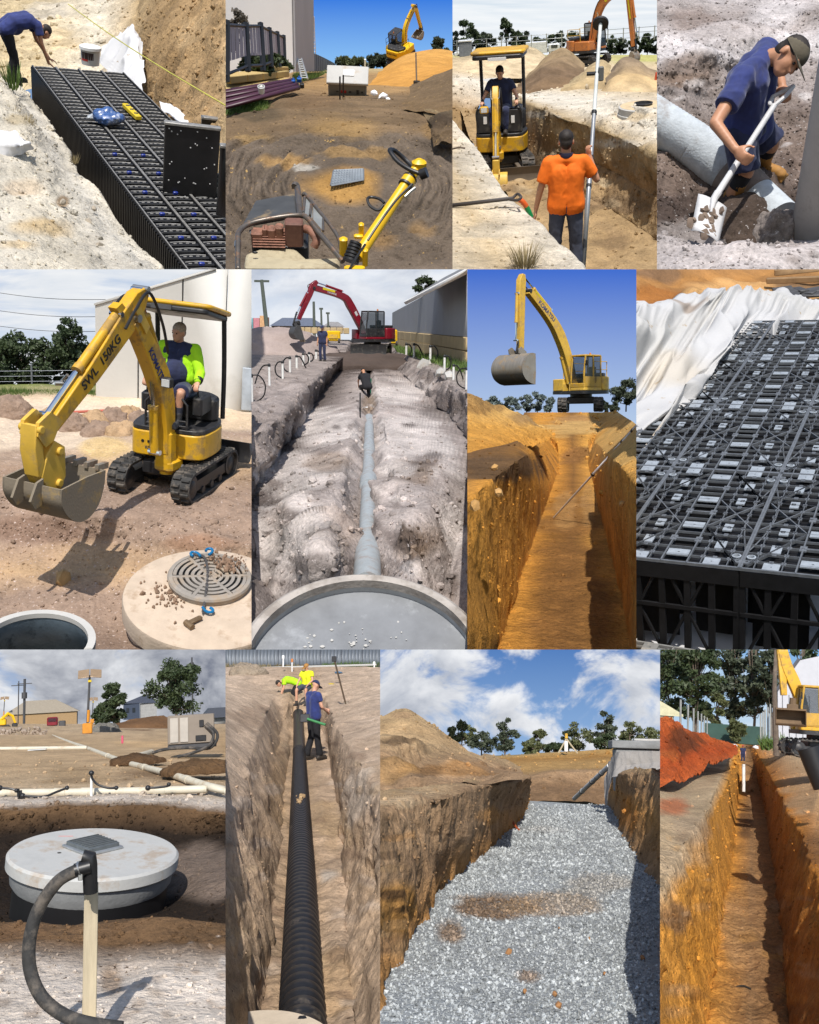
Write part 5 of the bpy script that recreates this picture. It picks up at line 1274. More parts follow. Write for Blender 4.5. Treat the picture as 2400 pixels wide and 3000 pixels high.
# ------------------------------------------------------------------ deep orange trench with yellow digger (row two, third)
def build_p7():
 pl=P7;zf=-1.58;Z,D=pl.Z,pl.D
 o1,o2,o3,dk,pale=pc(232,172,84),pc(226,160,70),pc(238,194,120),pc(140,104,66),pc(232,196,130)
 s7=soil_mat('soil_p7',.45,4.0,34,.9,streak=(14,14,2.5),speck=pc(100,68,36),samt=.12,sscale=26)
 def L(z,pts):return [pl.Z(u,v,z if not isinstance(z,(list,tuple)) else z[i]) if (z if not isinstance(z,(list,tuple)) else z[i])<0 else pl.D(u,v,z[i]) for i,(u,v) in enumerate(pts)]
 far=lambda u1,u2,u3:[(u1,965),(u2,880),(u3,812)]
 lines=[
  L([-.42]*5+[24,34,42],[(-520,1500),(-300,1250),(-120,1100),(50,1030),(250,985),(340,935),(300,880),(330,812)]),
  L([-.5]+[-.45]*5+[25,29,35,42],[(-1300,3400),(-330,1900),(-160,1520),(0,1330),(150,1190),(300,1080),(430,1000)]+far(465,400,420)),
  L([zf]*7+[29,35,42],[(-250,3300),(60,2420),(175,2156),(300,1780),(400,1480),(500,1200),(525,1110)]+far(510,480,500)),
  L([zf]*7+[29,35,42],[(500,3300),(530,2420),(550,2156),(580,1780),(595,1480),(605,1200),(608,1110)]+far(600,590,600)),
  L([zf]*7+[29,35,42],[(1250,3300),(1010,2420),(935,2156),(860,1780),(775,1450),(718,1210),(692,1110)]+far(690,690,690)),
  L([-.1,-.2,-.3,-.4,-.4,22,29,35,42],[(3000,3600),(1900,2420),(1350,1750),(1010,1270),(860,1100),(765,1015)]+far(730,760,770)),
  L([-.3,-.3,-.25,-.2,22,28,35,42],[(2300,1700),(1450,1200),(1120,1000),(985,900),(940,862),(900,838),(870,818),(850,806)])]
 earth(pl,'ground',lines,[dk,o2,o2,pc(150,108,60),o1,o1,o3],ns=330,nts=[20,90,24,24,90,24],m=s7,seed=71,  # middle floor line coloured dark to stand in for the trench shade
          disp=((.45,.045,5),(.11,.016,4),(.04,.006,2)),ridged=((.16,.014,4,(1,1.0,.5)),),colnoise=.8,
          patches=((200,1120,300,90,pc(110,86,62),.9),(600,870,200,50,pc(196,150,96),.8),(850,1000,160,120,o3,.7),(600,1800,260,500,pc(146,104,58),.8),(560,1330,60,120,pc(196,150,92),.7),(690,1300,40,120,pc(190,150,98),.5),(590,1050,110,60,pc(150,108,64),.9),(600,900,260,50,pc(226,184,116),.8)))  # floor and end wall patches painted as shaded, bank above as sunlit
 # stacked spoil bank left
 hb=[[D(-160,1130,9),D(50,1080,10),D(250,1020,13),D(430,985,15.5),D(500,960,17)],
          [D(-160,900,13.6),D(50,900,14),D(250,900,15),D(410,915,16.5),D(490,925,18)],
          [D(-160,690,15.5),D(20,708,15.5),D(120,752,16.5),D(215,785,17.5),D(310,818,18.5),D(430,900,19)],
          [D(-160,700,18),D(20,720,18),D(120,765,19),D(215,800,20),D(310,835,21),D(430,915,21)]]
 earth(pl,'spoil_bank',hb,[o2,o1,o3,o2],ns=150,nts=[24,30,6],m=s7,seed=74,disp=((.7,.08,5),(.16,.04,3)),ridged=((.3,.05,3,(1,1,1)),),label='orange spoil bank heaped along the trench edge',cat='soil bank',kind=None,patches=((80,760,180,60,dk,.6),(350,850,120,60,pc(150,120,86),.7)))
 scatter(pl,'loose_clods',800,.011,s7,5,smax=4,dref=10)
 for k,(u,v,r) in enumerate(((160,1125,.028),(185,1265,.022),(50,1335,.02),(880,1330,.02))):
  solo(pl,'clod',MB().add(rock(r*1.2,k+2)),mat('clod_orange',pc(206,160,98),.95,var=.25,scale=10,bump=.5),('pale clod on the trench lip','flat clod stuck in the upper trench wall','brown clod at the lower lip','chalky clod in the sunlit wall')[k],'clod',pl.at(u,v,z=-.40 if k != 3 else-.62),smooth=25)
 sky(pl,sky_mat('sky_p7',rgb((36,96,205)),rgb((182,204,232))),-80,900,130)
 # digger
 d0=50;loc=pl.at(650,805,d=d0);sc=pl.m(318,d0)/2.85
 dec=mat('blue_decal',(.04,.06,.16),.5);ylw=mat('yellow_decal',pc(235,215,30),.5)
 digger(pl,'excavator','yellow cab digger lifting its wide bucket at the trench head',loc,138,YEL2,
           [(.55,1.35),(.95,2.6),(1.55,3.75),(2.3,4.6),(3.75,5.75)],[.40,.50,.55,.46,.32],[(4.15,6.5),(4.22,6.2),(4.26,5.6),(4.30,2.95)],[.18,.42,.40,.26],
           (4.32,2.85,6,1.35,2.0),track_rz=38,scale=sc,rails=YEL2,rams=(((.75,1.4),(1.5,3.5),.10,.12),((2.2,4.95),(4.1,6.45),.085,0),((4.5,5.6),(4.6,3.4),.08,0)),
           text=('KOMATSU',.30,(2.62,4.85),38,dec),decal=((3.1,5.5,38,.8,.08,ylw),),bucket_m=mat('bucket_silver',pc(186,178,166),.45,.5,var=.2,scale=4,aniso=(3,.3,.3),dirt=pc(190,160,120),damt=.35),cab_m=mat('cab_yellow',pc(215,170,58),.5,dirt=pc(165,140,105),damt=.4))
 # staff leaning across
 a,b=pl.at(497,1408,z=zf+.02),pl.at(990,862,d=11.2)
 sr=thing(pl,'measuring_staff','long white measuring staff leaning across the orange trench','staff',a)
 part(sr,'lower_tube',MB().add(cyl((0,0,0),(b-a)*.5,.014,n=10)),WHT);part(sr,'upper_tube',MB().add(cyl((b-a)*.5,b-a,.018,n=10)),WHT)
 for t in (.5,.82,.92):part(sr,'clamp',MB().add(cyl((b-a)*(t-.006),(b-a)*(t+.006),.026,n=10)),BLKP)
 tree(pl,'gum_tree','round green gum tree beside the digger',pl.at(905,795,d=62),pl.m(165,62),pl.m(170,62),LEAF3,BARK,71,n=4200,leaf=.10,trunk_h=.22,clumps=26)
 hz=leaf_mat('leaf_hazy',(.13,.17,.17),(.24,.29,.26))
 for k,(u,h,w) in enumerate(((150,75,120),(250,70,120),(340,80,110),(405,105,120),(455,85,80),(790,60,60),(836,45,60))):
  tree(pl,'far_bush',('leftmost','second','third','tallest','nearest to the digger of the')[k]+' hazy bush on the skyline left of the digger' if k<5 else ('small dusty bush just right of the digger' if k==5 else 'low bush between the digger and the gum tree'),pl.at(u,812,d=58),pl.m(h+12,58),pl.m(w,58),hz if k<5 else LEAF3,BARK,80+k,n=1500,leaf=.09,trunk_h=.08,clumps=14,group='skyline bushes behind the orange trench')
 gg=np.random.default_rng(9);hs=MB()
BUILD.append(build_p7)
# ------------------------------------------------------------------ black plastic tank crates on white fabric (row two, fourth)
def build_p8():
 pl=P8;zt=-3.25
 F=pl.at(590,1695,z=zt);Rr=pl.at(1043,1742,z=zt);Cc=pl.at(868,450,z=zt)
 e1=(Rr-F).normalized();e2=(Cc-F);e2=(e2-e1*e2.dot(e1)).normalized()
 mid=pl.at(1000,1700,z=zt);w=2*(mid-F).dot(e1)                 # crate width
 q=pl.at(712,1150,z=zt);L=(q-F).dot(e2)                        # crate length
 ang=math.degrees(math.atan2(e1.y,e1.x));rows=math.ceil((Cc-F).dot(e2)/L-.05)
 blk=mat('crate_plastic',(.010,.010,.011),.55,var=.3,scale=12,spec=.25)
 gry=mat('crate_pad',pc(168,176,184),.35,var=.2,scale=14)
 gr2=mat('crate_bar',pc(112,116,121),.4,var=.25,scale=14)
 H=.75;t=.022
 # pieces in a crate's own frame: x 0..w, y 0..L, top at z=0
 def bar(x0,y0,x1,y1,wd,th=t,z=-.006):
  a,b=Vector((x0*w,y0*L,z)),Vector((x1*w,y1*L,z));d=b-a;B=Matrix.Rotation(math.atan2(d.y,d.x),4,'Z');B.translation=(a+b)/2
  return xf(box(d.length,wd,th),B)
 def ringpad(x,y,sx,sy,hole=.35):
  cx,cy=x*w,y*L;n=8;v=[];f=[]
  for zz in (.004,-.007):
   for i in range(n):
    a=2*math.pi*i/n;c_,s_=math.cos(a),math.sin(a);m_=max(abs(c_),abs(s_));v.append((cx+sx*c_/m_,cy+sy*s_/m_,zz))
   for i in range(n):
    a=2*math.pi*i/n;v.append((cx+min(sx,sy)*hole*math.cos(a),cy+min(sx,sy)*hole*math.sin(a),zz))
  for i in range(n):
   j=(i+1)%n;f += [(i,j,n+j,n+i),(2*n+i,2*n+j,j,i),(n+i,n+j,3*n+j,3*n+i)]
  return v,f
 pieces=[]
 def P(nm,vf,m):pieces.append((nm,MB().add(vf).mesh(nm,0),m));pieces[-1][1].materials.append(m)
 bw=.011
 rim=MB()
 for a in ((0.008,0,.008,1),(.992,0,.992,1),(0,.004,1,.004),(0,.996,1,.996)):rim.add(bar(*a,bw*1.5))
 pieces.append(('rim',rim.mesh('rim',0),gr2))
 for x in (.40,.60):                                                # twin rails
  P('rail',bar(x,0,x,1,bw),gr2)
 for y in (.09,.36,.64,.91):P('rail_pad',ringpad(.5,y,.085*w,.026*L,.2),gry)
 for y in (.22,.5,.78):
  for x in (.40,.60):P('node',ringpad(x,y,.026*w,.022*L,.55),gr2)
  P('tie_bar',bar(.40,y,.60,y,bw*1.2),gr2)
 for k in range(9):P('slat',bar(.41,.13+.09*k,.59,.13+.09*k,bw*.8,.03,-.03),blk)
 for sx in (0,1):
  X=(lambda x:x) if sx==0 else (lambda x:1-x)
  for yc in (.19,.81):                                            # solid crosses
   for (a,b) in ((-1,-1),(1,1)):
    P('cross_bar',bar(X(.21-.17),yc+.155*a,X(.21+.17),yc-.155*a,bw*1.5),gr2)
    break
   P('cross_bar',bar(X(.21-.17),yc-.155,X(.21+.17),yc+.155,bw*1.5),gr2)
   P('cross_hub',ringpad(X(.21),yc,.04*w,.034*L,.3),gry)
  P('thin_brace',bar(X(.03),.36,X(.39),.64,bw*.8),gr2);P('thin_brace',bar(X(.39),.36,X(.03),.64,bw*.8),gr2)
  for y in (.36,.64):P('pad',ringpad(X(.22),y,.036*w,.032*L,.3),gry)
  P('edge_pad',ringpad(X(.22),.034,.06*w,.03*L,.12),gry);P('edge_pad',ringpad(X(.22),.966,.06*w,.03*L,.12),gry)
  for k,y in enumerate((.36,.5,.64)):P('cross_tie',bar(X(.02),y,X(.40),y,bw*.7),blk)
  arc=[(.11*math.sin(math.pi*i/8),.14+.72*i/8) for i in range(9)]
  P('curved_rib',tube([(X(a)*w,b*L,-.006) for a,b in arc],bw*.5,4),gr2)
  for y in (.10,.90):P('socket',lathe([(.028,-.02),(.034,.008),(.022,.010),(.018,-.02)],12),gry);pieces[-1][1].transform(T(X(.055)*w,y*L,0))
  for y in (.06,.94):P('corner_hub',ringpad(X(.035),y,.022*w,.015*L,.5),gr2)
 for k in range(1,14):P('web_bar',bar(0,k/14,1,k/14,bw*.45,.02,-.006),gr2)
 for x in (.1,.3,.7,.9):P('web_bar',bar(x,0,x,1,bw*.5,.02,-.006),gr2)
 ng=MB()
 for k in range(1,14):
  for x in (.1,.21,.3,.7,.79,.9):ng.add(ringpad(x,k/14,.017*w,.011*L,.45))
 me=ng.mesh('node_grid',0);me.materials.append(gr2);pieces.append(('node_grid',me,gr2))
 posts=MB()
 for x in (.02,.21,.40,.60,.79,.98):
  for y in (.012,.33,.66,.988):posts.add(box(.05,.035,H,(x*w,y*L,-H/2-.02),.8,.8))
 pm=posts.mesh('post_frame',0);pm.materials.append(blk)
 dx=MB()
 for x in (.21,.6):dx.add(tube([((x-.17)*w,.012*L,-H),((x+.17)*w,.012*L,-.05)],.014,5));dx.add(tube([((x+.17)*w,.012*L,-H),((x-.17)*w,.012*L,-.05)],.014,5))
 dx.add(box(w*.98,.02,.03,(w/2,.01,-H*.5)));dm_=dx.mesh('side_brace',0);dm_.materials.append(blk)
 fm=MB().add(box(w*.985,.012,.12,(w/2,.006,-.085))).mesh('front_lip',0);fm.materials.append(blk)
 bpm=MB().add(box(w*.99,L*.99,.02,(w/2,L/2,-.055))).mesh('dark_backing',0);bpm.materials.append(blk)  # black sheet close under the lattice, standing in for shaded depth
 ipm=MB().add(box(w*.42,.02,H*.86,(w*.28,L*.10,-H/2-.02))).add(box(w*.36,.02,H*.86,(w*.78,L*.16,-H/2-.02))).mesh('void_sheet',0);ipm.materials.append(blk)  # black sheets added behind the posts to paint the front voids dark
 names=('beside the fabric','next to the fabric side','at the far side from the fabric')
 for r in range(rows):
  for c in (-3,-2,-1,0):
   o=F+e1*(w*c)+e2*(L*r)
   u0,v0,_=pl.uvd(o+e1*w*.5+e2*L*.5)
   ul=110+(660-110)*(1090-v0)/(1090-445) if v0<1090 else-1e9
   pu,pv,_=pl.uvd(o+e1*w+e2*L*.5)
   if pu<ul+10 or pu<-200:continue
   lab='black tank crate, %s row from the front, %s'%(ORD[r],{0:'outermost column at the right edge',-1:'column just left of the seam',-2:'second column left of the seam',-3:'third column left of the seam'}[c])
   rt=thing(pl,'tank_crate',lab[:110],'crate',o,rz=ang,group='black plastic tank crates laid on white fabric')
   for nm,me,m in pieces:
    if r>3 and nm in ('slat','corner_hub','socket','cross_tie'):continue
    ob=bpy.data.objects.new(nm,me);COL.objects.link(ob);ob.parent=rt
    if not me.materials:me.materials.append(m)
    if nm=='node_grid':ob['kind']='stuff'
   part(rt,'post_frame',pm,blk);part(rt,'dark_backing',bpm,blk)
   if r==0:
    part(rt,'side_brace',dm_,blk);part(rt,'front_lip',fm,blk);part(rt,'void_sheet',ipm,blk)
 # loose lattice panels lying below in front
 pale_c=mat('crate_lit_dusty',pc(140,140,138),.5,var=.25,scale=10,dirt=pc(190,180,165),damt=.4,dscale=6)  # paler copy of the crate plastic, painted as lit, plus dust
 for c in (-2,-1,0):
  o=F+e1*(w*c+.05)-e2*(L*1.02)+Vector((0,0,-H+.06))
  rt=thing(pl,'crate_lattice',('pale lit dusty lattice panel lying on fabric below the crates, outer one','pale lit dusty lattice panel lying on fabric below the crate seam','pale lit dusty lattice panel lying on fabric at the right picture edge')[c+2],'crate panel',o,rz=ang+1.5*c)
  for nm,me,m in pieces:
   if nm in ('slat','socket','corner_hub','node_grid','web_bar'):continue
   m2=me.copy();m2.materials.clear();m2.materials.append(pale_c);ob=bpy.data.objects.new(nm,m2);COL.objects.link(ob);ob.parent=rt
  lip=MB()
  for x in (.02,.2,.4,.6,.8,.98):lip.add(box(.018,L,.10,(x*w,L/2,-.06)))
  for y in (.02,.25,.5,.75,.98):lip.add(box(w,.018,.10,(w/2,y*L,-.061)))
  part(rt,'lattice_web',lip,pale_c)
 # white liner: floor and draped sides
 fab=mat('liner_fabric',(.5,.5,.51),.9,var=.06,scale=3,dirt=pc(190,168,138),damt=.16,dscale=1.6,bump=.12,bscale=50)
 fl=[]
 a0=F+e1*(-w*5)+e2*(-L*2.5);
 solo(pl,'liner_sheet',MB().add(([tuple(F+e1*(-w*6)-e2*L*3+Vector((0,0,-H-.06))),tuple(F+e1*(w*4)-e2*L*3+Vector((0,0,-H-.06))),tuple(F+e1*(w*4)+e2*L*(rows+1)+Vector((0,0,-H-.06))),tuple(F+e1*(-w*6)+e2*L*(rows+1)+Vector((0,0,-H-.06)))],[(0,1,2,3)])),fab,'white liner fabric spread under the tank crates','fabric',smooth=0)
 D=pl.D
 def DZ(u,v,dz=0):
  p=pl.at(u,v,z=zt-.25);return pl.uvd(p)[2]
 base=[(-160,1460),(0,1300),(120,1110),(420,720),(655,520),(800,520),(1200,520)]
 b=[[D(u,v,DZ(u,v) if u<600 else 13.6) for u,v in base],
         [D(u,v,DZ(u,v+60)*1.0) for u,v in ((-160,1120),(0,1000),(110,900),(380,640),(600,440),(800,420),(1200,420))],
         [D(u,v,dd) for u,v,dd in ((-160,800,9.6),(0,740,9.9),(110,690,10.2),(330,500,11.4),(600,330,13.2),(830,310,13.8),(1200,310,13.8))],
         [D(u,v,dd) for u,v,dd in ((-160,520,10.6),(0,485,11),(120,450,11.4),(290,330,12.6),(560,235,14.2),(830,200,14.6),(1200,200,14.6))],
         [D(u,v,dd) for u,v,dd in ((-160,440,11.3),(0,415,11.7),(190,300,12.6),(285,150,13.8),(540,180,15),(830,125,15.4),(900,175,15.4),(1200,165,15.4))],
         [D(u,v,dd) for u,v,dd in ((-160,450,12.2),(0,430,12.6),(190,330,13.4),(285,170,14.6),(540,195,15.8),(830,140,16.2),(900,190,16.2),(1200,180,16.2))]]
 def folds(Fp,G):
  u,v=G[:,0],G[:,1];s=u*.8+v*.55;Q=np.stack([s/120,v/520,u/900],1)
  w_=np.clip((v-110)/160,0.15,1)
  return .36*fbm(Q*.6,1.0,2,91)*w_+.26*fbm(Q*1.05,1,2,93,ridged=True)*w_+.06*fbm(Q*2.6,1,2,95,ridged=True)
 earth(pl,'liner_drape',b,[(.38,.37,.355),(.42,.415,.41),(.45,.45,.455),(.43,.425,.41),(.46,.46,.465),(.38,.37,.35)],ns=220,nts=[16,26,24,20,6],m=soil_mat('liner_soil',.06,2,60,.12,speck=pc(178,158,130),samt=.10,sscale=5,rough=.9),seed=82,disp=((.8,.05,3),),fn=folds,colnoise=.15,label='white liner fabric draped in folds over the sand bank',cat='fabric',kind=None,smooth_t=2,
          patches=((180,600,160,120,pc(214,200,176),.5),(100,1060,120,90,pc(190,170,140),.5),(260,270,90,40,pc(150,125,100),.6)))
 # sand bank behind
 s8=soil_mat('soil_p8',.3,2.5,30,.7)
 o1,o2,dk=pc(214,168,112),pc(196,142,82),pc(120,92,66)
 b2=[[D(-160,560,11.8),D(0,520,12.2),D(200,460,13),D(300,330,14),D(560,300,15.5),D(1200,300,16)],
          [D(-160,330,12.8),D(0,290,13.2),D(200,240,14),D(330,130,15),D(560,180,16.5),D(1200,170,17)],
          [D(-160,240,13.8),D(0,230,14.2),D(200,200,15),D(330,100,16),D(560,120,18),D(800,95,19),D(1200,110,19)],
          [D(-160,60,15.5),D(0,50,16),D(250,70,17),D(420,60,18.5),D(640,60,20),D(800,45,21),D(1200,45,21)],
          [D(-160,-120,17),D(0,-120,17.5),D(250,-120,19),D(420,-120,21),D(640,-120,23),D(1200,-120,24)]]
 earth(pl,'ground',b2,[o1,o1,dk,o2,pc(160,128,96)],ns=170,nts=[20,16,18,14],m=s8,seed=85,disp=((.8,.14,4),(.2,.05,3)),ridged=((.5,.07,4,(1,1,.4)),),patches=((120,160,160,70,pc(176,116,60),.9),(100,30,180,50,pc(120,98,80),.7),(560,110,260,40,pc(222,172,112),.9),(900,50,200,30,pc(150,112,72),.7)))
 # timbers and dark sheets at the back
 tm=mat('old_timber',pc(150,120,84),.85,var=.2,scale=5)
 A=pl.at(745,68,d=18.2);solo(pl,'timber_beam',MB().add(bevbox(pl.m(330,18.2),.12,.10,(pl.m(165,18.2),0,0),.01)),tm,'long brown timber beam on the sand behind the white liner','beam',A,ry=2)
 A=pl.at(790,22,d=19.5);solo(pl,'timber_beam',MB().add(bevbox(pl.m(330,19.5),.12,.12,(pl.m(165,19.5),0,0),.01)),tm,'farther pale timber beam at the very top of the sand','beam',A,ry=-2)
 for k in range(7):
  A=pl.at(840+k*32,118+(k%3)*14,d=16.6-.1*(k%3));solo(pl,'dark_offcut',MB().add(bevbox(.34,.16,.05,b=.01)),DGREY,'%s dark plastic offcut lying on the crest of the white liner'%ORD[k],'offcut',A,rz=20+31*k,rx=20-6*k,group='dark offcuts on the liner crest')
BUILD.append(build_p8)
# ------------------------------------------------------------------ round concrete slab in a pit, pump and pipes (row three, first)
def build_p9():
 pl=P9;D=pl.D
 s9=soil_mat('soil_p9',.40,3.0,30,.8,speck=pc(90,70,52),samt=.22,sscale=16)
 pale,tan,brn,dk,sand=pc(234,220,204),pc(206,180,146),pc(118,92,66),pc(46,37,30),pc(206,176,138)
 us=(-150,150,400,650,900,1100,1450)
 def ln(vs,ds):
  vs=vs if isinstance(vs,(list,tuple)) else [vs]*7;ds=ds if isinstance(ds,(list,tuple)) else [ds]*7
  return [D(u,v,d) for u,v,d in zip(us,vs,ds)]
 lines=[ln(2420,4.0),ln(2156,4.55),ln(1880,5.3),ln((1700,1680,1690,1700,1690,1700,1710),5.95),ln((1590,1580,1590,1560,1545,1570,1590),6.2),
             ln((1600,1590,1600,1580,1560,1580,1600),7.5),ln((1380,1420,1450,1450,1420,1380,1320),(8.2,8.6,8.7,8.7,8.6,8.3,8.2)),ln((1180,1200,1200,1200,1200,1180,1120),9.3),ln((1080,1060,1050,1050,1060,1080,1040),9.7),
             ln((930,925,915,905,910,930,960),(9.7,9.8,9.9,9.9,9.9,9.8,9.4)),ln((880,875,870,860,862,872,900),10.2),ln(800,11.3),ln(690,14),ln(600,19),ln(530,29),ln(470,48),ln(432,80)]
 earth(pl,'ground',lines,[pale,pale,pale,brn,brn,dk,dk,dk,dk,brn,pale,tan,sand,sand,sand,tan,tan],ns=200,nts=[10,14,16,14,8,16,16,12,22,10,12,14,12,10,8,6],m=s9,seed=91,smooth_t=1,  # pit lines painted near black for the shadow around the slab
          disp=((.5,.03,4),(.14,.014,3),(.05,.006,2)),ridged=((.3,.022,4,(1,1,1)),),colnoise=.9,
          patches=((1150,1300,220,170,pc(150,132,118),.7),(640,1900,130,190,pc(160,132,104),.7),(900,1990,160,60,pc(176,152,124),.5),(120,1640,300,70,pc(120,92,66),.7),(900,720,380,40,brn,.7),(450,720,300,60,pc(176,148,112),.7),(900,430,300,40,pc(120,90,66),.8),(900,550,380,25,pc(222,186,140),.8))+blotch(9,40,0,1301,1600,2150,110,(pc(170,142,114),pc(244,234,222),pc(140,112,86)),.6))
 scatter(pl,'loose_clods',1700,.010,s9,4,region=lambda u,v:v>640,smax=3.5,dref=7)
 sky(pl,sky_mat('sky_p9',rgb((110,146,200)),rgb((190,208,228)),rgb((232,234,238)),rgb((118,124,140)),(2.8,1.6),.62,.08,1.0,2.2),-80,560,150)
 # slab
 c=pl.at(545,1165,d=8.0);sl=thing(pl,'manhole_slab','round light concrete slab with steel lid standing in the pit','manhole',c,rx=9.5,ry=5.5)
 R=pl.m(472,8.0)
 part(sl,'slab',MB().add(lathe([(0,0),(R-.02,0),(R,-.02),(R,-.10),(R-.02,-.115)],72)),mat('slab_light',pc(204,204,200),.85,var=.12,scale=3,bump=.12,bscale=30,dirt=pc(176,152,124),damt=.38,dscale=3))
 part(sl,'ring',MB().add(lathe([(R-.03,-.10),(R-.045,-.22),(R-.10,-.30),(R-.12,-.34)],72)),CONCG)
 part(sl,'shaft',MB().add(lathe([(R-.07,-.25),(R-.07,-.75)],60)),mat('bitumen',(.006,.006,.007),.5))
 LM=T(-.02,.10,0)@RZ(38)@SCL(1.35,1.35,1.1)
 ld=part(sl,'lid',MB().add(bevbox(.235,.225,.045,(0,0,.028),.006),LM),mat('lid_steel',pc(120,126,128),.45,.4,var=.2,scale=20))
 for i in range(7):part(ld,'tread_bar',MB().add(box(.215,.009,.007,(0,-.09+.03*i,.053)),LM),mat('lid_steel',None))
 part(sl,'lid_frame',MB().add(bevbox(.27,.26,.02,(0,0,.011),.004),LM),GALV)
 part(sl,'paint_mark',MB().add(bevbox(.12,.02,.002,(-.25,.43,.0015),.0005)),mat('pink_paint',pc(225,170,165),.8))
 part(sl,'lift_hole',MB().add(cyl((.19,.12,-.01),(.19,.12,.0025),.016,n=12)).add(cyl((-.28,-.03,-.01),(-.28,-.03,.0025),.016,n=12)),BLKP)
 # stake with elbow and hose in front
 d0=4.25;a,b=pl.at(512,2180,d=d0),pl.at(522,1390,d=d0)
 st=thing(pl,'stake','white timber stake with black hose elbow in front','stake',a)
 part(st,'post',MB().add(xf(box(pl.m(78,d0),.05,(b-a).length,(0,0,(b-a).length/2)),basis((0,0,0),(0,1,0),(b-a)))),WOOD,bevel=.004)
 t=pl.at(515,1200,d=d0-.03)-a;e=pl.at(520,1400,d=d0-.03)-a
 part(st,'elbow',MB().add(tube([e,e.lerp(t,.8),t,t+Vector((-.03,0,.01))],[.031,.033,.033,.028],14)).add(cyl(pl.at(520,1250,d=d0-.05)-a,pl.at(430,1275,d=d0-.07)-a,.030,n=14)),BLKP)
 part(st,'clamp',MB().add(cyl(pl.at(470,1262,d=d0-.06)-a,pl.at(455,1267,d=d0-.06)-a,.034,n=16)).add(bevbox(.02,.02,.03,tuple(pl.at(462,1310,d=d0-.08)-a),.003)),STL)
 hp=[pl.at(u,v,d=dd) for u,v,dd in ((450,1268,d0-.06),(330,1340,d0-.08),(220,1500,d0-.1),(170,1680,d0-.12),(175,1850,d0-.14),(240,2000,d0-.16),(360,2100,d0-.18),(500,2150,d0-.2),(700,2180,d0-.2))]
 solo(pl,'black_hose',MB().add(tube([p-hp[0] for p in smooth_path(hp,8)],pl.m(36,d0),14)),RUB,'thick black hose looping from the stake elbow to the sand','hose',hp[0])
 # white pipes
 pv=mat('cream_pipe',pc(228,220,198),.5,var=.1,scale=4,dirt=pc(190,165,130),damt=.35)
 def pipe(lab,pts,r,joints=()):
  Q=[pl.at(u,v,d=d) for u,v,d in pts];rt=thing(pl,'header_pipe',lab,'pipe',Q[0]);q0=Q[0]
  Q=[q-q0 for q in Q];part(rt,'barrel',MB().add(tube(Q,r,14)),pv)
  for i,tt in joints:
   p=Q[i].lerp(Q[i+1],tt);d=(Q[i+1]-Q[i]).normalized();part(rt,'coupling',MB().add(cyl(p-d*r*1.5,p+d*r*1.5,r*1.15,n=16)),pv)
  return rt
 pipe('long white header pipe lying across behind the pit',((-150,830,10.7),(400,826,10.7),(800,818,10.7),(1190,806,10.7)),pl.m(22,10.7),((0,.9),(1,.25),(2,.3)))
 pipe('white header pipe running diagonally away to the far corner',((1450,850,10.2),(1210,795,10.7),(960,715,12.6),(720,655,15),(510,575,21),(420,545,26),(300,500,38)),pl.m(21,11.5),((0,.5),(1,.5),(2,.5),(3,.4)))
 pipe('far white header pipe crossing the sand',((-150,578,21),(200,574,21),(500,570,21)),.045)
 pipe('short white branch pipe leading to the pump hoses',((725,642,15.2),(870,598,17.5)),.06)
 # hoses and stubs on the pipe
 for k,(u,v,pts) in enumerate(((525,850,[(525,715),(530,745),(560,780),(620,800),(668,800)]),(105,850,[(0,800),(60,805),(95,815)]),(120,860,[(130,845),(250,850),(320,825),(385,800)]),(915,880,[(850,800),(900,798),(960,790),(970,780)]))):
  r_=thing(pl,'spear_stub',('tall white spear stub with a black hose on the header pipe','outermost black hose stub on the header pipe','black hose link beside the outermost stub','black tee stub near the pipe junction')[k],'pipe',pl.at(u,v,d=10.5))
  o=pl.at(u,v,d=10.5);pp=[pl.at(a_,b_,d=10.5)-o for a_,b_ in pts]
  part(r_,'stub',MB().add(cyl(Vector((0,0,-.05)),Vector((0,0,pl.m(v-pts[0][1] if k==0 else 45,10.5))),.014,n=10)),PVC if k==0 else BLKP)
  hose(r_,pp,.013,BLKP);part(r_,'fitting',MB().add(ball(tuple(pp[0]),.03,10,7)),BLKP);part(r_,'fitting',MB().add(ball(tuple(pp[-1]),.024,10,7)),BLKP)
 # pump unit
 dp=17.0;o=pl.at(960,575,d=dp);m_=lambda px:pl.m(px,dp);pu=thing(pl,'pump_unit','grey pump cabinet with hoses on the bare ground','pump',o,rz=-6)
 ctn=mat('cabinet',pc(150,138,124),.7,var=.15,scale=2);ctl=mat('cabinet_light',pc(196,188,176),.6,var=.1)
 part(pu,'cabinet',MB().add(bevbox(m_(265),m_(150),m_(165),(m_(135),m_(80),m_(100)),m_(5))),ctn)
 part(pu,'door',MB().add(bevbox(m_(46),m_(4),m_(140),(m_(40),m_(3),m_(100)),m_(2))),ctl);part(pu,'door',MB().add(bevbox(m_(46),m_(4),m_(140),(m_(96),m_(3),m_(100)),m_(2))),ctl)
 part(pu,'vent',MB().add(bevbox(m_(60),m_(5),m_(32),(m_(190),m_(2),m_(48)),m_(2))).add(bevbox(m_(26),m_(5),m_(40),(m_(195),m_(2),m_(130)),m_(2))),BLKP)
 part(pu,'skid',MB().add(bevbox(m_(275),m_(150),m_(22),(m_(140),m_(80),m_(5)),m_(2))),DGREY)
 hose(pu,[(m_(215),-m_(5),m_(120)),(m_(262),-m_(30),m_(70)),(m_(235),-m_(60),m_(5)),(m_(140),-m_(80),-m_(30)),(m_(60),-m_(90),-m_(45))],m_(9),RUB)
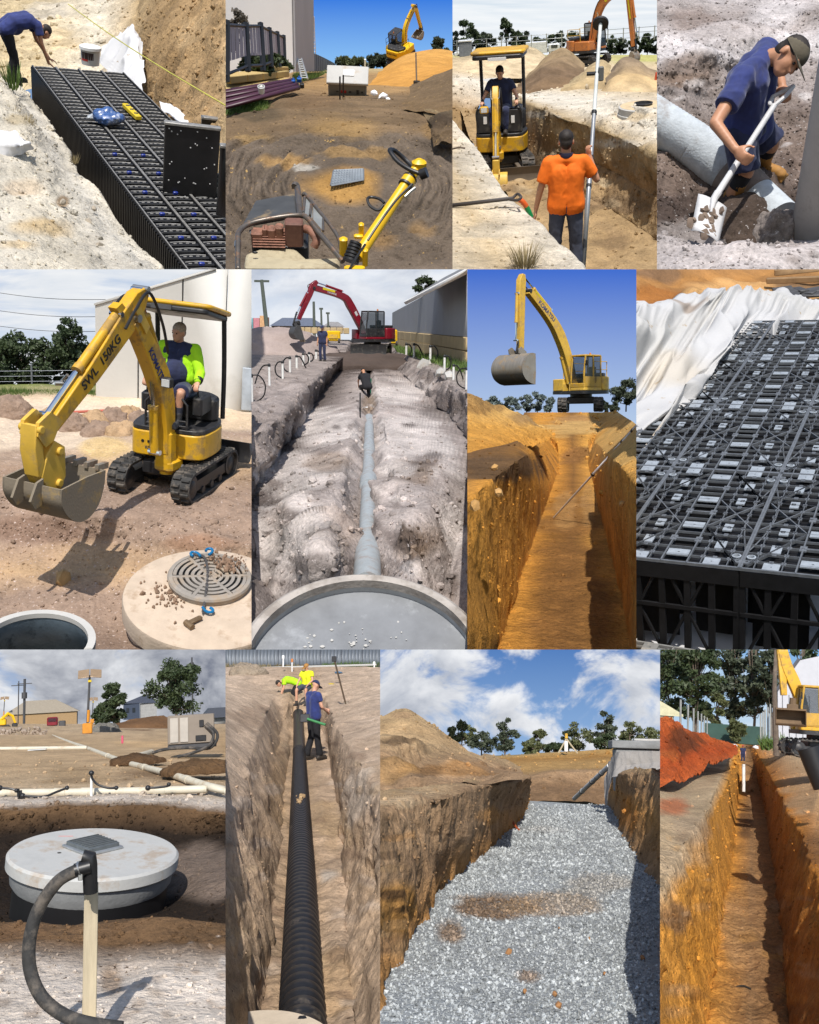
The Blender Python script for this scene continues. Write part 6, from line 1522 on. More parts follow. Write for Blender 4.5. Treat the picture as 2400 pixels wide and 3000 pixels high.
 hose(pu,[(m_(225),-m_(5),m_(130)),(m_(285),-m_(20),m_(60)),(m_(240),-m_(40),-m_(10)),(m_(120),-m_(60),m_(0)),(m_(0),-m_(60),m_(0)),(-m_(80),-m_(60),-m_(15))],m_(9),RUB)
 # solar light towers
 pan=mat('solar_panel',pc(176,150,120),.35,.2,var=.1);wy=mat('tower_yellow',pc(225,150,40),.5)
 for k,(u,vb,vt,dd) in enumerate(((512,520,130,40),(540,440,285,75),(30,420,280,75))):
  o=pl.at(u-10,vb,d=dd);m_=lambda px:pl.m(px,dd);h=m_(vb-vt);f=(vb-vt)/390
  r_=thing(pl,'solar_light_tower',('tall solar light tower on a yellow base','small far solar light tower behind the tall one','far solar light tower at the outer edge above the yellow digger')[k],'light tower',o)
  part(r_,'base',MB().add(bevbox(m_(54*f),m_(40*f),m_(60*f),(0,0,m_(60*f)),m_(4*f))).add(bevbox(m_(22*f),m_(20*f),m_(50*f),(0,0,m_(15*f)),m_(2*f))),wy)
  part(r_,'mast',MB().add(cyl((0,0,m_(90*f)),(m_(12*f),0,h*.93),m_(7*f),m_(6*f),8)),DGREY);part(r_,'mast_section',MB().add(cyl((m_(3*f),0,m_(95*f)),(m_(6*f),0,h*.42),m_(9*f),n=8)),wy)
  for s in (-1,1):part(r_,'panel',MB().add(bevbox(m_(62*f),m_(70*f),m_(5*f),b=m_(1)),T(m_(12*f)+s*m_(34*f),0,h*.95)@RX(42)@RY(s*8)),pan)
  part(r_,'lamp',MB().add(bevbox(m_(20*f),m_(24*f),m_(14*f),(m_(12*f),0,h*.84),m_(2*f))),YELS)
 # trees, houses, poles, plant
 for k,(u,vb,h,w,dd,s) in enumerate(((650,440,235,170,70,1),(1010,400,320,340,66,2),(590,440,120,110,72,3))):
  tree(pl,'gum_tree',('rounded dark gum tree beside the light tower','broad dark gum tree above the pump cabinet','small dark shrub tree under the light tower')[k],pl.at(u,vb,d=dd),pl.m(h,dd),pl.m(w,dd),LEAF1,BARK,90+s,n=6500,leaf=.13,trunk_h=.08 if k else .06,clumps=34)
 o=pl.at(240,440,d=95);m_=lambda px:pl.m(px,95);hh=thing(pl,'shed_house','wide tan house with pale hip roof at the site edge','house',o)
 part(hh,'wall',MB().add(box(m_(380),m_(160),m_(75),(0,m_(80),m_(32)))),mat('tan_wall',pc(176,146,106),.9,var=.1));part(hh,'roof',MB().add(([(-m_(205),-m_(10),m_(68)),(m_(205),-m_(10),m_(68)),(m_(205),m_(170),m_(68)),(-m_(205),m_(170),m_(68)),(-m_(95),m_(80),m_(142)),(m_(70),m_(80),m_(142))],[(0,1,5,4),(1,2,5),(2,3,4,5),(3,0,4),(3,2,1,0)])),mat('pale_roof',pc(166,156,140),.6,var=.1),0)
 o=pl.at(800,402,d=90);m_=lambda px:pl.m(px,90);hh=thing(pl,'dark_house','dark roofed house between the two gum trees','house',o)
 part(hh,'wall',MB().add(box(m_(90),m_(80),m_(90),(m_(52),m_(40),m_(40)))),mat('grey_wall',pc(170,170,168),.9));part(hh,'wing',MB().add(box(m_(90),m_(80),m_(95),(-m_(42),m_(30),m_(45)))),mat('navy_wall',pc(60,72,92),.8))
 part(hh,'roof',MB().add(([(-m_(95),-m_(20),m_(88)),(m_(100),-m_(5),m_(84)),(m_(100),m_(90),m_(84)),(-m_(95),m_(90),m_(88)),(m_(20),m_(40),m_(130)),(m_(60),m_(40),m_(130))],[(0,1,5,4),(1,2,5),(2,3,4,5),(3,0,4),(3,2,1,0)])),mat('dark_roof',pc(70,76,90),.6),0)
 for k in range(2):part(hh,'window',MB().add(box(m_(16),m_(3),m_(26),(-m_(64)+m_(34)*k,-m_(11),m_(50)))),mat('dark_pane',(.02,.025,.03),.1))
 o=pl.at(1270,395,d=100);hh=thing(pl,'far_roof','low dark roofs on the horizon behind the pump','house',o);part(hh,'roof',MB().add(prism([(-pl.m(110,100),0),(pl.m(110,100),0),(pl.m(80,100),pl.m(55,100)),(-pl.m(60,100),pl.m(55,100))],0,3,'y')),mat('dark_roof',None),0);part(hh,'wall',MB().add(box(pl.m(200,100),2,pl.m(40,100),(0,1.6,-pl.m(18,100)))),mat('grey_wall',None))
 for k,(u,vb,vt) in enumerate(((138,450,178),(104,440,190))):
  o=pl.at(u,vb,d=88);r_=thing(pl,'power_pole',('dark power pole with transformer before the tan house','thin pole beside the transformer pole')[k],'pole',o);m_=lambda px:pl.m(px,88)
  part(r_,'shaft',MB().add(cyl((0,0,0),(0,0,m_(vb-vt)),m_(7 if k==0 else 3),n=8)),DGREY)
  if k==0:part(r_,'transformer',MB().add(cyl((0,-m_(6),m_(160)),(0,-m_(6),m_(195)),m_(15),n=12)),DGREY)
  part(r_,'crossarm',MB().add(box(m_(80),m_(4),m_(5),(0,0,m_(vb-vt)*.9))),DGREY)
 o=pl.at(1104,200,d=95);solo(pl,'radio_mast',MB().add(cyl((0,0,-pl.m(200,95)),(0,0,pl.m(148,95)),pl.m(5,95),n=6)).add(cyl((0,0,pl.m(60,95)),(0,0,pl.m(120,95)),pl.m(10,95),n=8)),DGREY,'thin radio mast rising behind the broad gum tree','mast',o)
 o=pl.at(40,452,d=62);m_=lambda px:pl.m(px,62);r_=thing(pl,'excavator','yellow digger half hidden at the outer edge of the rubble','excavator',o)
 part(r_,'body',MB().add(bevbox(m_(70),m_(50),m_(40),(-m_(40),m_(20),m_(30)),m_(6))),YELBR);part(r_,'boom',MB().add(tube([(-m_(30),0,m_(45)),(m_(5),0,m_(78)),(m_(30),0,m_(62)),(m_(45),0,m_(20))],[m_(9),m_(10),m_(8),m_(6)],6)),YELBR);part(r_,'bucket',MB().add(bevbox(m_(30),m_(22),m_(24),(m_(42),0,m_(10)),m_(5))),BLK);part(r_,'track',MB().add(bevbox(m_(90),m_(50),m_(20),(-m_(30),m_(20),m_(4)),m_(8))),RUB)
 o=pl.at(302,465,d=66);m_=lambda px:pl.m(px,66);r_=thing(pl,'red_truck','dark red truck parked beyond the rubble pile','truck',o)
 part(r_,'cab',MB().add(bevbox(m_(58),m_(70),m_(50),(0,0,m_(45)),m_(6))),REDM);part(r_,'tray',MB().add(bevbox(m_(36),m_(60),m_(34),(m_(52),0,m_(30)),m_(4))),DGREY);part(r_,'windscreen',MB().add(box(m_(44),m_(3),m_(20),(0,-m_(36),m_(54)))),GLASS)
 for s in (-1,1):part(r_,'wheel',MB().add(cyl((s*m_(20)-m_(5),-m_(30),m_(12)),(s*m_(20)+m_(5),-m_(30),m_(12)),m_(13),n=14)),RUB)
 rid=soil_mat('soil_clods',.3,5,30,.6)
 clod(pl,'gravel_mound','grey gravel mound behind the light tower',pl.at(600,505,d=44),pl.m(105,44),pl.m(70,44),pc(150,146,136),rid,4);clod(pl,'soil_mound','brown soil mound behind the pump cabinet',pl.at(860,465,d=58),pl.m(230,58),pl.m(62,58),pc(140,106,76),rid,6)
 clod(pl,'soil_mound','dark spoil ridge beside the diagonal pipe',pl.at(780,650,d=14.8),pl.m(110,14.8),pl.m(46,14.8),pc(112,86,62),rid,9,elong=1.5,rz=-30)
 clod(pl,'soil_mound','brown spoil ridge at the right edge beyond the pipe',pl.at(1150,700,d=12.4),pl.m(150,12.4),pl.m(58,12.4),pc(124,96,68),rid,10,elong=1.5,rz=-25)
 rb=MB();g=np.random.default_rng(5)
 for k in range(140):rb.add(rock(pl.m(g.uniform(5,17),38),k%8),T(pl.at(g.uniform(-120,270),g.uniform(455,545),d=38)))
 solo(pl,'rubble',rb,mat('rubble',pc(176,160,144),.95,var=.35,scale=1.2),'grey rubble pile on the sand by the yellow digger','rubble',kind='stuff',smooth=25)
 solo(pl,'marker_peg',MB().add(bevbox(pl.m(12,24),.03,pl.m(45,24),(0,0,pl.m(22,24)),.01)),mat('pink_peg',pc(225,90,120),.6),'small pink marker peg on the sand','peg',pl.at(703,545,d=24))
 solo(pl,'water_sheet',MB().add(bevbox(pl.m(100,20),.4,.02,b=.005)),mat('white_sheet',pc(225,225,220),.4),'white board lying by the far header pipe','board',pl.at(215,580,d=20.4))
 solo(pl,'black_pipe',MB().add(cyl(Vector(),pl.at(1420,700,d=15)-pl.at(1130,680,d=15.5),.035,n=8)),BLKP,'black pipe lying beyond the spoil at the right edge','pipe',pl.at(1130,680,d=15.5))
BUILD.append(build_p9)
# ------------------------------------------------------------------ black corrugated pipe in a sandy trench (row three, second)
def build_p10():
 pl=P10;zf=-3.6
 a,b,c,dk=pc(216,192,168),pc(206,180,154),pc(196,168,138),pc(160,134,110)
 s10=soil_mat('soil_p10',.42,1.6,20,.9,speck=pc(120,98,78),samt=.16,sscale=12,streak=(5,2.2,2.2))
 def L(z,pts):return [pl.Z(u,v,zz) if zz<0 else pl.D(u,v,zz) for zz,(u,v) in zip(z if isinstance(z,list) else [z]*len(pts),pts)]
 lines=[L([-1.3]*5+[45,58],[(-1200,2500),(-600,1600),(-300,1000),(-150,600),(-60,380),(-60,190),(-60,108)]),
             L([-2.1]*5+[44,49,58],[(-420,2500),(-100,1500),(30,1000),(120,700),(200,460),(280,290),(310,190),(330,108)]),
             L([-3.0]*4+[40,44,49,58],[(20,2500),(140,1600),(215,1050),(270,740),(325,480),(365,310),(380,195),(400,108)]),
             L([zf]*5+[43,45,49,58],[(160,2500),(250,1750),(315,1150),(335,850),(370,600),(390,420),(400,310),(410,195),(430,108)]),
             L([zf-.05]*5+[43,45,49,58],[(450,2500),(445,1750),(440,1150),(436,850),(430,600),(428,420),(432,310),(440,195),(460,108)]),
             L([zf]*5+[43,45,49,58],[(820,2500),(720,1750),(690,1150),(650,850),(605,600),(545,420),(500,310),(480,195),(480,108)]),
             L([-2.9,-2.9,-2.9,-2.8,-2.7,41,44,49,58],[(1500,2500),(1050,1750),(800,1150),(690,850),(635,600),(575,420),(525,310),(500,195),(510,108)]),
             L([-2.0]*5+[44,49,58],[(2200,2200),(1400,1350),(960,920),(800,690),(660,470),(585,290),(560,190),(560,108)]),
             L([-1.7]*4+[40,46,58],[(2600,1600),(1700,900),(1200,600),(960,400),(960,260),(960,180),(960,108)])]
 earth(pl,'ground',lines,[a,b,c,c,c,b,c,b,a],ns=400,nts=[18,50,40,18,18,30,50,30],m=s10,seed=101,disp=((1.1,.16,5),(.28,.06,4),(.1,.022,2)),ridged=((.8,.10,4,(1,.5,.7)),),colnoise=.8,
          patches=((300,800,60,300,pc(206,172,132),.6),(620,1050,120,160,pc(196,166,126),.6),(800,860,120,140,pc(214,196,176),.7),(600,1320,90,70,pc(208,196,182),.8),(150,400,150,90,pc(168,142,118),.6),(640,1900,120,200,pc(190,156,112),.5),(300,1480,160,60,dk,.5))+blotch(10,60,0,902,250,2100,110,(pc(228,208,188),pc(150,124,102),pc(214,186,150),pc(140,116,96)),.6))
 scatter(pl,'loose_clods',600,.010,s10,6,smax=3.2,dref=14)
 # concrete rim in the very front
 c0=pl.at(190,2330,d=8.0);rr=thing(pl,'concrete_ring','edge of a pale concrete ring at the near pipe end','concrete ring',c0,rx=10)
 R=pl.m(480,8.0);part(rr,'ring_top',MB().add(lathe([(0,0),(R-.02,0),(R,-.03),(R,-.25)],64)),mat('ring_cream',pc(224,208,186),.9,var=.12,scale=4,bump=.2))
 # pipe: ribbed lengths then plain ones
 cl=[(447,2290),(445,2070),(441,1500),(438,1100),(433,800),(430,600),(425,460),(424,375)]
 Q=[pl.at(u,v,z=-3.40) if v>590 else pl.at(u,v,d=42 if v>400 else 43.6) for u,v in cl];R=.225
 pt=thing(pl,'corrugated_pipe','long black corrugated pipe laid along the sandy trench','pipe',Q[0])
 P=[q-Q[0] for q in Q];S=[0]
 for i in range(1,len(P)):S.append(S[-1]+(P[i]-P[i-1]).length)
 def at(s):
  i=max(0,min(len(P)-2,int(np.searchsorted(S,s)-1)));return P[i].lerp(P[i+1],(s-S[i])/(S[i+1]-S[i]))
 s1=next(s for s in np.arange(0,S[-1],.05) if pl.uvd(at(s)+Q[0])[1]<590)
 cp=mat('pipe_black',(.016,.016,.018),.42,var=.25,scale=6,dirt=(.16,.13,.10),damt=.08,dscale=3)
 pitch=.235;secs=np.linspace(0,s1,4)
 for k in range(3):
  pts=[];rs=[]
  s=secs[k]
  while s<secs[k+1]-.02:
   for t_,r_ in ((0,.90),(.10,.90),(.22,1.0),(.40,1.02),(.60,1.02),(.78,1.0),(.90,.90)):
    if s+t_*pitch<=secs[k+1]:pts.append(at(s+t_*pitch));rs.append(R*r_)
   s += pitch
  part(pt,'pipe_length',MB().add(tube(pts,rs,30)),cp,smooth=60)
 part(pt,'plain_length',MB().add(tube([at(s1+.02),at((s1+S[-1])/2),at(S[-1])],[R,R,R],24)),cp)
 part(pt,'collar',MB().add(tube([at(s1-.2),at(s1-.1),at(s1+.3),at(s1+.4)],[R*1.04,R*1.1,R*1.1,R*1.04],26)),cp);part(pt,'pipe_mouth',MB().add(tube([at(S[-1]-.3),at(S[-1])],[R*1.08,R*1.08],24)),cp)
 dm=MB();g=np.random.default_rng(4)
 for (u,v) in ((425,440),(420,575),(432,870),(440,850)):
  for k in range(16):
   p=pl.at(u+g.normal()*9,v+g.normal()*9,z=-3.17)-Q[0] if v>590 else pl.at(u+g.normal()*9,v+g.normal()*9,d=41.5)-Q[0];dm.add(rock(.012+g.exponential(.015),k%8),T(p))
 part(pt,'dirt_crumbs',dm,mat('crumbs_tan',pc(190,160,120),.95,var=.3),0,kind='stuff')
 # fence and far ground details
 d0=62;m_=lambda px:pl.m(px,d0)
 A=pl.at(-60,100,d=d0);fr=thing(pl,'panel_fence','dark grey metal panel fence across the top','fence',A);gm=mat('fence_grey',pc(98,106,116),.5,.2,var=.06)
 for k in range(9):
  x0=m_(122)*k
  for j in range(6):part(fr,'panel_rib',MB().add(bevbox(m_(19),.04,m_(112),(x0+m_(10)+m_(20)*j,(j%2)*.03,m_(52)),.01)),gm)
  part(fr,'post',MB().add(box(m_(5),.12,m_(116),(x0,-.03,m_(54)))),mat('fence_post',pc(74,80,90),.5))
 q=[pl.at(560,106,d=61),pl.at(900,108,d=61),pl.at(900,84,d=61.4),pl.at(560,96,d=61.4)]
 grass_patch(pl,'green weeds at the foot of the grey fence',q,700,.22,GRASS,3)
 q=[pl.at(-10,108,d=61),pl.at(450,108,d=61),pl.at(450,98,d=61.4),pl.at(-10,98,d=61.4)]
 grass_patch(pl,'dry weeds below the grey fence behind the mound',q,500,.2,GRASSD,5)
 A=pl.at(200,112,d=59);solo(pl,'kerb_slab',MB().add(bevbox(m_(640),.6,m_(11),(m_(320),0,0),.02)),CONCL,'pale concrete strip below the grey fence','kerb',A,ry=-.6)
 rid=soil_mat('soil_clods',.3,5,30,.6)
 clod(pl,'sand_mound','grey sand mound under the panel fence',pl.at(130,150,d=52),pl.m(105,52),pl.m(75,52),pc(190,172,150),rid,12)
 for k,(u,v,h,cm,lab) in enumerate(((337,105,55,WHT,'white bag on a stake below the fence'),(388,150,80,PVC,'white marker stake with yellow top'),(860,108,22,WHT,'small white bag on the concrete strip'))):
  r_=thing(pl,'marker',lab,'marker',pl.at(u,v,d=55));mm=lambda px:pl.m(px,55)
  part(r_,'stake',MB().add(cyl((0,0,0),(0,0,mm(h)),mm(4),n=8)),cm);part(r_,'head',MB().add(bevbox(mm(14),mm(10),mm(22),(0,0,mm(h)),mm(3))),cm if k != 1 else ORG)
 for (u,v,L_,lab,m0) in ((655,138,62,'blue cloth dropped on the bank top',mat('blue_cloth',pc(90,130,165),.8)),(615,205,50,'yellow offcut on the bank beside the worker',YELS),(322,215,26,'dark bag on the bank by the bending worker',BLK)):
  solo(pl,'dropped_item',MB().add(rock(pl.m(L_/2,48),3),SCL(1,.6,.3)),m0,lab,'cloth' if 'cloth' in lab else 'offcut',pl.at(u,v,d=48),smooth=40)
 a_,b_=pl.at(698,325,d=38),pl.at(630,60,d=38);pr=thing(pl,'shovel','thin long handled shovel stuck upright in the bank','shovel',a_)
 part(pr,'handle',MB().add(cyl((0,0,0),b_-a_,.035,n=8)),mat('old_handle',pc(96,78,60),.7));part(pr,'grip',MB().add(bevbox(.2,.07,.22,tuple(b_-a_),.02)),BLK);part(pr,'blade',MB().add(bevbox(.22,.05,.4,(.02,0,-.05),.02)),STLW)
 # workers
 P0=pl.at(512,632,z=zf);k=pl.m(440,P0.y)/1.78
 person(pl,'man in navy shirt and cap holding a green shovel beside the pipe',P0,-55,dict(head=(0,.06,1.62),look=(0,.85,-.5),neck=(0,.02,1.47),elR=(.24,.06,1.14),elL=(-.22,.10,1.12),wrR=(.12,.30,1.02),wrL=(-.02,.34,1.08),handR=((-.5,.7,-.2),(0,.3,1),60),handL=((.6,.7,0),(0,.3,1),60),anR=(.12,.08,.09),anL=(-.12,-.10,.09)),SKIN,NAVYB,BLKC,DKB,cap=NAVY,voxel=.022,scale=k)
 h0,h1=pl.at(462,400,d=pl.uvd(P0)[2]-.6),pl.at(580,438,d=pl.uvd(P0)[2]-.9)
 sh=thing(pl,'shovel','green handled shovel held across by the navy shirt worker','shovel',h0);part(sh,'handle',MB().add(cyl((h1-h0)*.12,(h1-h0),.045,n=8)),mat('green_shaft',pc(70,150,90),.5));part(sh,'blade',MB().add(bevbox(.34,.06,.3,b=.03)),DGREY)
 P0=pl.at(475,345,d=44);k=pl.m(245,44)/1.5
 person(pl,'worker in yellow shirt and cap sitting on the trench edge',P0,150,dict(pelvis=(0,0,.80),waist=(0,.0,.95),chest=(0,.02,1.13),neck=(0,.03,1.30),head=(0,.06,1.45),look=(.3,.8,-.4),shR=(.19,.02,1.24),shL=(-.19,.02,1.24),elR=(.27,.10,.98),elL=(-.27,.10,.98),wrR=(.22,.32,.84),wrL=(-.22,.32,.84),hipR=(.1,.02,.78),hipL=(-.1,.02,.78),knR=(.20,.40,.66),knL=(-.16,.38,.66),anR=(.22,.36,.2),anL=(-.16,.30,.2)),SKIN,YELC,GREYC,DKB,cap=TANB,voxel=.024,scale=k,legs=.45)
 P0=pl.at(405,330,d=46);k=pl.m(170,46)/1.05
 person(pl,'worker in lime vest bending over the far pipe end',P0,95,dict(pelvis=(0,-.10,.80),waist=(0,.08,.88),chest=(0,.28,.92),neck=(0,.45,.88),head=(0,.58,.80),look=(0,.4,-.9),shR=(.18,.38,.90),shL=(-.18,.38,.90),elR=(.22,.42,.62),elL=(-.22,.42,.62),wrR=(.15,.5,.38),wrL=(-.15,.5,.38),hipR=(.1,-.1,.78),hipL=(-.1,-.1,.78),knR=(.12,.08,.44),knL=(-.12,.08,.44)),SKIN,HIVIS,BLKC,DKB,hair=HAIRD,voxel=.024,scale=k)
BUILD.append(build_p10)
# ------------------------------------------------------------------ gravel bed in a wide trench (row three, third)
def build_p11():
 pl=P11;zf=-1.38;D=pl.D
 s11=soil_mat('soil_p11',.45,2.6,26,.9,speck=pc(70,50,36),samt=.15,sscale=14,streak=(7,7,2.2))
 br,br2,org,tan,pale,dk=pc(178,146,112),pc(148,118,88),pc(204,150,88),pc(198,168,128),pc(206,178,142),pc(74,56,42)
 def L(z,pts):return [pl.Z(u,v,zz) if zz<0 else pl.D(u,v,zz) for zz,(u,v) in zip(z if isinstance(z,list) else [z]*len(pts),pts)]
 fl=[(-420,2800),(0,2075),(200,1700),(335,1440),(560,1230),(740,1070),(850,930),(868,872)]
 fr=[(2700,2800),(2050,1850),(1640,1410),(1480,1210),(1400,1080),(1350,960),(1335,930),(1300,905)]
 lip=[(-1300,2600),(-500,1350),(0,965),(200,885),(420,852),(560,800),(730,775),(872,742)]
 wall_l=[L(-.40,[(-1700,2000),(-700,1150),(-150,870),(100,815),(350,790),(520,765),(680,745),(800,725)]),L(-.42,lip),
              L([-.9,-.9,-.9,-.9,-.9,-.9,-.9,-.9],[(-1000,2900),(-260,1700),(60,1400),(230,1250),(470,1090),(640,970),(790,880),(870,815)]),L(zf-.03,fl)]
 earth(pl,'ground',wall_l,[tan,br,br,org],ns=340,nts=[20,70,70],m=s11,seed=111,disp=((.7,.08,5),(.2,.05,4),(.07,.02,2)),ridged=((.35,.05,4,(1,1,.6)),),colnoise=.9,
          patches=((120,890,180,40,pale,.9),(250,840,200,24,pale,.7),(80,1500,160,130,pc(178,128,56),.7),(250,1250,120,110,br2,.7),(640,960,90,60,org,.7),(60,1750,100,100,br2,.6),(240,1010,120,60,pc(160,130,98),.7),(400,1380,50,40,dk,.8))+blotch(11,40,0,800,850,1900,110,(br2,pc(196,160,116),dk,org),.6),label=None)
 wall_r=[L(zf-.03,fr),L(-.85,[(2900,2300),(2250,1500),(1720,1080),(1540,960),(1450,900),(1385,850),(1360,830),(1330,800)]),
              L([-.3,-.3,-.3,-.3,-.3,20,24,28],[(3000,1900),(2300,1100),(1760,800),(1600,745),(1480,725),(1390,720),(1365,722),(1345,724)]),L([-.25,-.25,-.25,-.25,16,22,26,30],[(3000,1300),(2400,900),(1900,740),(1700,700),(1560,690),(1450,690),(1400,692),(1380,694)])]
 earth(pl,'ground',wall_r,[br,org,br,tan],ns=220,nts=[40,30,10],m=s11,seed=114,disp=((.6,.12,5),(.2,.07,4),(.07,.03,2)),ridged=((.35,.08,4,(1,1,.6)),),colnoise=.9,patches=((1430,960,70,120,pc(200,132,60),.8),(1480,1180,90,70,br2,.5),(1500,800,130,50,br2,.7)))
 # far end and terraces beyond
 far=[L([33]*6,[(760,905),(868,885),(1000,870),(1150,872),(1300,915),(1420,960)]),L([35]*6,[(760,800),(870,800),(1000,790),(1150,790),(1260,800),(1420,810)]),L([36]*6,[(700,740),(870,735),(1000,705),(1150,700),(1270,700),(1420,700)]),
           L([42]*6,[(650,715),(870,705),(1000,690),(1150,688),(1270,685),(1420,680)]),L([46]*6,[(650,668),(780,668),(970,655),(1150,655),(1270,648),(1420,640)]),L([56]*6,[(650,640),(780,634),(970,632),(1150,628),(1270,622),(1420,618)]),L([60]*6,[(650,628),(780,622),(970,604),(1150,592),(1270,582),(1420,578)]),L([95]*6,[(650,615),(780,610),(970,596),(1150,588),(1270,580),(1420,576)])]
 earth(pl,'ground',far,[br2,br2,br,pc(196,158,104),pc(206,164,104),pc(186,140,80),pc(214,172,108),pc(180,160,120)],ns=150,nts=[14,14,8,10,8,8,6],m=s11,seed=117,disp=((1.5,.16,4),(.4,.06,3)),colnoise=.7)
 # heap at the left
 h1=[L([13]*7,[(-160,870),(50,860),(250,830),(450,790),(600,770),(760,740),(830,735)]),L([14.5,14.5,15,16,18,22,24],[(-160,640),(50,640),(250,680),(450,680),(600,690),(740,700),(820,715)]),
          L([15.5,15.5,16,18,21,25,28],[(-160,515),(60,512),(200,540),(330,555),(500,600),(700,640),(810,690)]),L([17.5,17.5,18,20,23,27,30],[(-160,505),(60,500),(200,530),(330,545),(500,592),(700,632),(810,680)])]
 earth(pl,'spoil_bank',h1,[br,br,tan,tan],ns=190,nts=[26,26,6],m=s11,seed=121,disp=((.9,.16,5),(.3,.07,4)),ridged=((.5,.09,4,(1,1,1)),),colnoise=1,label='dark brown spoil bank along the gravel trench',cat='soil bank',kind=None,patches=((100,540,130,30,dk,.7),(400,710,300,40,org,.6),(270,720,100,50,dk,.5),(90,700,150,60,pc(176,138,88),.6)))
 h2=[L([19]*6,[(-160,570),(60,560),(240,570),(400,590),(540,610),(620,640)]),L([20]*6,[(-160,470),(60,450),(200,460),(330,500),(440,560),(540,600)]),L([21]*6,[(-160,430),(20,385),(100,350),(150,343),(215,375),(350,470)]),L([23]*6,[(-160,440),(20,400),(100,365),(150,358),(215,390),(350,485)])]
 earth(pl,'sand_heap',h2,[tan,pc(196,164,122),pc(200,170,128),tan],ns=150,nts=[18,26,5],m=s11,seed=124,disp=((1.6,.12,4),(.35,.04,3)),colnoise=.6,label='tall tan sand heap rising over the spoil bank',cat='sand heap',kind=None,patches=((130,385,60,20,br,.6),))
 scatter(pl,'loose_clods',1300,.010,s11,9,smax=4,dref=9)
 # gravel bed: sheet and stones
 gb=soil_mat('gravel_bed',.5,14,60,.9,speck=pc(196,200,200),samt=.5,sscale=40)
 bed=[L(zf+.02,[(u-60,v) for u,v in fl]),L(zf+.03,[(u0*.67+u1*.33,v0*.67+v1*.33) for (u0,v0),(u1,v1) in zip(fl,fr)]),L(zf+.03,[(u0*.33+u1*.67,v0*.33+v1*.67) for (u0,v0),(u1,v1) in zip(fl,fr)]),L(zf+.02,[(u+50,v) for u,v in fr])]
 gc=pc(192,197,198)
 earth(pl,'gravel',bed,[gc]*4,ns=300,nts=[40,40,40],m=gb,seed=131,disp=((1.6,.02,2),(.1,.006,2)),colnoise=.6,label='grey crushed gravel bed filling the trench floor',cat='gravel',kind='stuff',
          patches=((660,1480,220,70,pc(140,112,84),.9),(1000,1470,260,60,pc(186,160,130),.6),(420,1640,110,80,br2,.8),(860,1870,110,60,pc(150,118,86),.7),(1250,1370,220,80,pc(180,168,152),.5),(900,1040,220,40,pc(176,168,158),.4)))
 nE=len(EARTH['p11'])-1
 gm=soil_mat('gravel_stone',.35,30,80,.4)
 scatter(pl,'gravel',30000,.0072,gm,21,which=[nE],label='loose grey gravel stones on the trench bed',cat='gravel',smax=2.2,dref=5.5,dexp=.62,small=True,sink=.1,region=lambda u,v:v>900)
 for k,(u,v,r) in enumerate(((745,1740,.022),(1012,1980,.020),(1030,2050,.026),(1515,1775,.022),(838,1965,.014),(1295,1865,.012),(1210,1665,.014),(1035,1605,.012))):
  solo(pl,'dirt_clod',MB().add(rock(r,k)),mat('clod_brown',pc(176,128,82),.95,var=.25,scale=20,bump=.4),'%s brown clod on the grey gravel counted from the lower edge'%ORD[sum(1 for q in (1740,1980,2050,1775,1965,1865,1665,1605) if q>v)],'clod',pl.at(u,v,z=zf+.04),group='brown clods on the gravel',smooth=25)
 sky(pl,sky_mat('sky_p11',rgb((70,116,182)),rgb((150,184,222)),rgb((245,246,248)),rgb((176,182,194)),(3.3,1.75),.50,.06,1.05,3.3),-80,700,190)
 # concrete pit with grey wrapping
 dd=24;m_=lambda px:pl.m(px,dd);o=pl.at(1500,640,d=dd);pr=thing(pl,'concrete_pit','grey concrete pit with slab cover at the trench head','pit',o)
 part(pr,'cover_slab',MB().add(bevbox(m_(340),m_(260),m_(44),(m_(8),m_(60),m_(84)),m_(4))),CONCG);part(pr,'wall',MB().add(bevbox(m_(300),m_(220),m_(240),(m_(10),m_(60),-m_(60)),m_(6))),CONCG);part(pr,'hatch',MB().add(bevbox(m_(160),m_(60),m_(14),(m_(50),m_(30),m_(113)),m_(3))),CONCL)
 wr=[[pl.D(u,v,q) for u,v,q in ((1300,905,23.2),(1325,880,23),(1350,760,22.6),(1420,730,22.3),(1640,700,22.2))],[pl.D(u,v,q) for u,v,q in ((1302,780,23.4),(1318,740,23.2),(1345,690,22.8),(1440,670,22.6),(1640,650,22.4))],[pl.D(u,v,q) for u,v,q in ((1335,650,23.4),(1345,610,23.1),(1365,595,22.9),(1460,592,22.7),(1640,590,22.5))]]
 earth(pl,'pit_wrap',wr,[pc(170,166,162)]*3,ns=70,nts=[24,24],m=soil_mat('wrap_grey',.12,2,30,.3),seed=133,disp=((.6,.05,3),),ridged=((.5,.09,3,(1.2,1.2,.35)),),colnoise=.2,label='grey fabric wrapped round the concrete pit',cat='fabric',kind=None)
 a,b=pl.at(1122,862,d=32),pl.at(1325,672,d=28);w_=thing(pl,'drain_pipe','white slotted pipe leaning from the gravel to the pit','pipe',a)
 part(w_,'barrel',MB().add(cyl((0,0,0),b-a,pl.m(13,30),n=16)),PVC)
 for t in (.25,.55,.8):part(w_,'joint',MB().add(cyl((b-a)*(t-.012),(b-a)*(t+.012),pl.m(15.5,30),n=16)),CONCG)
 # tripod
 o=pl.at(1078,600,d=58);m_=lambda px:pl.m(px,58);t_=thing(pl,'survey_tripod','survey laser tripod standing on the far sand bank','tripod',o)
 for x,y in ((-45,0),(62,0),(4,30)):part(t_,'leg',MB().add(cyl((m_(x),m_(y),0),(0,0,m_(80)),m_(4.5),n=6)),WOOD)
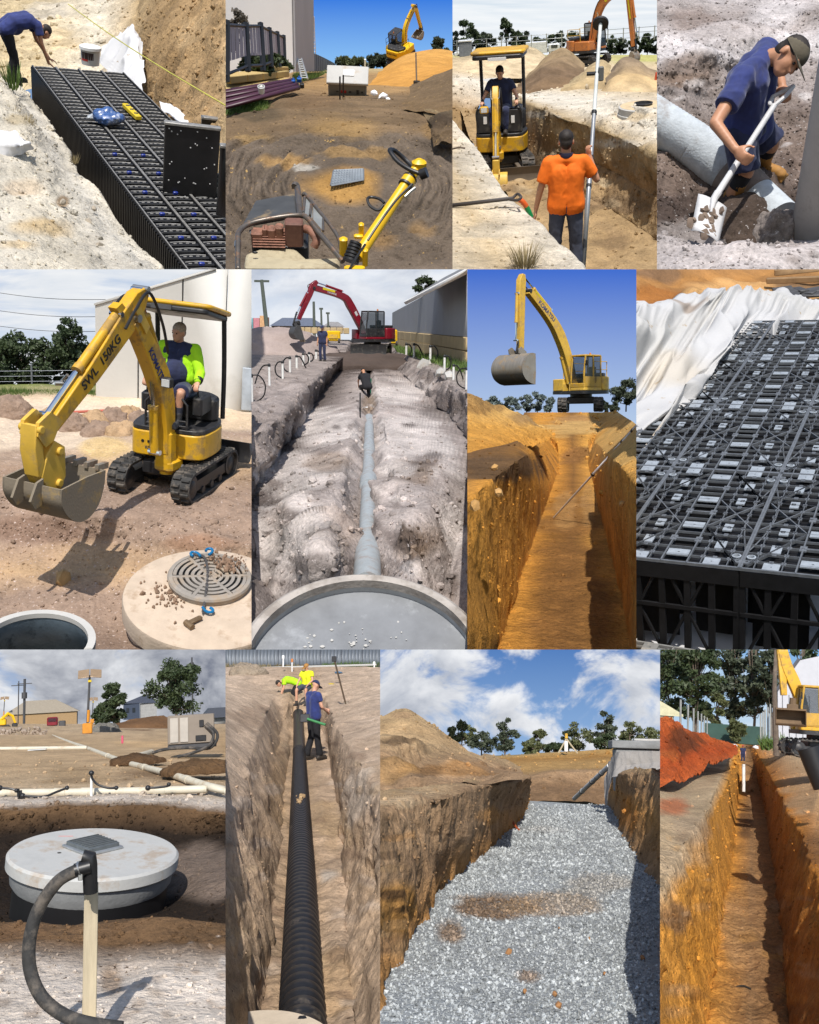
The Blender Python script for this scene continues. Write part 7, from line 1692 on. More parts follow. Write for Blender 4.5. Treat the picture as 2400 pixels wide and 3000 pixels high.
 part(t_,'head',MB().add(bevbox(m_(16),m_(16),m_(30),(0,0,m_(95)),m_(3))),YEL);part(t_,'housing',MB().add(bevbox(m_(20),m_(14),m_(62),(-m_(2),-m_(4),m_(36)),m_(4))),WHT)
 # lath with orange tape
 a,b,c=pl.at(735,850,d=19),pl.at(768,990,d=18),pl.at(820,1060,d=17.5)
 solo(pl,'conduit',MB().add(tube([p-a for p in smooth_path([a,b,c],6)],.022,7)),mat('orange_conduit',pc(180,90,50),.6),'thin orange brown conduit hanging down the trench wall','conduit',a)
 # trees
 tr=((475,610,290,190,95,LEAF2,.45,'tall thin gum tree behind the heap'),(590,620,150,160,92,LEAF3,.2,'grey bush beside the tall thin gum'),(720,622,180,170,90,LEAF3,.25,'round grey gum behind the spoil bank'),(880,612,120,130,90,LEAF2,.1,'low olive shrub in the middle of the tree line'),(920,600,130,120,100,LEAF2,.2,'light green sapling in the tree line'),(1010,600,100,110,92,LEAF1,.05,'dark rounded shrub beside the tripod'),(1150,592,180,170,98,LEAF2,.2,'yellow green gum behind the tripod'),(1300,585,185,170,94,LEAF3,.2,'grey green gum left of the pit'),(1330,582,115,200,88,LEAF1,.03,'broad dark bush beside the concrete pit'),(1440,570,140,140,100,LEAF2,.2,'olive gum above the pit slab'),(1560,570,170,190,100,LEAF2,.3,'outermost gum with yellowish tips above the pit'),(420,600,140,100,98,LEAF2,.2,'small olive gum at the heap foot'),(1080,598,110,90,102,LEAF3,.15,'thin grey bush between tripod and sapling'))
 for k,(u,v,h,w,dd,lm,th,lab) in enumerate(tr):
  tree(pl,'gum_tree',lab,pl.at(u,v+16,d=dd),pl.m(h*(1.0+.3*((k*7)%5-2)/2),dd),pl.m(w*(.9+.25*((k*3)%4)/3),dd),lm,BARK,110+k,n=2600,leaf=.15,trunk_h=th,clumps=13+3*(k%5),trunk_r=pl.m(4.5,dd),group='tree line behind the gravel trench')
BUILD.append(build_p11)
# ------------------------------------------------------------------ narrow orange trench between houses (row three, fourth)
def build_p12():
 pl=P12;zf=-1.79
 s12=soil_mat('soil_p12',.45,4.0,36,.9,speck=pc(70,46,26),samt=.18,sscale=24,streak=(16,16,2.2))
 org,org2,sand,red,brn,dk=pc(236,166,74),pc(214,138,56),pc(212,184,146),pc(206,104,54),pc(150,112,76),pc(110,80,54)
 def L(z,pts):return [pl.Z(u,v,zz) if zz<0 else pl.D(u,v,zz) for zz,(u,v) in zip(z if isinstance(z,list) else [z]*len(pts),pts)]
 lines=[L([-.85]*5+[22,27,34,60],[(-1500,3200),(-700,1700),(-350,1200),(-150,950),(-60,820),(-60,720),(-60,650),(-60,590),(-60,512)]),
             L([-.95]*6+[26,31,60],[(-700,3200),(-160,1650),(40,1320),(175,1070),(300,880),(340,770),(370,690),(400,620),(440,518)]),
             L([-1.08]*6+[26,31,60],[(-480,3200),(-50,1700),(110,1390),(250,1080),(350,880),(395,770),(415,690),(435,620),(455,518)]),
             L([zf]*6+[29,33,60],[(0,3200),(260,2200),(330,1700),(385,1420),(425,1210),(440,1010),(460,840),(466,660),(470,518)]),
             L([zf]*6+[29,33,60],[(540,3200),(520,2200),(525,1700),(530,1420),(530,1210),(530,1010),(520,840),(500,660),(490,518)]),
             L([zf]*6+[29,33,60],[(1000,3200),(765,2200),(722,1700),(690,1420),(652,1210),(622,1010),(590,840),(545,660),(510,518)]),
             L([-1.02]*6+[26,31,60],[(1700,3200),(1180,1780),(950,1380),(815,1060),(720,880),(655,760),(618,690),(575,620),(530,518)]),
             L([-.85]*5+[18,22,28,60],[(2600,2600),(1700,1400),(1250,1000),(1050,830),(960,740),(960,690),(900,640),(760,590),(600,515)])]
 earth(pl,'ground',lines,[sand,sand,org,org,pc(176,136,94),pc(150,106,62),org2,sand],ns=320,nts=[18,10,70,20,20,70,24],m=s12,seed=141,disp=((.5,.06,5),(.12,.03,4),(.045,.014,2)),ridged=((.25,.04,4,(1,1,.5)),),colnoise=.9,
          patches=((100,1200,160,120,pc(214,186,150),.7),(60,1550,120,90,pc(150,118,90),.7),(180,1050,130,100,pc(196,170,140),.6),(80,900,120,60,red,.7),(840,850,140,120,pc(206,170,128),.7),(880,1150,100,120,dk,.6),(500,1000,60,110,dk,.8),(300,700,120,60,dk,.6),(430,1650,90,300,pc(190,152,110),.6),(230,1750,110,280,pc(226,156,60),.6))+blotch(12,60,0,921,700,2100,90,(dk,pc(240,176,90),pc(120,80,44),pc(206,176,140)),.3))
 hp=[L([13,14,17,21,25],[(-100,830),(100,780),(260,690),(380,640),(450,610)]),L([14.5,15.5,19,23,27],[(-100,640),(80,600),(230,610),(370,600),(445,580)]),L([16.5,17.5,21,26,30],[(-100,370),(20,398),(180,470),(330,520),(440,556)]),L([18,19,23,28,32],[(-100,380),(20,410),(180,482),(330,530),(440,562)])]
 earth(pl,'spoil_heap',hp,[red,pc(186,84,40),pc(206,104,52),red],ns=170,nts=[30,34,5],m=s12,seed=144,disp=((.7,.16,5),(.2,.07,4),(.07,.02,2)),ridged=((.4,.08,4,(1,1,1)),),colnoise=.9,label='red orange spoil heap beside the narrow trench',cat='soil heap',kind=None,patches=((130,540,130,80,pc(96,58,36),.8),(40,620,90,40,pc(214,120,60),.6)))
 scatter(pl,'loose_clods',1200,.009,s12,12,smax=4,dref=9)
 sky(pl,sky_mat('sky_p12',rgb((110,170,226)),rgb((206,226,240)),rgb((232,240,246)),rgb((190,214,232)),(2,3),.45,.15,1.0,4.0),-80,620,120)
 # roots
 rm=mat('root',pc(190,150,110),.9,var=.3)
 for k,pts in enumerate(([(820,1840,8.0),(870,1800,7.9),(930,1765,7.7)],[(840,1960,7.6),(870,1920,7.5),(930,1905,7.3)],[(650,1465,10.3),(690,1470,10.2),(735,1468,10.1)],[(835,1800,8.1),(845,1720,8.2),(862,1650,8.4)])):
  q=[pl.at(u,v,d=d-.25) for u,v,d in pts];solo(pl,'root',MB().add(tube([p-q[0] for p in smooth_path(q,5)],.009,6)),rm,('longest pale root sticking out low in the shaded wall','lower curled root in the shaded wall','thin straight root across the trench shadow','upright thin root on the shaded wall')[k],'root',q[0])
 solo(pl,'stick',MB().add(tube(smooth_path([(0,0,0),(.05,.02,.012),(.10,0,.004)],5),.007,6)),mat('dark_root',(.02,.015,.01),.9),'dark bent stick on the sunlit trench floor','stick',pl.at(440,1945,z=zf+.02))
 # pipe end upright and worker far in the trench
 solo(pl,'white_pipe',MB().add(cyl((0,0,0),(0,.05,pl.m(150,27)),pl.m(9,27),n=12)),PVC,'white pipe standing at the far trench end','pipe',pl.at(488,822,d=26.5))
 p0=pl.at(484,590,d=34);person(pl,'small far worker standing at the head of the trench',p0-Vector((0,0,pl.m(75,34))),180,dict(),SKINT,NAVY,NAVY,DKB,cap=REDP,voxel=.028,scale=pl.m(110,34)/1.75)
 for k,(u,v) in enumerate(((438,556),(556,566))):solo(pl,'white_bag',MB().add(rock(pl.m(17,33),k+3),SCL(1.1,.7,.55)),FABW,('white bag beside the red heap toe','white bag beside the weeds at the fence')[k],'bag',pl.at(u,v,d=33),smooth=60)
 # digger at the right
 d0=15.5;loc=pl.at(935,625,d=d0);sc=pl.m(395,d0)/2.75
 digger(pl,'excavator','yellow digger standing on the bank at the right edge',loc,100,YEL,
           [(.55,1.35),(.75,2.2),(1.05,3.0),(1.3,3.6),(1.55,4.6)],[.36,.42,.46,.42,.34],[(1.45,4.9),(1.5,4.6),(1.48,3.9),(1.40,2.35)],[.2,.36,.34,.22],None,track_rz=0,scale=sc,rams=(((.8,1.4),(1.1,2.8),.09,.1),),cab_m=mat('cab_yellow2',pc(218,170,60),.5,dirt=pc(165,140,105),damt=.4),light=False)
 b0=pl.at(758,395,d=d0-.6);bk=thing(pl,'digger_bucket','dusty brown digging bucket hanging beside the white house','bucket',b0);m_=lambda px:pl.m(px,d0-.6)
 bm=mat('bucket_brown',pc(128,104,78),.8,.1,var=.25,scale=4)
 part(bk,'shell',MB().add(prism([(-m_(48),m_(50)),(m_(40),m_(50)),(m_(52),0),(m_(36),-m_(44)),(-m_(30),-m_(50)),(-m_(40),-m_(40)),(m_(20),-m_(34)),(m_(36),0),(m_(30),m_(38)),(-m_(48),m_(40))],-m_(80),m_(80))),bm,0)
 for s in (-1,1):part(bk,'side_plate',MB().add(prism([(-m_(48),m_(50)),(m_(40),m_(50)),(m_(52),0),(m_(36),-m_(44)),(-m_(30),-m_(50))],s*m_(80)-m_(2),s*m_(80)+m_(2))),bm)
 part(bk,'hanger',MB().add(cyl((m_(10),0,m_(45)),(m_(14),0,m_(110)),m_(18),n=8)).add(bevbox(m_(60),m_(40),m_(30),(m_(10),0,m_(60)),m_(4))),bm)
 o=pl.at(905,690,d=9.6);m_=lambda px:pl.m(px,9.6);dr=thing(pl,'rubber_bucket','black rubber bucket tipped on the bank at the right edge','bucket',o,ry=-18)
 part(dr,'shell',MB().add(lathe([(m_(52),-m_(110)),(m_(60),0),(m_(66),m_(120)),(m_(60),m_(122)),(m_(54),0)],32)),BLKP);part(dr,'base',MB().add(lathe([(0,-m_(110)),(m_(52),-m_(110))],24)),BLKP)
 # fences, houses
 gal=mat('post_grey',pc(170,172,168),.6,.3)
 for k,(u,va,vb) in enumerate(((125,295,425),(168,325,450),(200,345,462),(225,362,470),(245,376,474),(262,388,478),(278,398,480))):
  dd=20+k*3.5;solo(pl,'fence_post',MB().add(cyl((0,0,-.2),(0,0,pl.m(vb-va,dd)),pl.m(6-.4*k,dd),n=8)),gal,'%s grey fence post along the red heap'%ORD[k],'post',pl.at(u,vb,d=dd),group='grey posts along the red heap')
 for k,(u,va,vb) in enumerate(((660,312,525),(642,322,530),(628,340,535),(612,352,538),(600,365,540),(586,378,542))):
  dd=22+k*3;solo(pl,'fence_post',MB().add(bevbox(pl.m(9,dd),.05,pl.m(vb-va,dd),(0,0,pl.m(vb-va,dd)/2),.01)),gal,'%s pale fence post beside the white house'%ORD[k],'post',pl.at(u,vb,d=dd),group='pale posts beside the white house')
 o=pl.at(745,540,d=26);m_=lambda px:pl.m(px,26);h=thing(pl,'white_house','white clad house gable behind the digger bucket','house',o)
 wc=mat('white_clad',pc(214,216,222),.7,var=.06)
 part(h,'wall',MB().add(prism([(-m_(55),-m_(20)),(m_(240),-m_(20)),(m_(240),m_(520)),(m_(60),m_(470)),(-m_(55),m_(300))],0,m_(60),'y')),wc,0)
 part(h,'barge_board',MB().add(cyl((-m_(62),-m_(4),m_(292)),(m_(62),-m_(4),m_(480)),m_(9),n=4)),mat('grey_trim',pc(110,112,118),.6))
 for k in range(5):part(h,'board_joint',MB().add(box(m_(3),m_(4),m_(300),(-m_(30)+m_(36)*k,-m_(2),m_(120)))),mat('grey_trim',None))
 o=pl.at(40,420,d=30);m_=lambda px:pl.m(px,30);h=thing(pl,'cream_house','cream roofed house at the left edge behind the heap','house',o)
 part(h,'roof',MB().add(prism([(-m_(140),m_(130)),(-m_(60),m_(130)),(m_(95),m_(46)),(m_(95),m_(34)),(-m_(140),m_(34))],0,m_(70),'y')),mat('cream_roof',pc(226,220,180),.7),0);part(h,'wall',MB().add(box(m_(200),m_(50),m_(90),(-m_(60),m_(34),-m_(12)))),mat('cream_wall',pc(200,196,170),.9))
 o=pl.at(430,545,d=44);m_=lambda px:pl.m(px,44);solo(pl,'shade_fence',MB().add(bevbox(m_(330),.1,m_(105),(0,0,m_(52)),.02)),mat('shade_cloth',pc(62,92,84),.9,var=.2,scale=2),'dark green shade cloth fence at the far end','fence',o)
 # trees
 tr=((60,480,640,330,55,LEAF1,.25,'big dark gum at the left edge'),(210,470,560,280,52,LEAF1,.2,'dark gum behind the left fence posts'),(420,500,620,230,60,LEAF3,.25,'tall dark tree over the trench end'),(545,500,640,200,58,LEAF3,.3,'tall dark tree beside the white house'),(650,500,620,180,56,LEAF3,.4,'thin grey gum before the white house'),(330,500,260,130,50,LEAF2,.1,'light green shrub above the shade cloth'),(440,520,100,110,43,LEAF2,.05,'bright olive bush at the trench head'),(840,420,560,220,40,LEAF1,.4,'dark gum behind the digger boom'))
 for k,(u,v,hh,w,dd,lm,th,lab) in enumerate(tr):
  tree(pl,'gum_tree',lab,pl.at(u,v,d=dd),pl.m(hh,dd),pl.m(w,dd),lm,BARK,140+k,n=7200 if k<5 else 2600,leaf=.14,trunk_h=th*.6,clumps=70 if k<5 else 20,trunk_r=pl.m(7,dd),group='trees at the end of the narrow trench')
 a=pl.at(676,560,d=20);solo(pl,'tree_trunk',MB().add(tube([(0,0,-.2),(-.03,0,1.2),(.05,0,2.8)],[pl.m(18,20),pl.m(13,20),pl.m(9,20)],10)),BARK,'bare brown trunk in front of the pale posts','trunk',a)
 q=[pl.at(590,585,d=24),pl.at(740,590,d=20),pl.at(740,540,d=21),pl.at(590,555,d=25)]
 grass_patch(pl,'bright green weeds at the foot of the pale posts',q,900,.22,GRASS,8)
BUILD.append(build_p12)
# ------------------------------------------------------------------ rows of black tank crates in a dug pit (row one, first)
def build_p1():
 pl=P1;zt=-3.24;Z,D=pl.Z,pl.D
 s1=soil_mat('soil_p1',.40,2.2,26,.9,speck=pc(150,135,115),samt=.2,sscale=18)
 pale,grey,tan,brn,yel=pc(232,222,202),pc(214,208,196),pc(216,196,158),pc(168,138,98),pc(228,198,148)
 lipuv=[(1420,2330),(1210,2053),(1030,1850),(870,1640),(740,1480),(600,1330),(500,1140),(430,1040),(330,890),(190,700),(110,630)]
 zb=-3.30
 left=[[Z(u,v,-2.9) for u,v in ((-300,2500),(-300,1900),(-300,1500),(-260,1200),(-230,1000),(-200,800),(-180,650),(-160,540),(-150,440))],
   [Z(u,v,-3.05) for u,v in ((500,2500),(380,1950),(300,1600),(240,1300),(190,1080),(130,880),(70,730),(10,600),(-40,480))],
   [Z(u,v,zb+.02) for u,v in [(u-110,v) for u,v in lipuv]],[Z(u,v,zb-.04) for u,v in lipuv],[Z(u+20,v+60,zb-1.1) for u,v in lipuv]]
 earth(pl,'ground',left,[grey,pale,grey,pale,brn],ns=230,nts=[40,40,12,14],m=s1,seed=11,disp=((.9,.08,5),(.22,.035,4),(.07,.014,2)),ridged=((.4,.03,4,(1,1,1)),),colnoise=.9,
          patches=((350,1750,330,110,yel,.8),(150,1450,200,80,pc(214,190,160),.6),(480,1540,60,60,pc(150,120,84),.8),(150,1900,250,60,yel,.6),(120,950,120,60,pc(190,170,130),.6),(700,1850,160,90,pc(186,178,164),.6)))
 cols=[[(-180,760,17),(-180,450,19),(-180,200,22),(-180,-140,27)],[(250,700,17.6),(300,440,19.3),(300,200,22),(300,-140,27)],[(700,640,18.2),(720,400,19.5),(750,200,21.5),(800,-140,26)],
   [(960,640,17.6),(1000,400,18.6),(1030,200,20),(1120,-140,23)],[(1090,760,15.3),(1110,520,15.8),(1130,300,16.5),(1260,-140,19)],[(1330,1000,12.4),(1380,640,13.1),(1460,280,14.1),(1560,-140,16.5)],
   [(1560,1250,10.6),(1630,760,11.3),(1700,320,12.3),(1760,-140,14)],[(1850,1450,9.4),(1900,850,10),(1950,320,11),(2000,-140,12.5)]]
 earth(pl,'ground',[[D(*q) for q in c] for c in cols],[tan,tan,pale,pc(196,170,130),pc(170,142,104),pc(186,154,112),pc(196,164,122),tan],ns=170,nts=[26,24,20,16,28,28,24],m=soil_mat('soil_p1b',.45,2.0,24,.9,streak=(5,5,1.6)),seed=14,disp=((1.1,.14,5),(.3,.06,4),(.1,.02,2)),ridged=((.5,.10,4,(1.2,1.2,.5)),),colnoise=1.0,
          patches=((1300,560,130,260,pc(146,118,82),.7),(1500,260,200,160,pc(206,176,134),.6),(1650,600,100,200,pc(170,140,100),.5),(300,100,300,80,pc(206,198,184),.7),(480,330,220,90,yel,.5)))
 scatter(pl,'loose_clods',1500,.016,s1,2,smax=4,dref=10)
 for k,(u,v,r) in enumerate(((680,1690,.045),(480,1545,.038),(720,1590,.03),(760,1880,.04))):
  solo(pl,'clod',MB().add(rock(r,k+1)),mat('clod_grey',pc(186,174,156),.95,var=.2,scale=12,bump=.5),('pale round clod on the bank beside the crates','brown clod on the near bank','small grey clod at the bank edge','grey clod low on the near bank')[k],'clod',pl.at(u,v,z=-3.1 if u<600 else-3.2),smooth=25)
 # crates: four strips of modules
 A0,A1=pl.at(245,500,z=zt),pl.at(1420,2050,z=zt);B0=pl.at(870,480,z=zt)
 e2=(A0-A1).normalized();e1=Vector((e2.y,-e2.x,0));W=(B0-A0).dot(e1);w=W/4;Lm=.62;n=int((A0-A1).length/Lm)+3
 ang=math.degrees(math.atan2(e1.y,e1.x));org=A0-e2*(Lm*n);H=.75
 cb=mat('tank_black',(.009,.009,.010),.5,var=.3,scale=10,spec=.3);cg=mat('tank_glint',pc(150,148,144),.35,var=.35,scale=16);bl=mat('clip_blue',(.012,.03,.22),.4)  # the grey paints highlights onto the black plastic
 pieces=[]
 def P(nm,mb,m):me=mb.mesh(nm,0);me.materials.append(m);pieces.append((nm,me,m))
 P('dark_backing',MB().add(box(w*.985,Lm,.02,(w/2,Lm/2,-.09))),cb)
 for s in (.02,.98):P('edge_rail',MB().add(box(.026,Lm*.995,.05,(s*w,Lm/2,-.02))),cb);P('edge_strip',MB().add(box(.010,Lm*.99,.006,(s*w,Lm/2,.009))),cg)
 ns_=4
 for k in range(ns_):
  y=Lm*(k+.5)/ns_
  mb=MB().add(bevbox(w*.86,Lm/ns_*.34,.022,(w/2,y,-.008),.008));P('slat',mb,cb)
  gl=MB()
  for x in (.22,.40,.60,.78):gl.add(bevbox(w*.10,Lm/ns_*.10,.008,(x*w,y+(Lm/ns_*.06 if x in (.40,.60) else 0),.005),.003))
  P('slat_pad',gl,cg)
  arc=[(w*(.12+.76*i/8),y+Lm/ns_*(.34+.10*math.sin(math.pi*i/8)),-.004) for i in range(9)]
  P('curved_rib',MB().add(tube(arc,.0055,4)),cg)
 side=MB()
 for k in range(9):side.add(box(.02,.03,H,(-.012,Lm*(k+.5)/9,-H/2-.01)))
 side.add(box(.012,Lm,H,(.004,Lm/2,-H/2-.01)));P('side_wall',side,cb)
 cnt=0
 for c in range(4):
  for r in range(n):
   o=org+e1*(w*c)+e2*(Lm*r);cu,cv,_=pl.uvd(o+e1*w/2+e2*Lm/2)
   if cu>1900 or cv>2300:continue
   rt=thing(pl,'tank_crate','black slatted tank crate, %s strip from the near bank, %s row from the bending man'%(ORD[c],ORD[n-r-1]),'crate',o,rz=ang,group='black slatted tank crates in four strips')
   for nm,me,m in pieces:
    if nm=='side_wall' and c>0:continue
    ob=bpy.data.objects.new(nm,me);COL.objects.link(ob);ob.parent=rt
    if nm=='slat_pad':ob['kind']='stuff'
   if cv>1080 and c in (0,1):
    for y in (.55,):part(rt,'blue_clip',MB().add(bevbox(.05,.035,.03,(w*.5,Lm*y,.02),.006)),bl)
 # upright crate panels
 pan=mat('panel_black',(.010,.010,.011),.35,var=.3,scale=8);dot=mat('panel_hole',(.5,.5,.5),.5)
 def upright(lab,u0,v0,u1,v1,dd,holes,lean=0,name='upright_crate'):
  a=pl.at(u0,v1,d=dd);r_=thing(pl,name,lab,'crate panel',a);ww,hh=pl.m(u1-u0,dd),pl.m(v1-v0,dd)/math.cos(rad(15))
  part(r_,'plate',MB().add(bevbox(ww,.06,hh,(ww/2,0,hh/2),.008)),pan);part(r_,'top_rail',MB().add(bevbox(ww*1.02,.09,.03,(ww/2,0,hh+.012),.006)),cg)
  part(r_,'side_rail',MB().add(bevbox(.03,.16,hh,(ww-.01,.09,hh/2),.006)),pan)
  g=np.random.default_rng(int(u0))
  for k in range(holes):
   part(r_,'hole',MB().add(cyl((ww*g.uniform(.05,.95),-.034,hh*g.uniform(.05,.95)),(ww*.5,-.030,hh*.5),.006,n=6) if False else ball((ww*g.uniform(.05,.95),-.031,hh*g.choice([.12,.3,.55,.75,.93])+g.normal()*.02),(.0075,.003,.0075),8,5)),dot)
  return r_
 upright('black crate panel standing upright on the crate strips',1240,985,1640,1540,9.9,26)
 upright('second black crate panel standing behind the upright one',1530,915,1800,1080,10.9,6)
 upright('black crate panel at the picture seam beside the upright one',1650,1150,1900,1640,9.4,4)
 # bucket
 o=pl.at(692,492,z=zt+.01);m_=lambda px:pl.m(px,pl.uvd(o)[2]);bk=thing(pl,'plastic_bucket','white lidded plastic bucket standing on the far crates','bucket',o)
 part(bk,'body',MB().add(lathe([(0,0),(m_(64),0),(m_(72),m_(108)),(m_(66),m_(110))],28)),mat('bucket_white',pc(225,225,222),.4));part(bk,'lid',MB().add(lathe([(0,m_(132)),(m_(70),m_(132)),(m_(80),m_(126)),(m_(80),m_(106)),(m_(72),m_(104))],28)),WHT)
 part(bk,'label',MB().add(lathe([(m_(67),m_(40)),(m_(71),m_(92))],10,200,290)),mat('label_dark',pc(70,50,48),.5));part(bk,'label_band',MB().add(lathe([(m_(66.5),m_(30)),(m_(67.5),m_(44))],8,195,255)),REDP)
 # white fabric peak behind and scraps
 fab=soil_mat('liner_soil',.06,2,60,.12,speck=pc(178,158,130),samt=.10,sscale=5,rough=.9)
 fc=(.60,.60,.61)
 f1=[[D(u,v,q) for u,v,q in ((760,460,17.2),(900,620,15.5),(1010,700,14.6),(1110,740,14.2))],[D(u,v,q) for u,v,q in ((770,420,17.3),(900,480,16),(1010,520,15.2),(1115,620,14.6))],[D(u,v,q) for u,v,q in ((800,380,17.6),(900,320,16.6),(1000,300,15.8),(1100,430,15.3))],[D(u,v,q) for u,v,q in ((900,300,17.4),(960,215,16.9),(1010,185,16.6),(1060,250,16.3))]]
 earth(pl,'liner_fabric',f1,[fc]*4,ns=70,nts=[22,20,16],m=fab,seed=17,disp=((.9,.07,2),),ridged=((.7,.10,2,(1.3,1.3,.25)),),colnoise=.1,label='white liner fabric pulled to a peak behind the crates',cat='fabric',kind=None)
 f2=[[D(u,v,q) for u,v,q in ((1230,830,12.6),(1330,900,12),(1400,950,11.7),(1440,960,11.5))],[D(u,v,q) for u,v,q in ((1225,790,13),(1310,800,12.6),(1400,870,12.1),(1440,920,11.8))]]
 earth(pl,'liner_fabric',f2,[fc]*2,ns=40,nts=[22],m=fab,seed=18,disp=((.3,.06,3),),colnoise=.1,label='white liner scrap tucked beside the crates at the cut bank',cat='fabric',kind=None)
 f3=[[Z(u,v,-2.98) for u,v in ((-60,1190),(80,1195),(180,1180),(255,1130))],[Z(u,v,-2.88) for u,v in ((-60,1100),(60,1110),(150,1110),(230,1090))],[Z(u,v,-2.86) for u,v in ((-60,1010),(40,1030),(115,1005),(180,1070))]]
 earth(pl,'plastic_bag',f3,[fc]*3,ns=40,nts=[14,14],m=fab,seed=19,disp=((.2,.04,3),),ridged=((.2,.03,3,(1,1,1)),),colnoise=.1,label='crumpled white plastic bag on the near bank',cat='bag',kind=None)
 # blue bag and yellow spacer
 o=pl.at(820,950,z=zt+.02);sh=[ball((0,0,.06),(.17,.12,.07)),ball((-.08,.02,.09),(.10,.08,.07)),ball((.09,-.01,.08),(.11,.09,.06)),ball((.0,.05,.13),(.07,.06,.05))]
 bb=thing(pl,'blue_bag','clear and blue plastic bag lying on the crates','bag',o);me=fuse(sh,.014,1,'bag_body');
 co=np.empty(len(me.vertices)*3);me.vertices.foreach_get('co',co);co=co.reshape(-1,3);co += (fbm(co,.05,3,5,ridged=True)*.018)[:,None]*np.array([[1,1,1]]);me.vertices.foreach_set('co',co.ravel());me.update()
 part(bb,'bag_body',me,mat('bag_blue',pc(70,105,165),.3,var=.4,scale=14,dirt=pc(215,220,225),damt=.35,dscale=7));part(bb,'loose_film',MB().add(rock(.09,2),T(-.17,.06,.05)@SCL(1,.8,.45)),mat('film',pc(205,210,215),.2))
 a,b=pl.at(955,815,z=zt+.03),pl.at(1060,915,z=zt+.03);d=b-a;r_=thing(pl,'spirit_level','short yellow spirit level lying on the crates','level',a);M_=RZ(math.degrees(math.atan2(d.y,d.x)))
 part(r_,'bar',MB().add(bevbox(d.length,.075,.05,(d.length/2,0,.02),.006),M_),YELS)
 for t in (.2,.5,.8):part(r_,'vial',MB().add(bevbox(.04,.045,.012,(d.length*t,0,.046),.003),M_),BLK)
 # string line
 a,b=pl.at(520,30,d=17),pl.at(1800,850,d=9.5);solo(pl,'string_line',MB().add(tube([(b-a)*t-Vector((0,0,.05*math.sin(math.pi*t))) for t in np.linspace(0,1,9)],.008,5)),mat('string_yellow',pc(206,200,90),.7),'yellow string line stretched along the cut bank','string',a)
 for k,(u,v,h) in enumerate(((105,665,.32),(85,910,.18),(205,985,.18),(570,1230,.10))):
  tuft(pl,'grass_tuft',('green grass tuft beside the bending man','dry tuft on the near bank','small dry tuft above the white bag','tiny tuft at the crate edge')[k],pl.at(u,v,z=-3.12 if k else-3.2),h,h*.6,60,GRASS if k==0 else GRASSD,k)
 # bending man
 s0=pl.at(125,640,d=16.4)
 pose=dict(pelvis=(0,-.16,.93),waist=(0,.0,1.05),chest=(0,.24,1.10),neck=(0,.46,1.02),head=(0,.58,.92),look=(0,.62,-.78),shR=(.18,.38,1.05),shL=(-.18,.38,1.05),elR=(.22,.42,.76),elL=(-.20,.46,.76),wrR=(.16,.56,.42),wrL=(-.10,.66,.44),handR=((-.2,.8,-.5),(0,.5,.8),25),handL=((.2,.9,-.3),(0,.3,.9),20),
  hipR=(.1,-.14,.90),hipL=(-.1,-.14,.90),knR=(.12,-.06,.48),knL=(-.12,.02,.48),anR=(.13,-.12,.09),anL=(-.13,.06,.09))
 person(pl,'man in navy shirt and black trousers bending over the crates',s0,-68,pose,SKINT,NAVYB,BLKC,DKB,hair=HAIRD,voxel=.014,scale=pl.m(500,16.4)/1.22,belly=.03)
BUILD.append(build_p1)
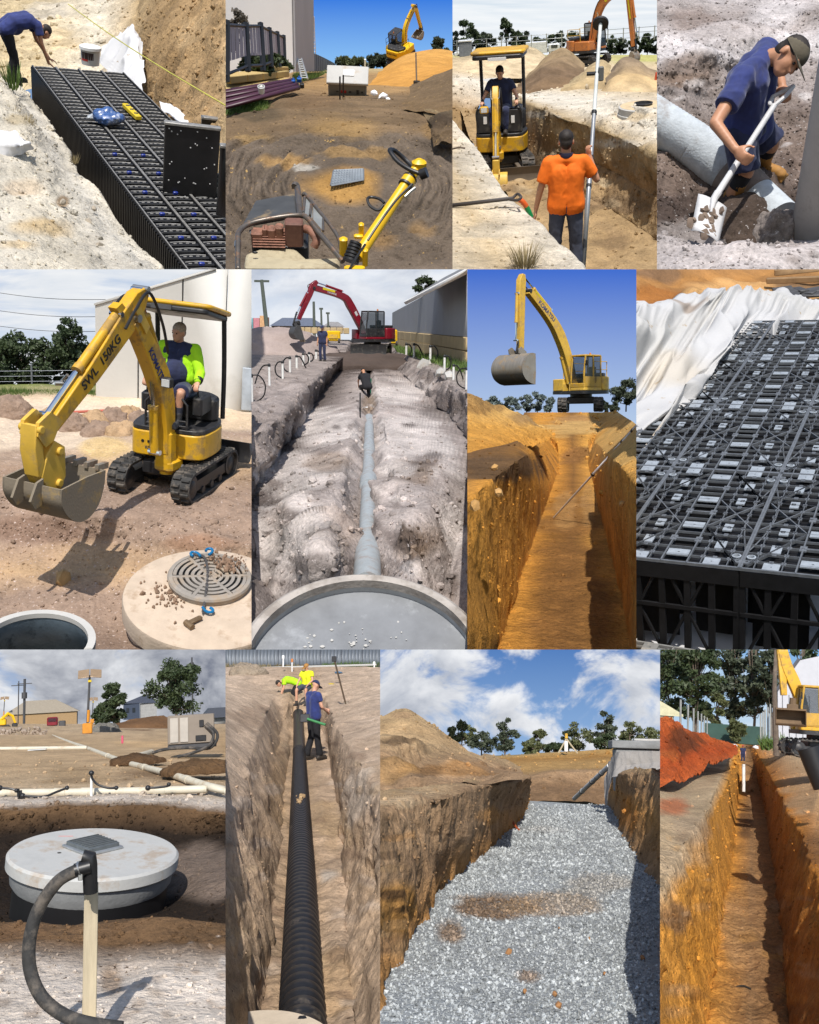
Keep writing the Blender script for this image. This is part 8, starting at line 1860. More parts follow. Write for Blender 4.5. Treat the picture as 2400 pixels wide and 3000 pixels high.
# ------------------------------------------------------------------ man shovelling beside a concrete pipe (row one, fourth)
def build_p4():
 pl=P4;D=pl.D;d0=6.2
 g1,g2,g3,dk,br=pc(186,178,176),pc(156,146,142),pc(206,200,200),pc(86,74,68),pc(132,116,106)
 s4=soil_mat('soil_p4',.5,5.0,40,1.0,speck=pc(200,194,192),samt=.2,sscale=30,dist=.02)
 us=(-150,150,420,700,950,1200,1500)
 def ln(vs,ds):
  vs=vs if isinstance(vs,(list,tuple)) else [vs]*7;ds=ds if isinstance(ds,(list,tuple)) else [ds]*7
  return [D(u,v,d) for u,v,d in zip(us,vs,ds)]
 lines=[ln(2420,5.0),ln((2200,2150,2060,2000,1960,1950,1900),5.35),ln((1950,1930,1960,1980,1960,1930,1850),(5.7,5.75,5.95,6.25,6.3,6.2,6.0)),ln((1800,1800,1830,1850,1850,1800,1700),(6.0,6.15,6.5,6.62,6.62,6.6,6.4)),ln(1600,(6.25,6.45,6.65,6.72,6.75,6.75,6.7)),ln(1350,(6.6,6.75,6.85,6.95,7.0,7.0,7.0)),
             ln(1080,(6.95,7.05,7.1,7.2,7.3,7.3,7.3)),ln((760,760,780,800,800,800,800),(7.1,7.2,7.35,7.5,7.6,7.6,7.6)),ln((560,560,560,560,560,560,560),(7.15,7.2,7.4,7.75,7.9,7.9,7.9)),ln((420,400,430,480,400,380,380),(7.3,7.3,7.4,7.7,8.1,8.2,8.2)),ln((300,280,300,300,280,260,260),(7.7,7.75,7.8,8.0,8.4,8.6,8.6)),ln(120,8.8),ln(-120,9.8)]
 earth(pl,'ground',lines,[g1,g1,g1,dk,dk,br,br,g2,g2,g3,g1,g2,g3],ns=200,nts=[14,16,14,16,20,20,22,16,14,14,16,16],m=s4,seed=41,smooth_t=1,disp=((.55,.075,5),(.15,.045,4),(.05,.016,3)),ridged=((.22,.045,4,(1,1,1)),),colnoise=1.2,
          patches=((250,560,220,130,pc(134,118,108),.8),(150,640,200,60,pc(150,128,112),.6),(180,330,200,60,g3,.7),(300,130,260,90,pc(150,134,126),.7),(950,120,300,120,g3,.8),(150,1500,200,150,pc(120,104,94),.6),(200,1850,260,120,pc(160,152,148),.6),(600,1820,260,90,pc(64,54,48),.8),(1050,1350,130,150,pc(92,78,70),.7),(1100,950,130,150,pc(120,106,98),.7))+blotch(4,60,0,1310,0,2100,110,(pc(108,94,86),pc(216,210,208),pc(134,120,112)),.6))
 scatter(pl,'loose_clods',3200,.0085,s4,3,smax=4,sink=.25)
 # pipe lying in the trench, two lengths
 pm=mat('fibre_pipe',pc(206,214,220),.8,var=.14,scale=6,bump=.25,bscale=22,aniso=(3,3,3),dirt=pc(160,148,140),damt=.25,dscale=5)
 P=[pl.at(u,v,d=d) for u,v,d in ((-220,820,6.78),(300,1150,6.72),(600,1390,6.68),(760,1530,6.6),(1000,1760,6.4))]
 rt=thing(pl,'concrete_pipe','pale grey concrete pipe lying under the shovelling man','pipe',P[0]);Q=[p-P[0] for p in P];R=pl.m(168,6.7)
 ribs=[Q[0].lerp(Q[1],i/40) for i in range(40)]+[Q[1].lerp(Q[2],i/24) for i in range(25)];part(rt,'pipe_length',MB().add(tube(ribs,[R*(1+.018*(i%2)) for i in range(65)],36)),pm);part(rt,'pipe_length',MB().add(tube([Q[3],Q[4]],R*.92,36)),pm)
 part(rt,'joint_wrap',MB().add(tube([Q[2].lerp(Q[1],.12),Q[2].lerp(Q[1],.05),Q[2].lerp(Q[3],.5),Q[3].lerp(Q[4],.2)],[R*1.02,R*1.05,R*1.03,R*.95],36)),mat('joint_dirt',pc(150,136,126),.95,var=.3,scale=8,bump=.6,bscale=20))
 clod(pl,'soil_heap','dark soil heaped over the pipe joint under the boots',pl.at(700,1500,d=6.62)-Vector((0,0,.12)),.30,.20,pc(100,86,78),s4,3)
 clod(pl,'soil_heap','crumbly dark soil heap beside the shovel blade',pl.at(640,1780,d=6.35)-Vector((0,0,.10)),.34,.16,pc(84,72,64),s4,5)
 clod(pl,'soil_heap','grey lump at the foot of the concrete cylinder',pl.at(980,1830,d=6.2)-Vector((0,0,.08)),.17,.20,pc(150,140,134),s4,6)
 # upright concrete cylinder at the right
 a,b=pl.at(1390,1900,d=6.15),pl.at(1660,560,d=5.35);cy=thing(pl,'concrete_cylinder','grey concrete manhole shaft at the right edge','manhole',a)
 part(cy,'shaft',MB().add(cyl((b-a)*-.25,(b-a)*1.5,pl.m(300,6.1),pl.m(300,6.1),64)),mat('shaft_grey',pc(214,212,210),.85,var=.14,scale=2.5,bump=.15,dirt=pc(150,140,132),damt=.3,dscale=2.5),label='smooth grey shaft wall')
 part(cy,'stain_band',MB().add(xf(lathe([(pl.m(301,6.1),0),(pl.m(301.5,6.1),(b-a).length*.22)],40,150,330),basis((b-a)*-.05,Vector((1,0,0)).cross(b-a),(b-a)))),mat('shaft_pale',pc(196,196,194),.85,var=.15))
 # the man, joints placed one by one
 A=lambda u,v,d:pl.at(u,v,d=d)
 look=(A(1230,660,6.0)-A(1110,420,6.1)).normalized()
 pose=dict(pelvis=A(735,1020,6.32),waist=A(745,860,6.22),chest=A(775,620,6.08),neck=A(905,470,6.0),head=A(1075,455,5.92),look=look,
  shR=A(690,640,5.92),shL=A(905,395,6.14),elR=A(480,985,5.85),wrR=A(640,1195,5.78),elL=A(985,585,6.25),wrL=A(1015,690,6.18),
  handR=((A(720,1270,5.74)-A(640,1195,5.78)),(A(600,1290,5.6)-A(640,1195,5.78)),55),handL=((A(1050,760,6.1)-A(1015,690,6.18)),(A(1080,690,6.0)-A(1015,690,6.18)),50),
  hipR=A(670,1060,6.25),hipL=A(810,1010,6.42),knR=A(725,1370,6.36),knL=A(930,1150,6.48),anR=A(610,1560,6.50),anL=A(850,1290,6.68),
  toeR=(A(680,1690,6.42)-A(610,1560,6.5)),toeL=(A(960,1330,6.62)-A(850,1290,6.68)),dnR=(0,0,-1),dnL=(0,0,-1))
 pose={k:(tuple(v) if isinstance(v,Vector) else v) for k,v in pose.items()}
 person(pl,'man in blue shirt and brown cap shovelling beside the pipe',(0,0,0),0,pose,SKINT,NAVYB,NAVY,TANB,hair=HAIRD,cap=mat('cap_brown',pc(104,96,80),.9,var=.2,scale=20,bump=.2),voxel=.0095,sleeves=.62,legs=.48,socks=BLKC)
 # sunglasses on the cap
 # shovel
 g_,bl_=A(985,790,6.02),A(470,1590,5.80);sv=thing(pl,'shovel','white square mouth shovel held by the man','shovel',bl_);d=g_-bl_
 wm=mat('shovel_white',pc(222,222,224),.5,var=.12,scale=14,dirt=pc(170,150,130),damt=.15)
 part(sv,'shaft',MB().add(tube([Vector(),d*.5,d*.93],[.021,.018,.018],12)),wm)
 up=d.normalized();sd=(A(1060,740,6.0)-A(925,810,6.05)).normalized()
 y0=d*.93
 part(sv,'grip',MB().add(tube(smooth_path([y0,y0+up*.05+sd*.05,y0+up*.13+sd*.065],4),.013,8)).add(tube(smooth_path([y0,y0+up*.05-sd*.05,y0+up*.13-sd*.065],4),.013,8)).add(cyl(y0+up*.13+sd*.068,y0+up*.13-sd*.068,.013,n=10)),wm)
 bu,bv=(A(470,1590,5.8)-A(400,1900,5.72)),(A(570,1640,5.78)-A(365,1540,5.8)).normalized()
 L_=bu.length;yv=-bu.normalized();nv=bv.cross(yv).normalized();B=Matrix((bv,yv,nv)).transposed().to_4x4()
 n=9;v=[];f=[]
 for j in range(n):
  for i in range(n):
   x=(i/(n-1)-.5);y=j/(n-1);v.append((x*.19*(1-.06*y),-.01+y*L_*.98,.035*(abs(x)*2)**2.5-.012*y*y+(.02*(1-y)*(1-(x*2)**2))))
 f=[(j*n+i,j*n+i+1,(j+1)*n+i+1,(j+1)*n+i) for j in range(n-1) for i in range(n-1)]
 me=MB().add((v,f),B);bo=part(sv,'blade',me,wm);sm=bo.modifiers.new('thick','SOLIDIFY');sm.thickness=.004
 part(sv,'socket',MB().add(tube([d*.06,Vector(),Vector(yv)*.10],[.024,.022,.010],10)),wm)
 mud=MB()
 for k in range(18):
  g=np.random.default_rng(k);mud.add(rock(.018+g.uniform(0,.016),k%8),B@T(g.normal()*.035,L_*.62+g.normal()*.05,.012))
 part(sv,'mud',mud,mat('mud_grey',pc(140,122,108),.95,var=.3,scale=20),kind='stuff')
BUILD.append(build_p4)
# ------------------------------------------------------------------ roller in a levelled pit, yellow digger on a mound (row one, second)
def build_p2():
 pl=P2;D=pl.D;z0=-4.6
 s2=soil_mat('soil_p2',.40,3.0,30,.8,speck=pc(206,170,110),samt=.12,sscale=14)
 gry,brn,org,dk,tan=pc(116,103,90),pc(132,110,84),pc(204,156,86),pc(78,66,54),pc(176,142,98)
 us=(-150,200,500,800,1100,1400,1900)
 def ln(vs,ds):
  vs=vs if isinstance(vs,(list,tuple)) else [vs]*7;ds=ds if isinstance(ds,(list,tuple)) else [ds]*7
  return [D(u,v,d) for u,v,d in zip(us,vs,ds)]
 dz=lambda v:pl.uvd(pl.at(860,v,z=z0))[2]
 lines=[ln(2350,dz(2350)),ln(2000,dz(2000)),ln(1700,dz(1700)),ln(1450,dz(1450)),ln(1250,dz(1250)),ln((1150,1120,1080,1060,1060,1060,1060),dz(1080)),ln((1060,1030,1000,990,1000,1010,1000),dz(1050)+.1),ln((960,905,880,880,890,900,880),dz(1000)+.6),ln((860,830,790,790,800,810,800),13.4),ln((740,735,720,745,745,740,720),15),ln((690,680,660,660,665,665,650),17.5),ln((620,615,600,605,610,615,600),23),ln((560,560,555,560,565,560,560),32),ln(522,60)]
 def rings(Fp,G):
  u,v=G[:,0],G[:,1];rr=np.hypot((u-930)/1.0,(v-1420)*2.05);w_=np.clip((rr-380)/150,0,1)*np.clip((1500-rr)/400,0,1)*np.clip((v-1020)/60,0,1)
  return w_*(.034*np.sin(rr/24+3*vnoise(np.stack([u/300,v/200,u*0],1),3))+.022*np.sin(rr/11+4*vnoise(np.stack([u/200,v/140,u*0],1),4)))
 earth(pl,'ground',lines,[gry,gry,gry,gry,gry,gry,brn,brn,brn,brn,tan,tan,tan,pc(196,176,130)],ns=230,nts=[12,20,20,20,16,12,16,18,16,12,10,8,6],m=s2,seed=21,smooth_t=1,disp=((.8,.05,5),(.2,.02,4),(.07,.008,2)),ridged=((.5,.03,4,(1,1,1)),),fn=rings,colnoise=1.0,
          patches=((900,1440,330,150,pc(192,148,84),.9),(860,1000,330,110,pc(176,142,92),.7),(420,1240,240,40,pc(190,150,92),.6),(1000,1180,340,40,pc(186,148,90),.5),(1150,1820,200,90,pc(180,142,92),.6),(1480,1750,120,60,pc(176,140,90),.5),(250,880,200,50,pc(96,84,66),.7),(1640,1000,120,90,pc(150,120,80),.6),(180,1060,200,40,pc(176,146,100),.6),(600,1290,120,24,pc(188,182,172),.8),(640,760,200,60,pc(130,104,76),.6)))
 scatter(pl,'loose_clods',900,.009,s2,5,smax=3.5,dref=12,region=lambda u,v:v>640)
 # side banks: dark cut edges
 lb=[[D(-160,1150,11.4),D(100,1080,11.5),D(300,1020,11.9),D(480,960,12.6)],[D(-160,1000,11.6),D(80,960,11.8),D(280,910,12.2),D(440,850,12.9)],[D(-160,960,12.2),D(60,930,12.4),D(250,880,12.9),D(420,820,13.6)],[D(-160,800,13.2),D(60,790,13.6),D(330,770,14.2),D(460,740,15)]]
 earth(pl,'ground',lb,[brn,dk,pc(120,108,72),pc(110,112,66)],ns=110,nts=[16,8,20],m=s2,seed=24,disp=((.4,.09,4),(.1,.04,3)),colnoise=1)
 rb=[[D(1560,1080,10.9),D(1640,1060,10.8),D(1760,1080,10.6),D(1900,1120,10.4)],[D(1570,960,11.3),D(1640,900,11.3),D(1760,890,11.1),D(1900,900,10.9)],[D(1500,870,12.4),D(1620,850,12.0),D(1760,850,11.8),D(1900,850,11.6)]]
 earth(pl,'ground',rb,[brn,dk,pc(150,130,100)],ns=70,nts=[22,12],m=s2,seed=26,disp=((.4,.09,4),(.1,.04,3)),ridged=((.25,.05,3,(1,1,.4)),),colnoise=1)
 g_=[pl.at(-60,1000,d=12.0),pl.at(330,850,d=13.4),pl.at(300,790,d=14.0),pl.at(-60,800,d=13.0)]
 grass_patch(pl,'green grass on the bank below the purple pipes',g_,5200,.09,GRASS,3)
 g_=[pl.at(500,640,d=19),pl.at(700,590,d=22),pl.at(780,550,d=27),pl.at(520,570,d=24)]
 grass_patch(pl,'green grass at the foot of the leaning ladder',g_,1800,.10,GRASS,5)
 sky(pl,sky_mat('sky_p2',rgb((34,112,222)),rgb((152,206,250))),-80,620,130)
 # mounds
 sm=soil_mat('sand_orange',.18,3,30,.5,streak=(3,3,1))
 mo=[[D(u,v,q) for u,v,q in ((1060,640,19),(1250,690,17.5),(1450,640,18),(1725,560,19),(1950,500,20))],[D(u,v,q) for u,v,q in ((1150,590,21),(1280,560,20.5),(1450,520,21),(1700,480,22),(1950,440,23))],[D(u,v,q) for u,v,q in ((1200,530,24),(1330,440,24),(1450,392,24.5),(1600,375,25),(1950,470,26))],[D(u,v,q) for u,v,q in ((1200,540,27),(1330,452,27),(1450,405,27.5),(1600,388,28),(1950,480,29))]]
 earth(pl,'sand_mound',mo,[pc(206,150,76),pc(216,160,84),pc(222,168,92),pc(206,150,76)],ns=110,nts=[20,24,5],m=sm,seed=28,disp=((1.5,.12,4),(.4,.04,3)),colnoise=.5,label='orange sand mound below the yellow digger',cat='sand mound',kind=None)
 mo=[[D(u,v,q) for u,v,q in ((1300,830,13.2),(1500,890,12.2),(1725,930,11.7),(1950,940,11.3))],[D(u,v,q) for u,v,q in ((1400,720,14.4),(1540,690,14),(1725,660,13.6),(1950,620,13.2))],[D(u,v,q) for u,v,q in ((1420,650,15.6),(1560,600,15.4),(1725,530,15.2),(1950,430,15))],[D(u,v,q) for u,v,q in ((1420,665,17),(1560,620,17),(1725,555,17),(1950,460,17))]]
 earth(pl,'soil_mound',mo,[pc(132,108,78),pc(122,102,78),pc(128,108,84),gry],ns=100,nts=[18,22,5],m=s2,seed=30,disp=((1.2,.08,4),(.3,.03,3)),ridged=((.8,.05,3,(1,1,.5)),),colnoise=.7,label='dark brown soil mound at the right seam',cat='soil mound',kind=None)
 # building corner
 wm=mat('tilt_wall',(.9,.9,.9),.85,var=.05,scale=.6,bump=.08);wg=mat('tilt_wall_grey',pc(196,196,200),.85,var=.08,scale=.8,bump=.1)
 dA,dB,dC=18.8,20,24
 A,B,C=pl.at(-160,700,d=dA),pl.at(478,545,d=dB),pl.at(628,540,d=dC);up=Vector((0,-math.sin(rad(18)),math.cos(rad(18))))
 bd=thing(pl,'warehouse','tall white warehouse corner rising past the top edge','building',B)
 def slab(p,q,h,t,m,nm):
  UPZ=Vector((0,.27,.96));n_=(q-p).cross(UPZ).normalized()*t;v=[p,q,q+UPZ*h,p+UPZ*h];v=[x-B for x in v]+[x-B-n_ for x in v]
  return part(bd,nm,MB().add(([tuple(x) for x in v],[(0,1,2,3),(7,6,5,4),(0,4,5,1),(1,5,6,2),(2,6,7,3),(3,7,4,0)])),m,0)
 slab(A,B,7,-.15,wm,'front_panel');slab(B+(C-B)*.005,C,7,-.15,wg,'side_panel')
 bl=mat('blue_stripe',pc(70,130,200),.5)
 part(bd,'downpipe',MB().add(tube([C-B+up*.2,C-B+up*3],.05,6)),bl)
 # scaffold tower behind, leaning ladder
 o=pl.at(660,410,d=30);m_=lambda px:pl.m(px,30);sc=thing(pl,'scaffold_tower','slim white lattice tower beside the warehouse','tower',o,rx=18)
 for x in (-22,22):part(sc,'upright',MB().add(cyl((m_(x),0,0),(m_(x*.8),0,m_(300)),m_(3.5),n=6)),WHT)
 for k in range(9):
  part(sc,'rung',MB().add(cyl((-m_(22),0,m_(20+k*32)),(m_(22),0,m_(20+k*32)),m_(2.2),n=5)),WHT);part(sc,'brace',MB().add(cyl((-m_(21),0,m_(20+k*32)),(m_(21),0,m_(50+k*32)),m_(1.8),n=5)),WHT)
 a,b=pl.at(600,600,d=19.5),pl.at(560,445,d=20.3);la=thing(pl,'ladder','grey ladder leaning on the warehouse side','ladder',a);dv=b-a;sx=Vector((pl.m(22,20),0,0))
 for s in (-1,1):part(la,'rail',MB().add(cyl(sx*s,dv+sx*s*.7,.018,n=6)),GALV)
 for k in range(9):part(la,'rung',MB().add(cyl(dv*(k+.5)/9-sx,dv*(k+.5)/9+sx,.012,n=5)),GALV)
 # fence with infill sheets
 fm=mat('fence_black',(.016,.016,.018),.5);inf=mat('fence_sheet',pc(190,178,184),.8,var=.1)
 tops=[(-60,135),(5,155),(150,172),(262,172),(328,210),(388,240),(437,268)];bots=[(-60,640),(5,622),(170,545),(285,540),(345,510),(405,505),(445,502)]
 ds=[12.2,12.6,14.0,15.2,16.2,17.2,18]
 f0=pl.at(5,622,d=12.6);fe=thing(pl,'steel_fence','black steel fence with grey infill on the block wall','fence',f0);pb=[];pt_=[]
 for k,((ut,vt),(ub,vb),dd) in enumerate(zip(tops,bots,ds)):
  p,q=pl.at(ub,vb,d=dd),pl.at(ut,vt,d=dd-.1);pb.append(p);pt_.append(q);part(fe,'post',MB().add(cyl(p-f0,q-f0,.045,n=4)),fm)
  if k:
   a0,b0,a1,b1=pb[-2]-f0,pt_[-2]-f0,p-f0,q-f0
   part(fe,'top_rail',MB().add(cyl(a0.lerp(b0,.93),a1.lerp(b1,.93),.022,n=4)),fm);part(fe,'bottom_rail',MB().add(cyl(a0.lerp(b0,.12),a1.lerp(b1,.12),.022,n=4)),fm)
   for j in range(5):
    t0,t1=j/5+.01,(j+1)/5-.01;back=Vector((0,.06,0));v=[a0.lerp(a1,t0).lerp(b0.lerp(b1,t0),.30)+back,a0.lerp(a1,t1).lerp(b0.lerp(b1,t1),.30)+back,a0.lerp(a1,t1).lerp(b0.lerp(b1,t1),.92)+back,a0.lerp(a1,t0).lerp(b0.lerp(b1,t0),.92)+back];v += [x+Vector((0,.012,0)) for x in v]
    part(fe,'infill_board',MB().add(([tuple(x) for x in v],[(0,1,2,3),(7,6,5,4),(0,4,5,1),(1,5,6,2),(2,6,7,3),(3,7,4,0)])),inf,0)
 # far fence along the site
 fa,fb=pl.at(640,545,d=26),pl.at(830,535,d=60);ff=thing(pl,'mesh_fence','dark mesh fence receding behind the warehouse','fence',fa)
 for k in range(14):
  t=k/13;u=640+190*t**.8;dd=26+34*t;p=pl.at(u,545-8*t,d=dd);q=pl.at(u,400+85*t,d=dd);part(ff,'post',MB().add(cyl(p-fa,q-fa,.035,n=4)),fm)
  if k:part(ff,'mesh_panel',MB().add(([tuple(p0-fa),tuple(p-fa),tuple(q-fa),tuple(q0-fa),tuple(p0-fa+Vector((.02,.02,0))),tuple(p-fa+Vector((.02,.02,0))),tuple(q-fa+Vector((.02,.02,0))),tuple(q0-fa+Vector((.02,.02,0)))],[(0,1,2,3),(7,6,5,4)])),glass_mat('mesh_infill',(.06,.09,.13),.6,.8),0)
  p0,q0=p,q
 # limestone block wall, stepped
 lm=mat('limestone_buff',pc(206,178,116),.9,var=.14,scale=3,bump=.3,bscale=14)
 def course(lab,pa,pb,n_,hgt,da,db,dep=.35):
  a,b=pl.at(*pa,d=da),pl.at(*pb,d=db);r_=thing(pl,'block_wall',lab,'wall',a);dv=b-a;h=pl.m(hgt,da)
  for k in range(n_):
   p,q=dv*(k/n_+.004),dv*((k+1)/n_-.004);nn=Vector((-dv.y,dv.x,0)).normalized()*dep;hh=h*(1+(db/da-1)*0)
   v=[p,q,q+nn,p+nn];v=v+[x+up*hh for x in v];part(r_,'block',MB().add(([tuple(x) for x in v],[(3,2,1,0),(4,5,6,7),(0,1,5,4),(1,2,6,5),(2,3,7,6),(3,0,4,7)])),lm,0,bevel=.012)
 course('lowest buff limestone course behind the purple pipes',(-160,760),(490,640),6,66,13.2,17.5);course('middle buff limestone course under the fence',(38,640),(486,585),4,66,14.2,17.8);course('top buff limestone block at the warehouse corner',(300,552),(480,546),2,46,16.4,17.9)
 tree(pl,'gum_tree','grey feathery gum growing against the black fence',pl.at(10,500,d=16.2),pl.m(420,16.2),pl.m(260,16.2),leaf_mat('leaf_brown',(.10,.085,.07),(.25,.22,.18)),BARK,21,n=2600,leaf=.035,trunk_h=.3,clumps=26,rx=16)
 for k,(u,v,h,w,dd) in enumerate(((250,560,110,330,16.5),(400,520,80,160,18))):tree(pl,'hedge_bush',('dark hedge behind the black fence','dark hedge end by the warehouse corner')[k],pl.at(u,v,d=dd),pl.m(h,dd),pl.m(w,dd),LEAF1,BARK,25+k,n=2500,leaf=.05,trunk_h=.02,clumps=20,rx=16,cat='hedge')
 for k,(u,v,h,w) in enumerate(((880,535,95,110),(940,535,110,130),(1010,535,80,110),(1150,520,105,120),(1200,510,90,90),(1590,410,110,110),(1670,425,40,40))):
  tree(pl,'bare_bush' if k==0 else 'gum_tree',('bare grey shrub at the far fence end','rounded bush in the middle distance','low bush before the white post','grey gum behind the mound foot','small gum beside the digger','gum crown right behind the digger bucket','tiny tree top on the orange mound')[k],pl.at(u,v,d=62),pl.m(h,62),pl.m(w,62),LEAF3 if k in (0,3,4,5) else LEAF2,BARK,30+k,n=700 if k==0 else 1500,leaf=.16,trunk_h=.2,clumps=14,group='far trees behind the levelled pit',rx=16)
 solo(pl,'white_post',MB().add(cyl((0,0,0),tuple(up*pl.m(90,55)),pl.m(7,55),n=8)),WHT,'white post between the far bushes and the mound','post',pl.at(1058,532,d=55))
 # purple pipes in a stack
 a0,b0=pl.at(-200,815,d=11.6),pl.at(520,650,d=15.2)
 for k,(ua,va,ub,vb) in enumerate(((-200,865,545,668),(-200,820,535,648),(-200,775,520,630),(-200,735,505,612))):
  a,b=pl.at(ua,va,d=11.4+.1*k),pl.at(ub,vb,d=15+.15*k);r_=thing(pl,'purple_pipe','long dark purple pipe, %s in the stack on the grass'%('lowest','second up','third up','topmost')[k],'pipe',a,group='dark purple pipes in a stack')
  part(r_,'barrel',MB().add(cyl((0,0,0),b-a,pl.m(20,13),n=18)),PURP);part(r_,'end_cap',MB().add(cyl((b-a)*.998,(b-a)*1.012,pl.m(21,13),n=18)),BLUP if k==3 else BLK)
  part(r_,'stripe',MB().add(cyl((0,-pl.m(17,13),pl.m(11,13)),(b-a)+Vector((0,-pl.m(17,13),pl.m(11,13))),pl.m(3,13),n=5)),mat('pipe_stripe',pc(140,64,80),.5))
 o=pl.at(272,705,d=12.9);m_=lambda px:pl.m(px,12.9);bk=thing(pl,'plastic_bucket','white plastic bucket sitting on the purple pipes','bucket',o,rx=14);part(bk,'body',MB().add(lathe([(0,0),(m_(23),0),(m_(28),m_(52)),(m_(25),m_(52))],20)),WHT);part(bk,'handle',MB().add(tube([(m_(28)*math.cos(t),-m_(6),m_(48)+m_(10)*math.sin(t)) for t in np.linspace(0,math.pi,9)],m_(1.5),5)),STL)
 for k,(u,v,cm,lab) in enumerate(((515,640,mat('bright_blue',pc(30,110,210),.4),'bright blue cap on the pipe end'),(560,625,mat('bright_blue',None),'blue jerry can behind the pipe ends'),(580,668,BLK,'black crate beside the pipe ends'))):
  o=pl.at(u,v,d=15.2);m_=lambda px:pl.m(px,15.2);r_=thing(pl,'jerry_can',lab,'can',o,rx=14);part(r_,'body',MB().add(bevbox(m_(34 if k else 26),m_(26),m_(40),(0,0,m_(18)),m_(6))),cm);part(r_,'handle',MB().add(tube([(-m_(8),0,m_(38)),(-m_(6),0,m_(48)),(m_(6),0,m_(48)),(m_(8),0,m_(38))],m_(3),6)),cm)
 # concrete pit box
 o=pl.at(925,725,d=15.5);m_=lambda px:pl.m(px,15.5);pt=thing(pl,'concrete_pit','grey concrete pit with overhanging lid in the dug soil','pit',o,rx=23,rz=-2)
 part(pt,'body',MB().add(bevbox(m_(290),m_(160),m_(120),(0,m_(80),m_(44)),m_(8))),CONCG);part(pt,'lid',MB().add(bevbox(m_(312),m_(180),m_(24),(0,m_(80),m_(112)),m_(4))),CONCL);part(pt,'hatch',MB().add(bevbox(m_(80),m_(60),m_(10),(m_(10),m_(90),m_(128)),m_(2))),WHT)
 part(pt,'red_mark',MB().add(box(m_(44),m_(2),m_(24),(-m_(30),-m_(1.2),m_(34)))),mat('red_mark',pc(210,60,60),.7))
 for x,w_,h_ in ((20,20,16),(-76,20,10),(78,18,40),(112,14,14)):part(pt,'knockout',MB().add(bevbox(m_(w_),m_(3),m_(h_),(m_(x),-m_(1),m_(34)),m_(1))),DGREY)
 for k,(u,vb,vt) in enumerate(((868,778,556),(893,742,548))):
  o=pl.at(u,vb,d=13.9+.5*k);solo(pl,'steel_post',MB().add(cyl((0,0,-.1),tuple(up*pl.m(vb-vt,13.9+.5*k)),pl.m(6,14),n=8)),BLK,('nearer thin black post in front of the pit','farther thin black post in front of the pit')[k],'post',o)
 for k,(u,v,r) in enumerate(((1130,705,34),(1195,735,42),(1235,755,22))):solo(pl,'white_bag',MB().add(rock(pl.m(r,14.2),k+1),SCL(1.1,.8,.75)),FABW,('upper white bag beside the pit','largest white bag beside the pit','small white bag end beside the pit')[k],'bag',pl.at(u,v,d=14.2),smooth=60)
 # lath stake on mound
 a,b=pl.at(1452,635,d=17.2),pl.at(1446,405,d=17.6);r_=thing(pl,'shovel','long handled shovel standing on the orange mound','shovel',a);part(r_,'handle',MB().add(cyl((0,0,0),b-a,.014,n=6)),mat('old_handle',pc(96,78,60),.7));part(r_,'blade',MB().add(bevbox(.12,.02,.16,(0,0,-.03),.01)),DGREY)
 # grate
 q=[pl.at(u,v,z=z0+.10) for u,v in ((800,1412),(1045,1368),(1045,1290),(822,1300))];gr=thing(pl,'drain_grate','galvanised drain grate set in the levelled soil','grate',q[0]);q=[x-q[0] for x in q]
 gm_=mat('grate_zinc',pc(150,158,166),.5,.4,var=.2)
 for k in range(12):
  t=k/11;part(gr,'bar',MB().add(cyl(q[0].lerp(q[1],t),q[3].lerp(q[2],t),.012,n=4)),gm_)
 for k in range(7):
  t=k/6;part(gr,'cross_bar',MB().add(cyl(q[0].lerp(q[3],t),q[1].lerp(q[2],t),.014,n=4)),gm_)
 # far digger
 d0=27;loc=pl.at(1335,470,d=d0);scl=pl.m(225,d0)/2.9
 digger(pl,'excavator','bright yellow digger on top of the orange mound',loc,-38,YELBR,[(.55,1.35),(.72,2.1),(1.05,2.85),(1.6,3.4),(2.75,4.1)],[.34,.42,.46,.40,.30],[(2.4,4.4),(2.75,4.15),(3.0,3.7),(3.5,1.7)],[.2,.34,.32,.2],(3.5,1.6,-70,.9,.8),track_rz=20,scale=scl,rx=14,rails=BLK,rams=(((.8,1.4),(1.1,2.7),.09,.1),((1.5,3.6),(2.55,4.35),.08,0)),text=('SUMITOMO',.2,(1.95,3.58),32,mat('black_decal',(.01,.01,.01),.5)),text2=('SUMITOMO',.22,mat('black_decal',None)))
 roller(pl,z0)
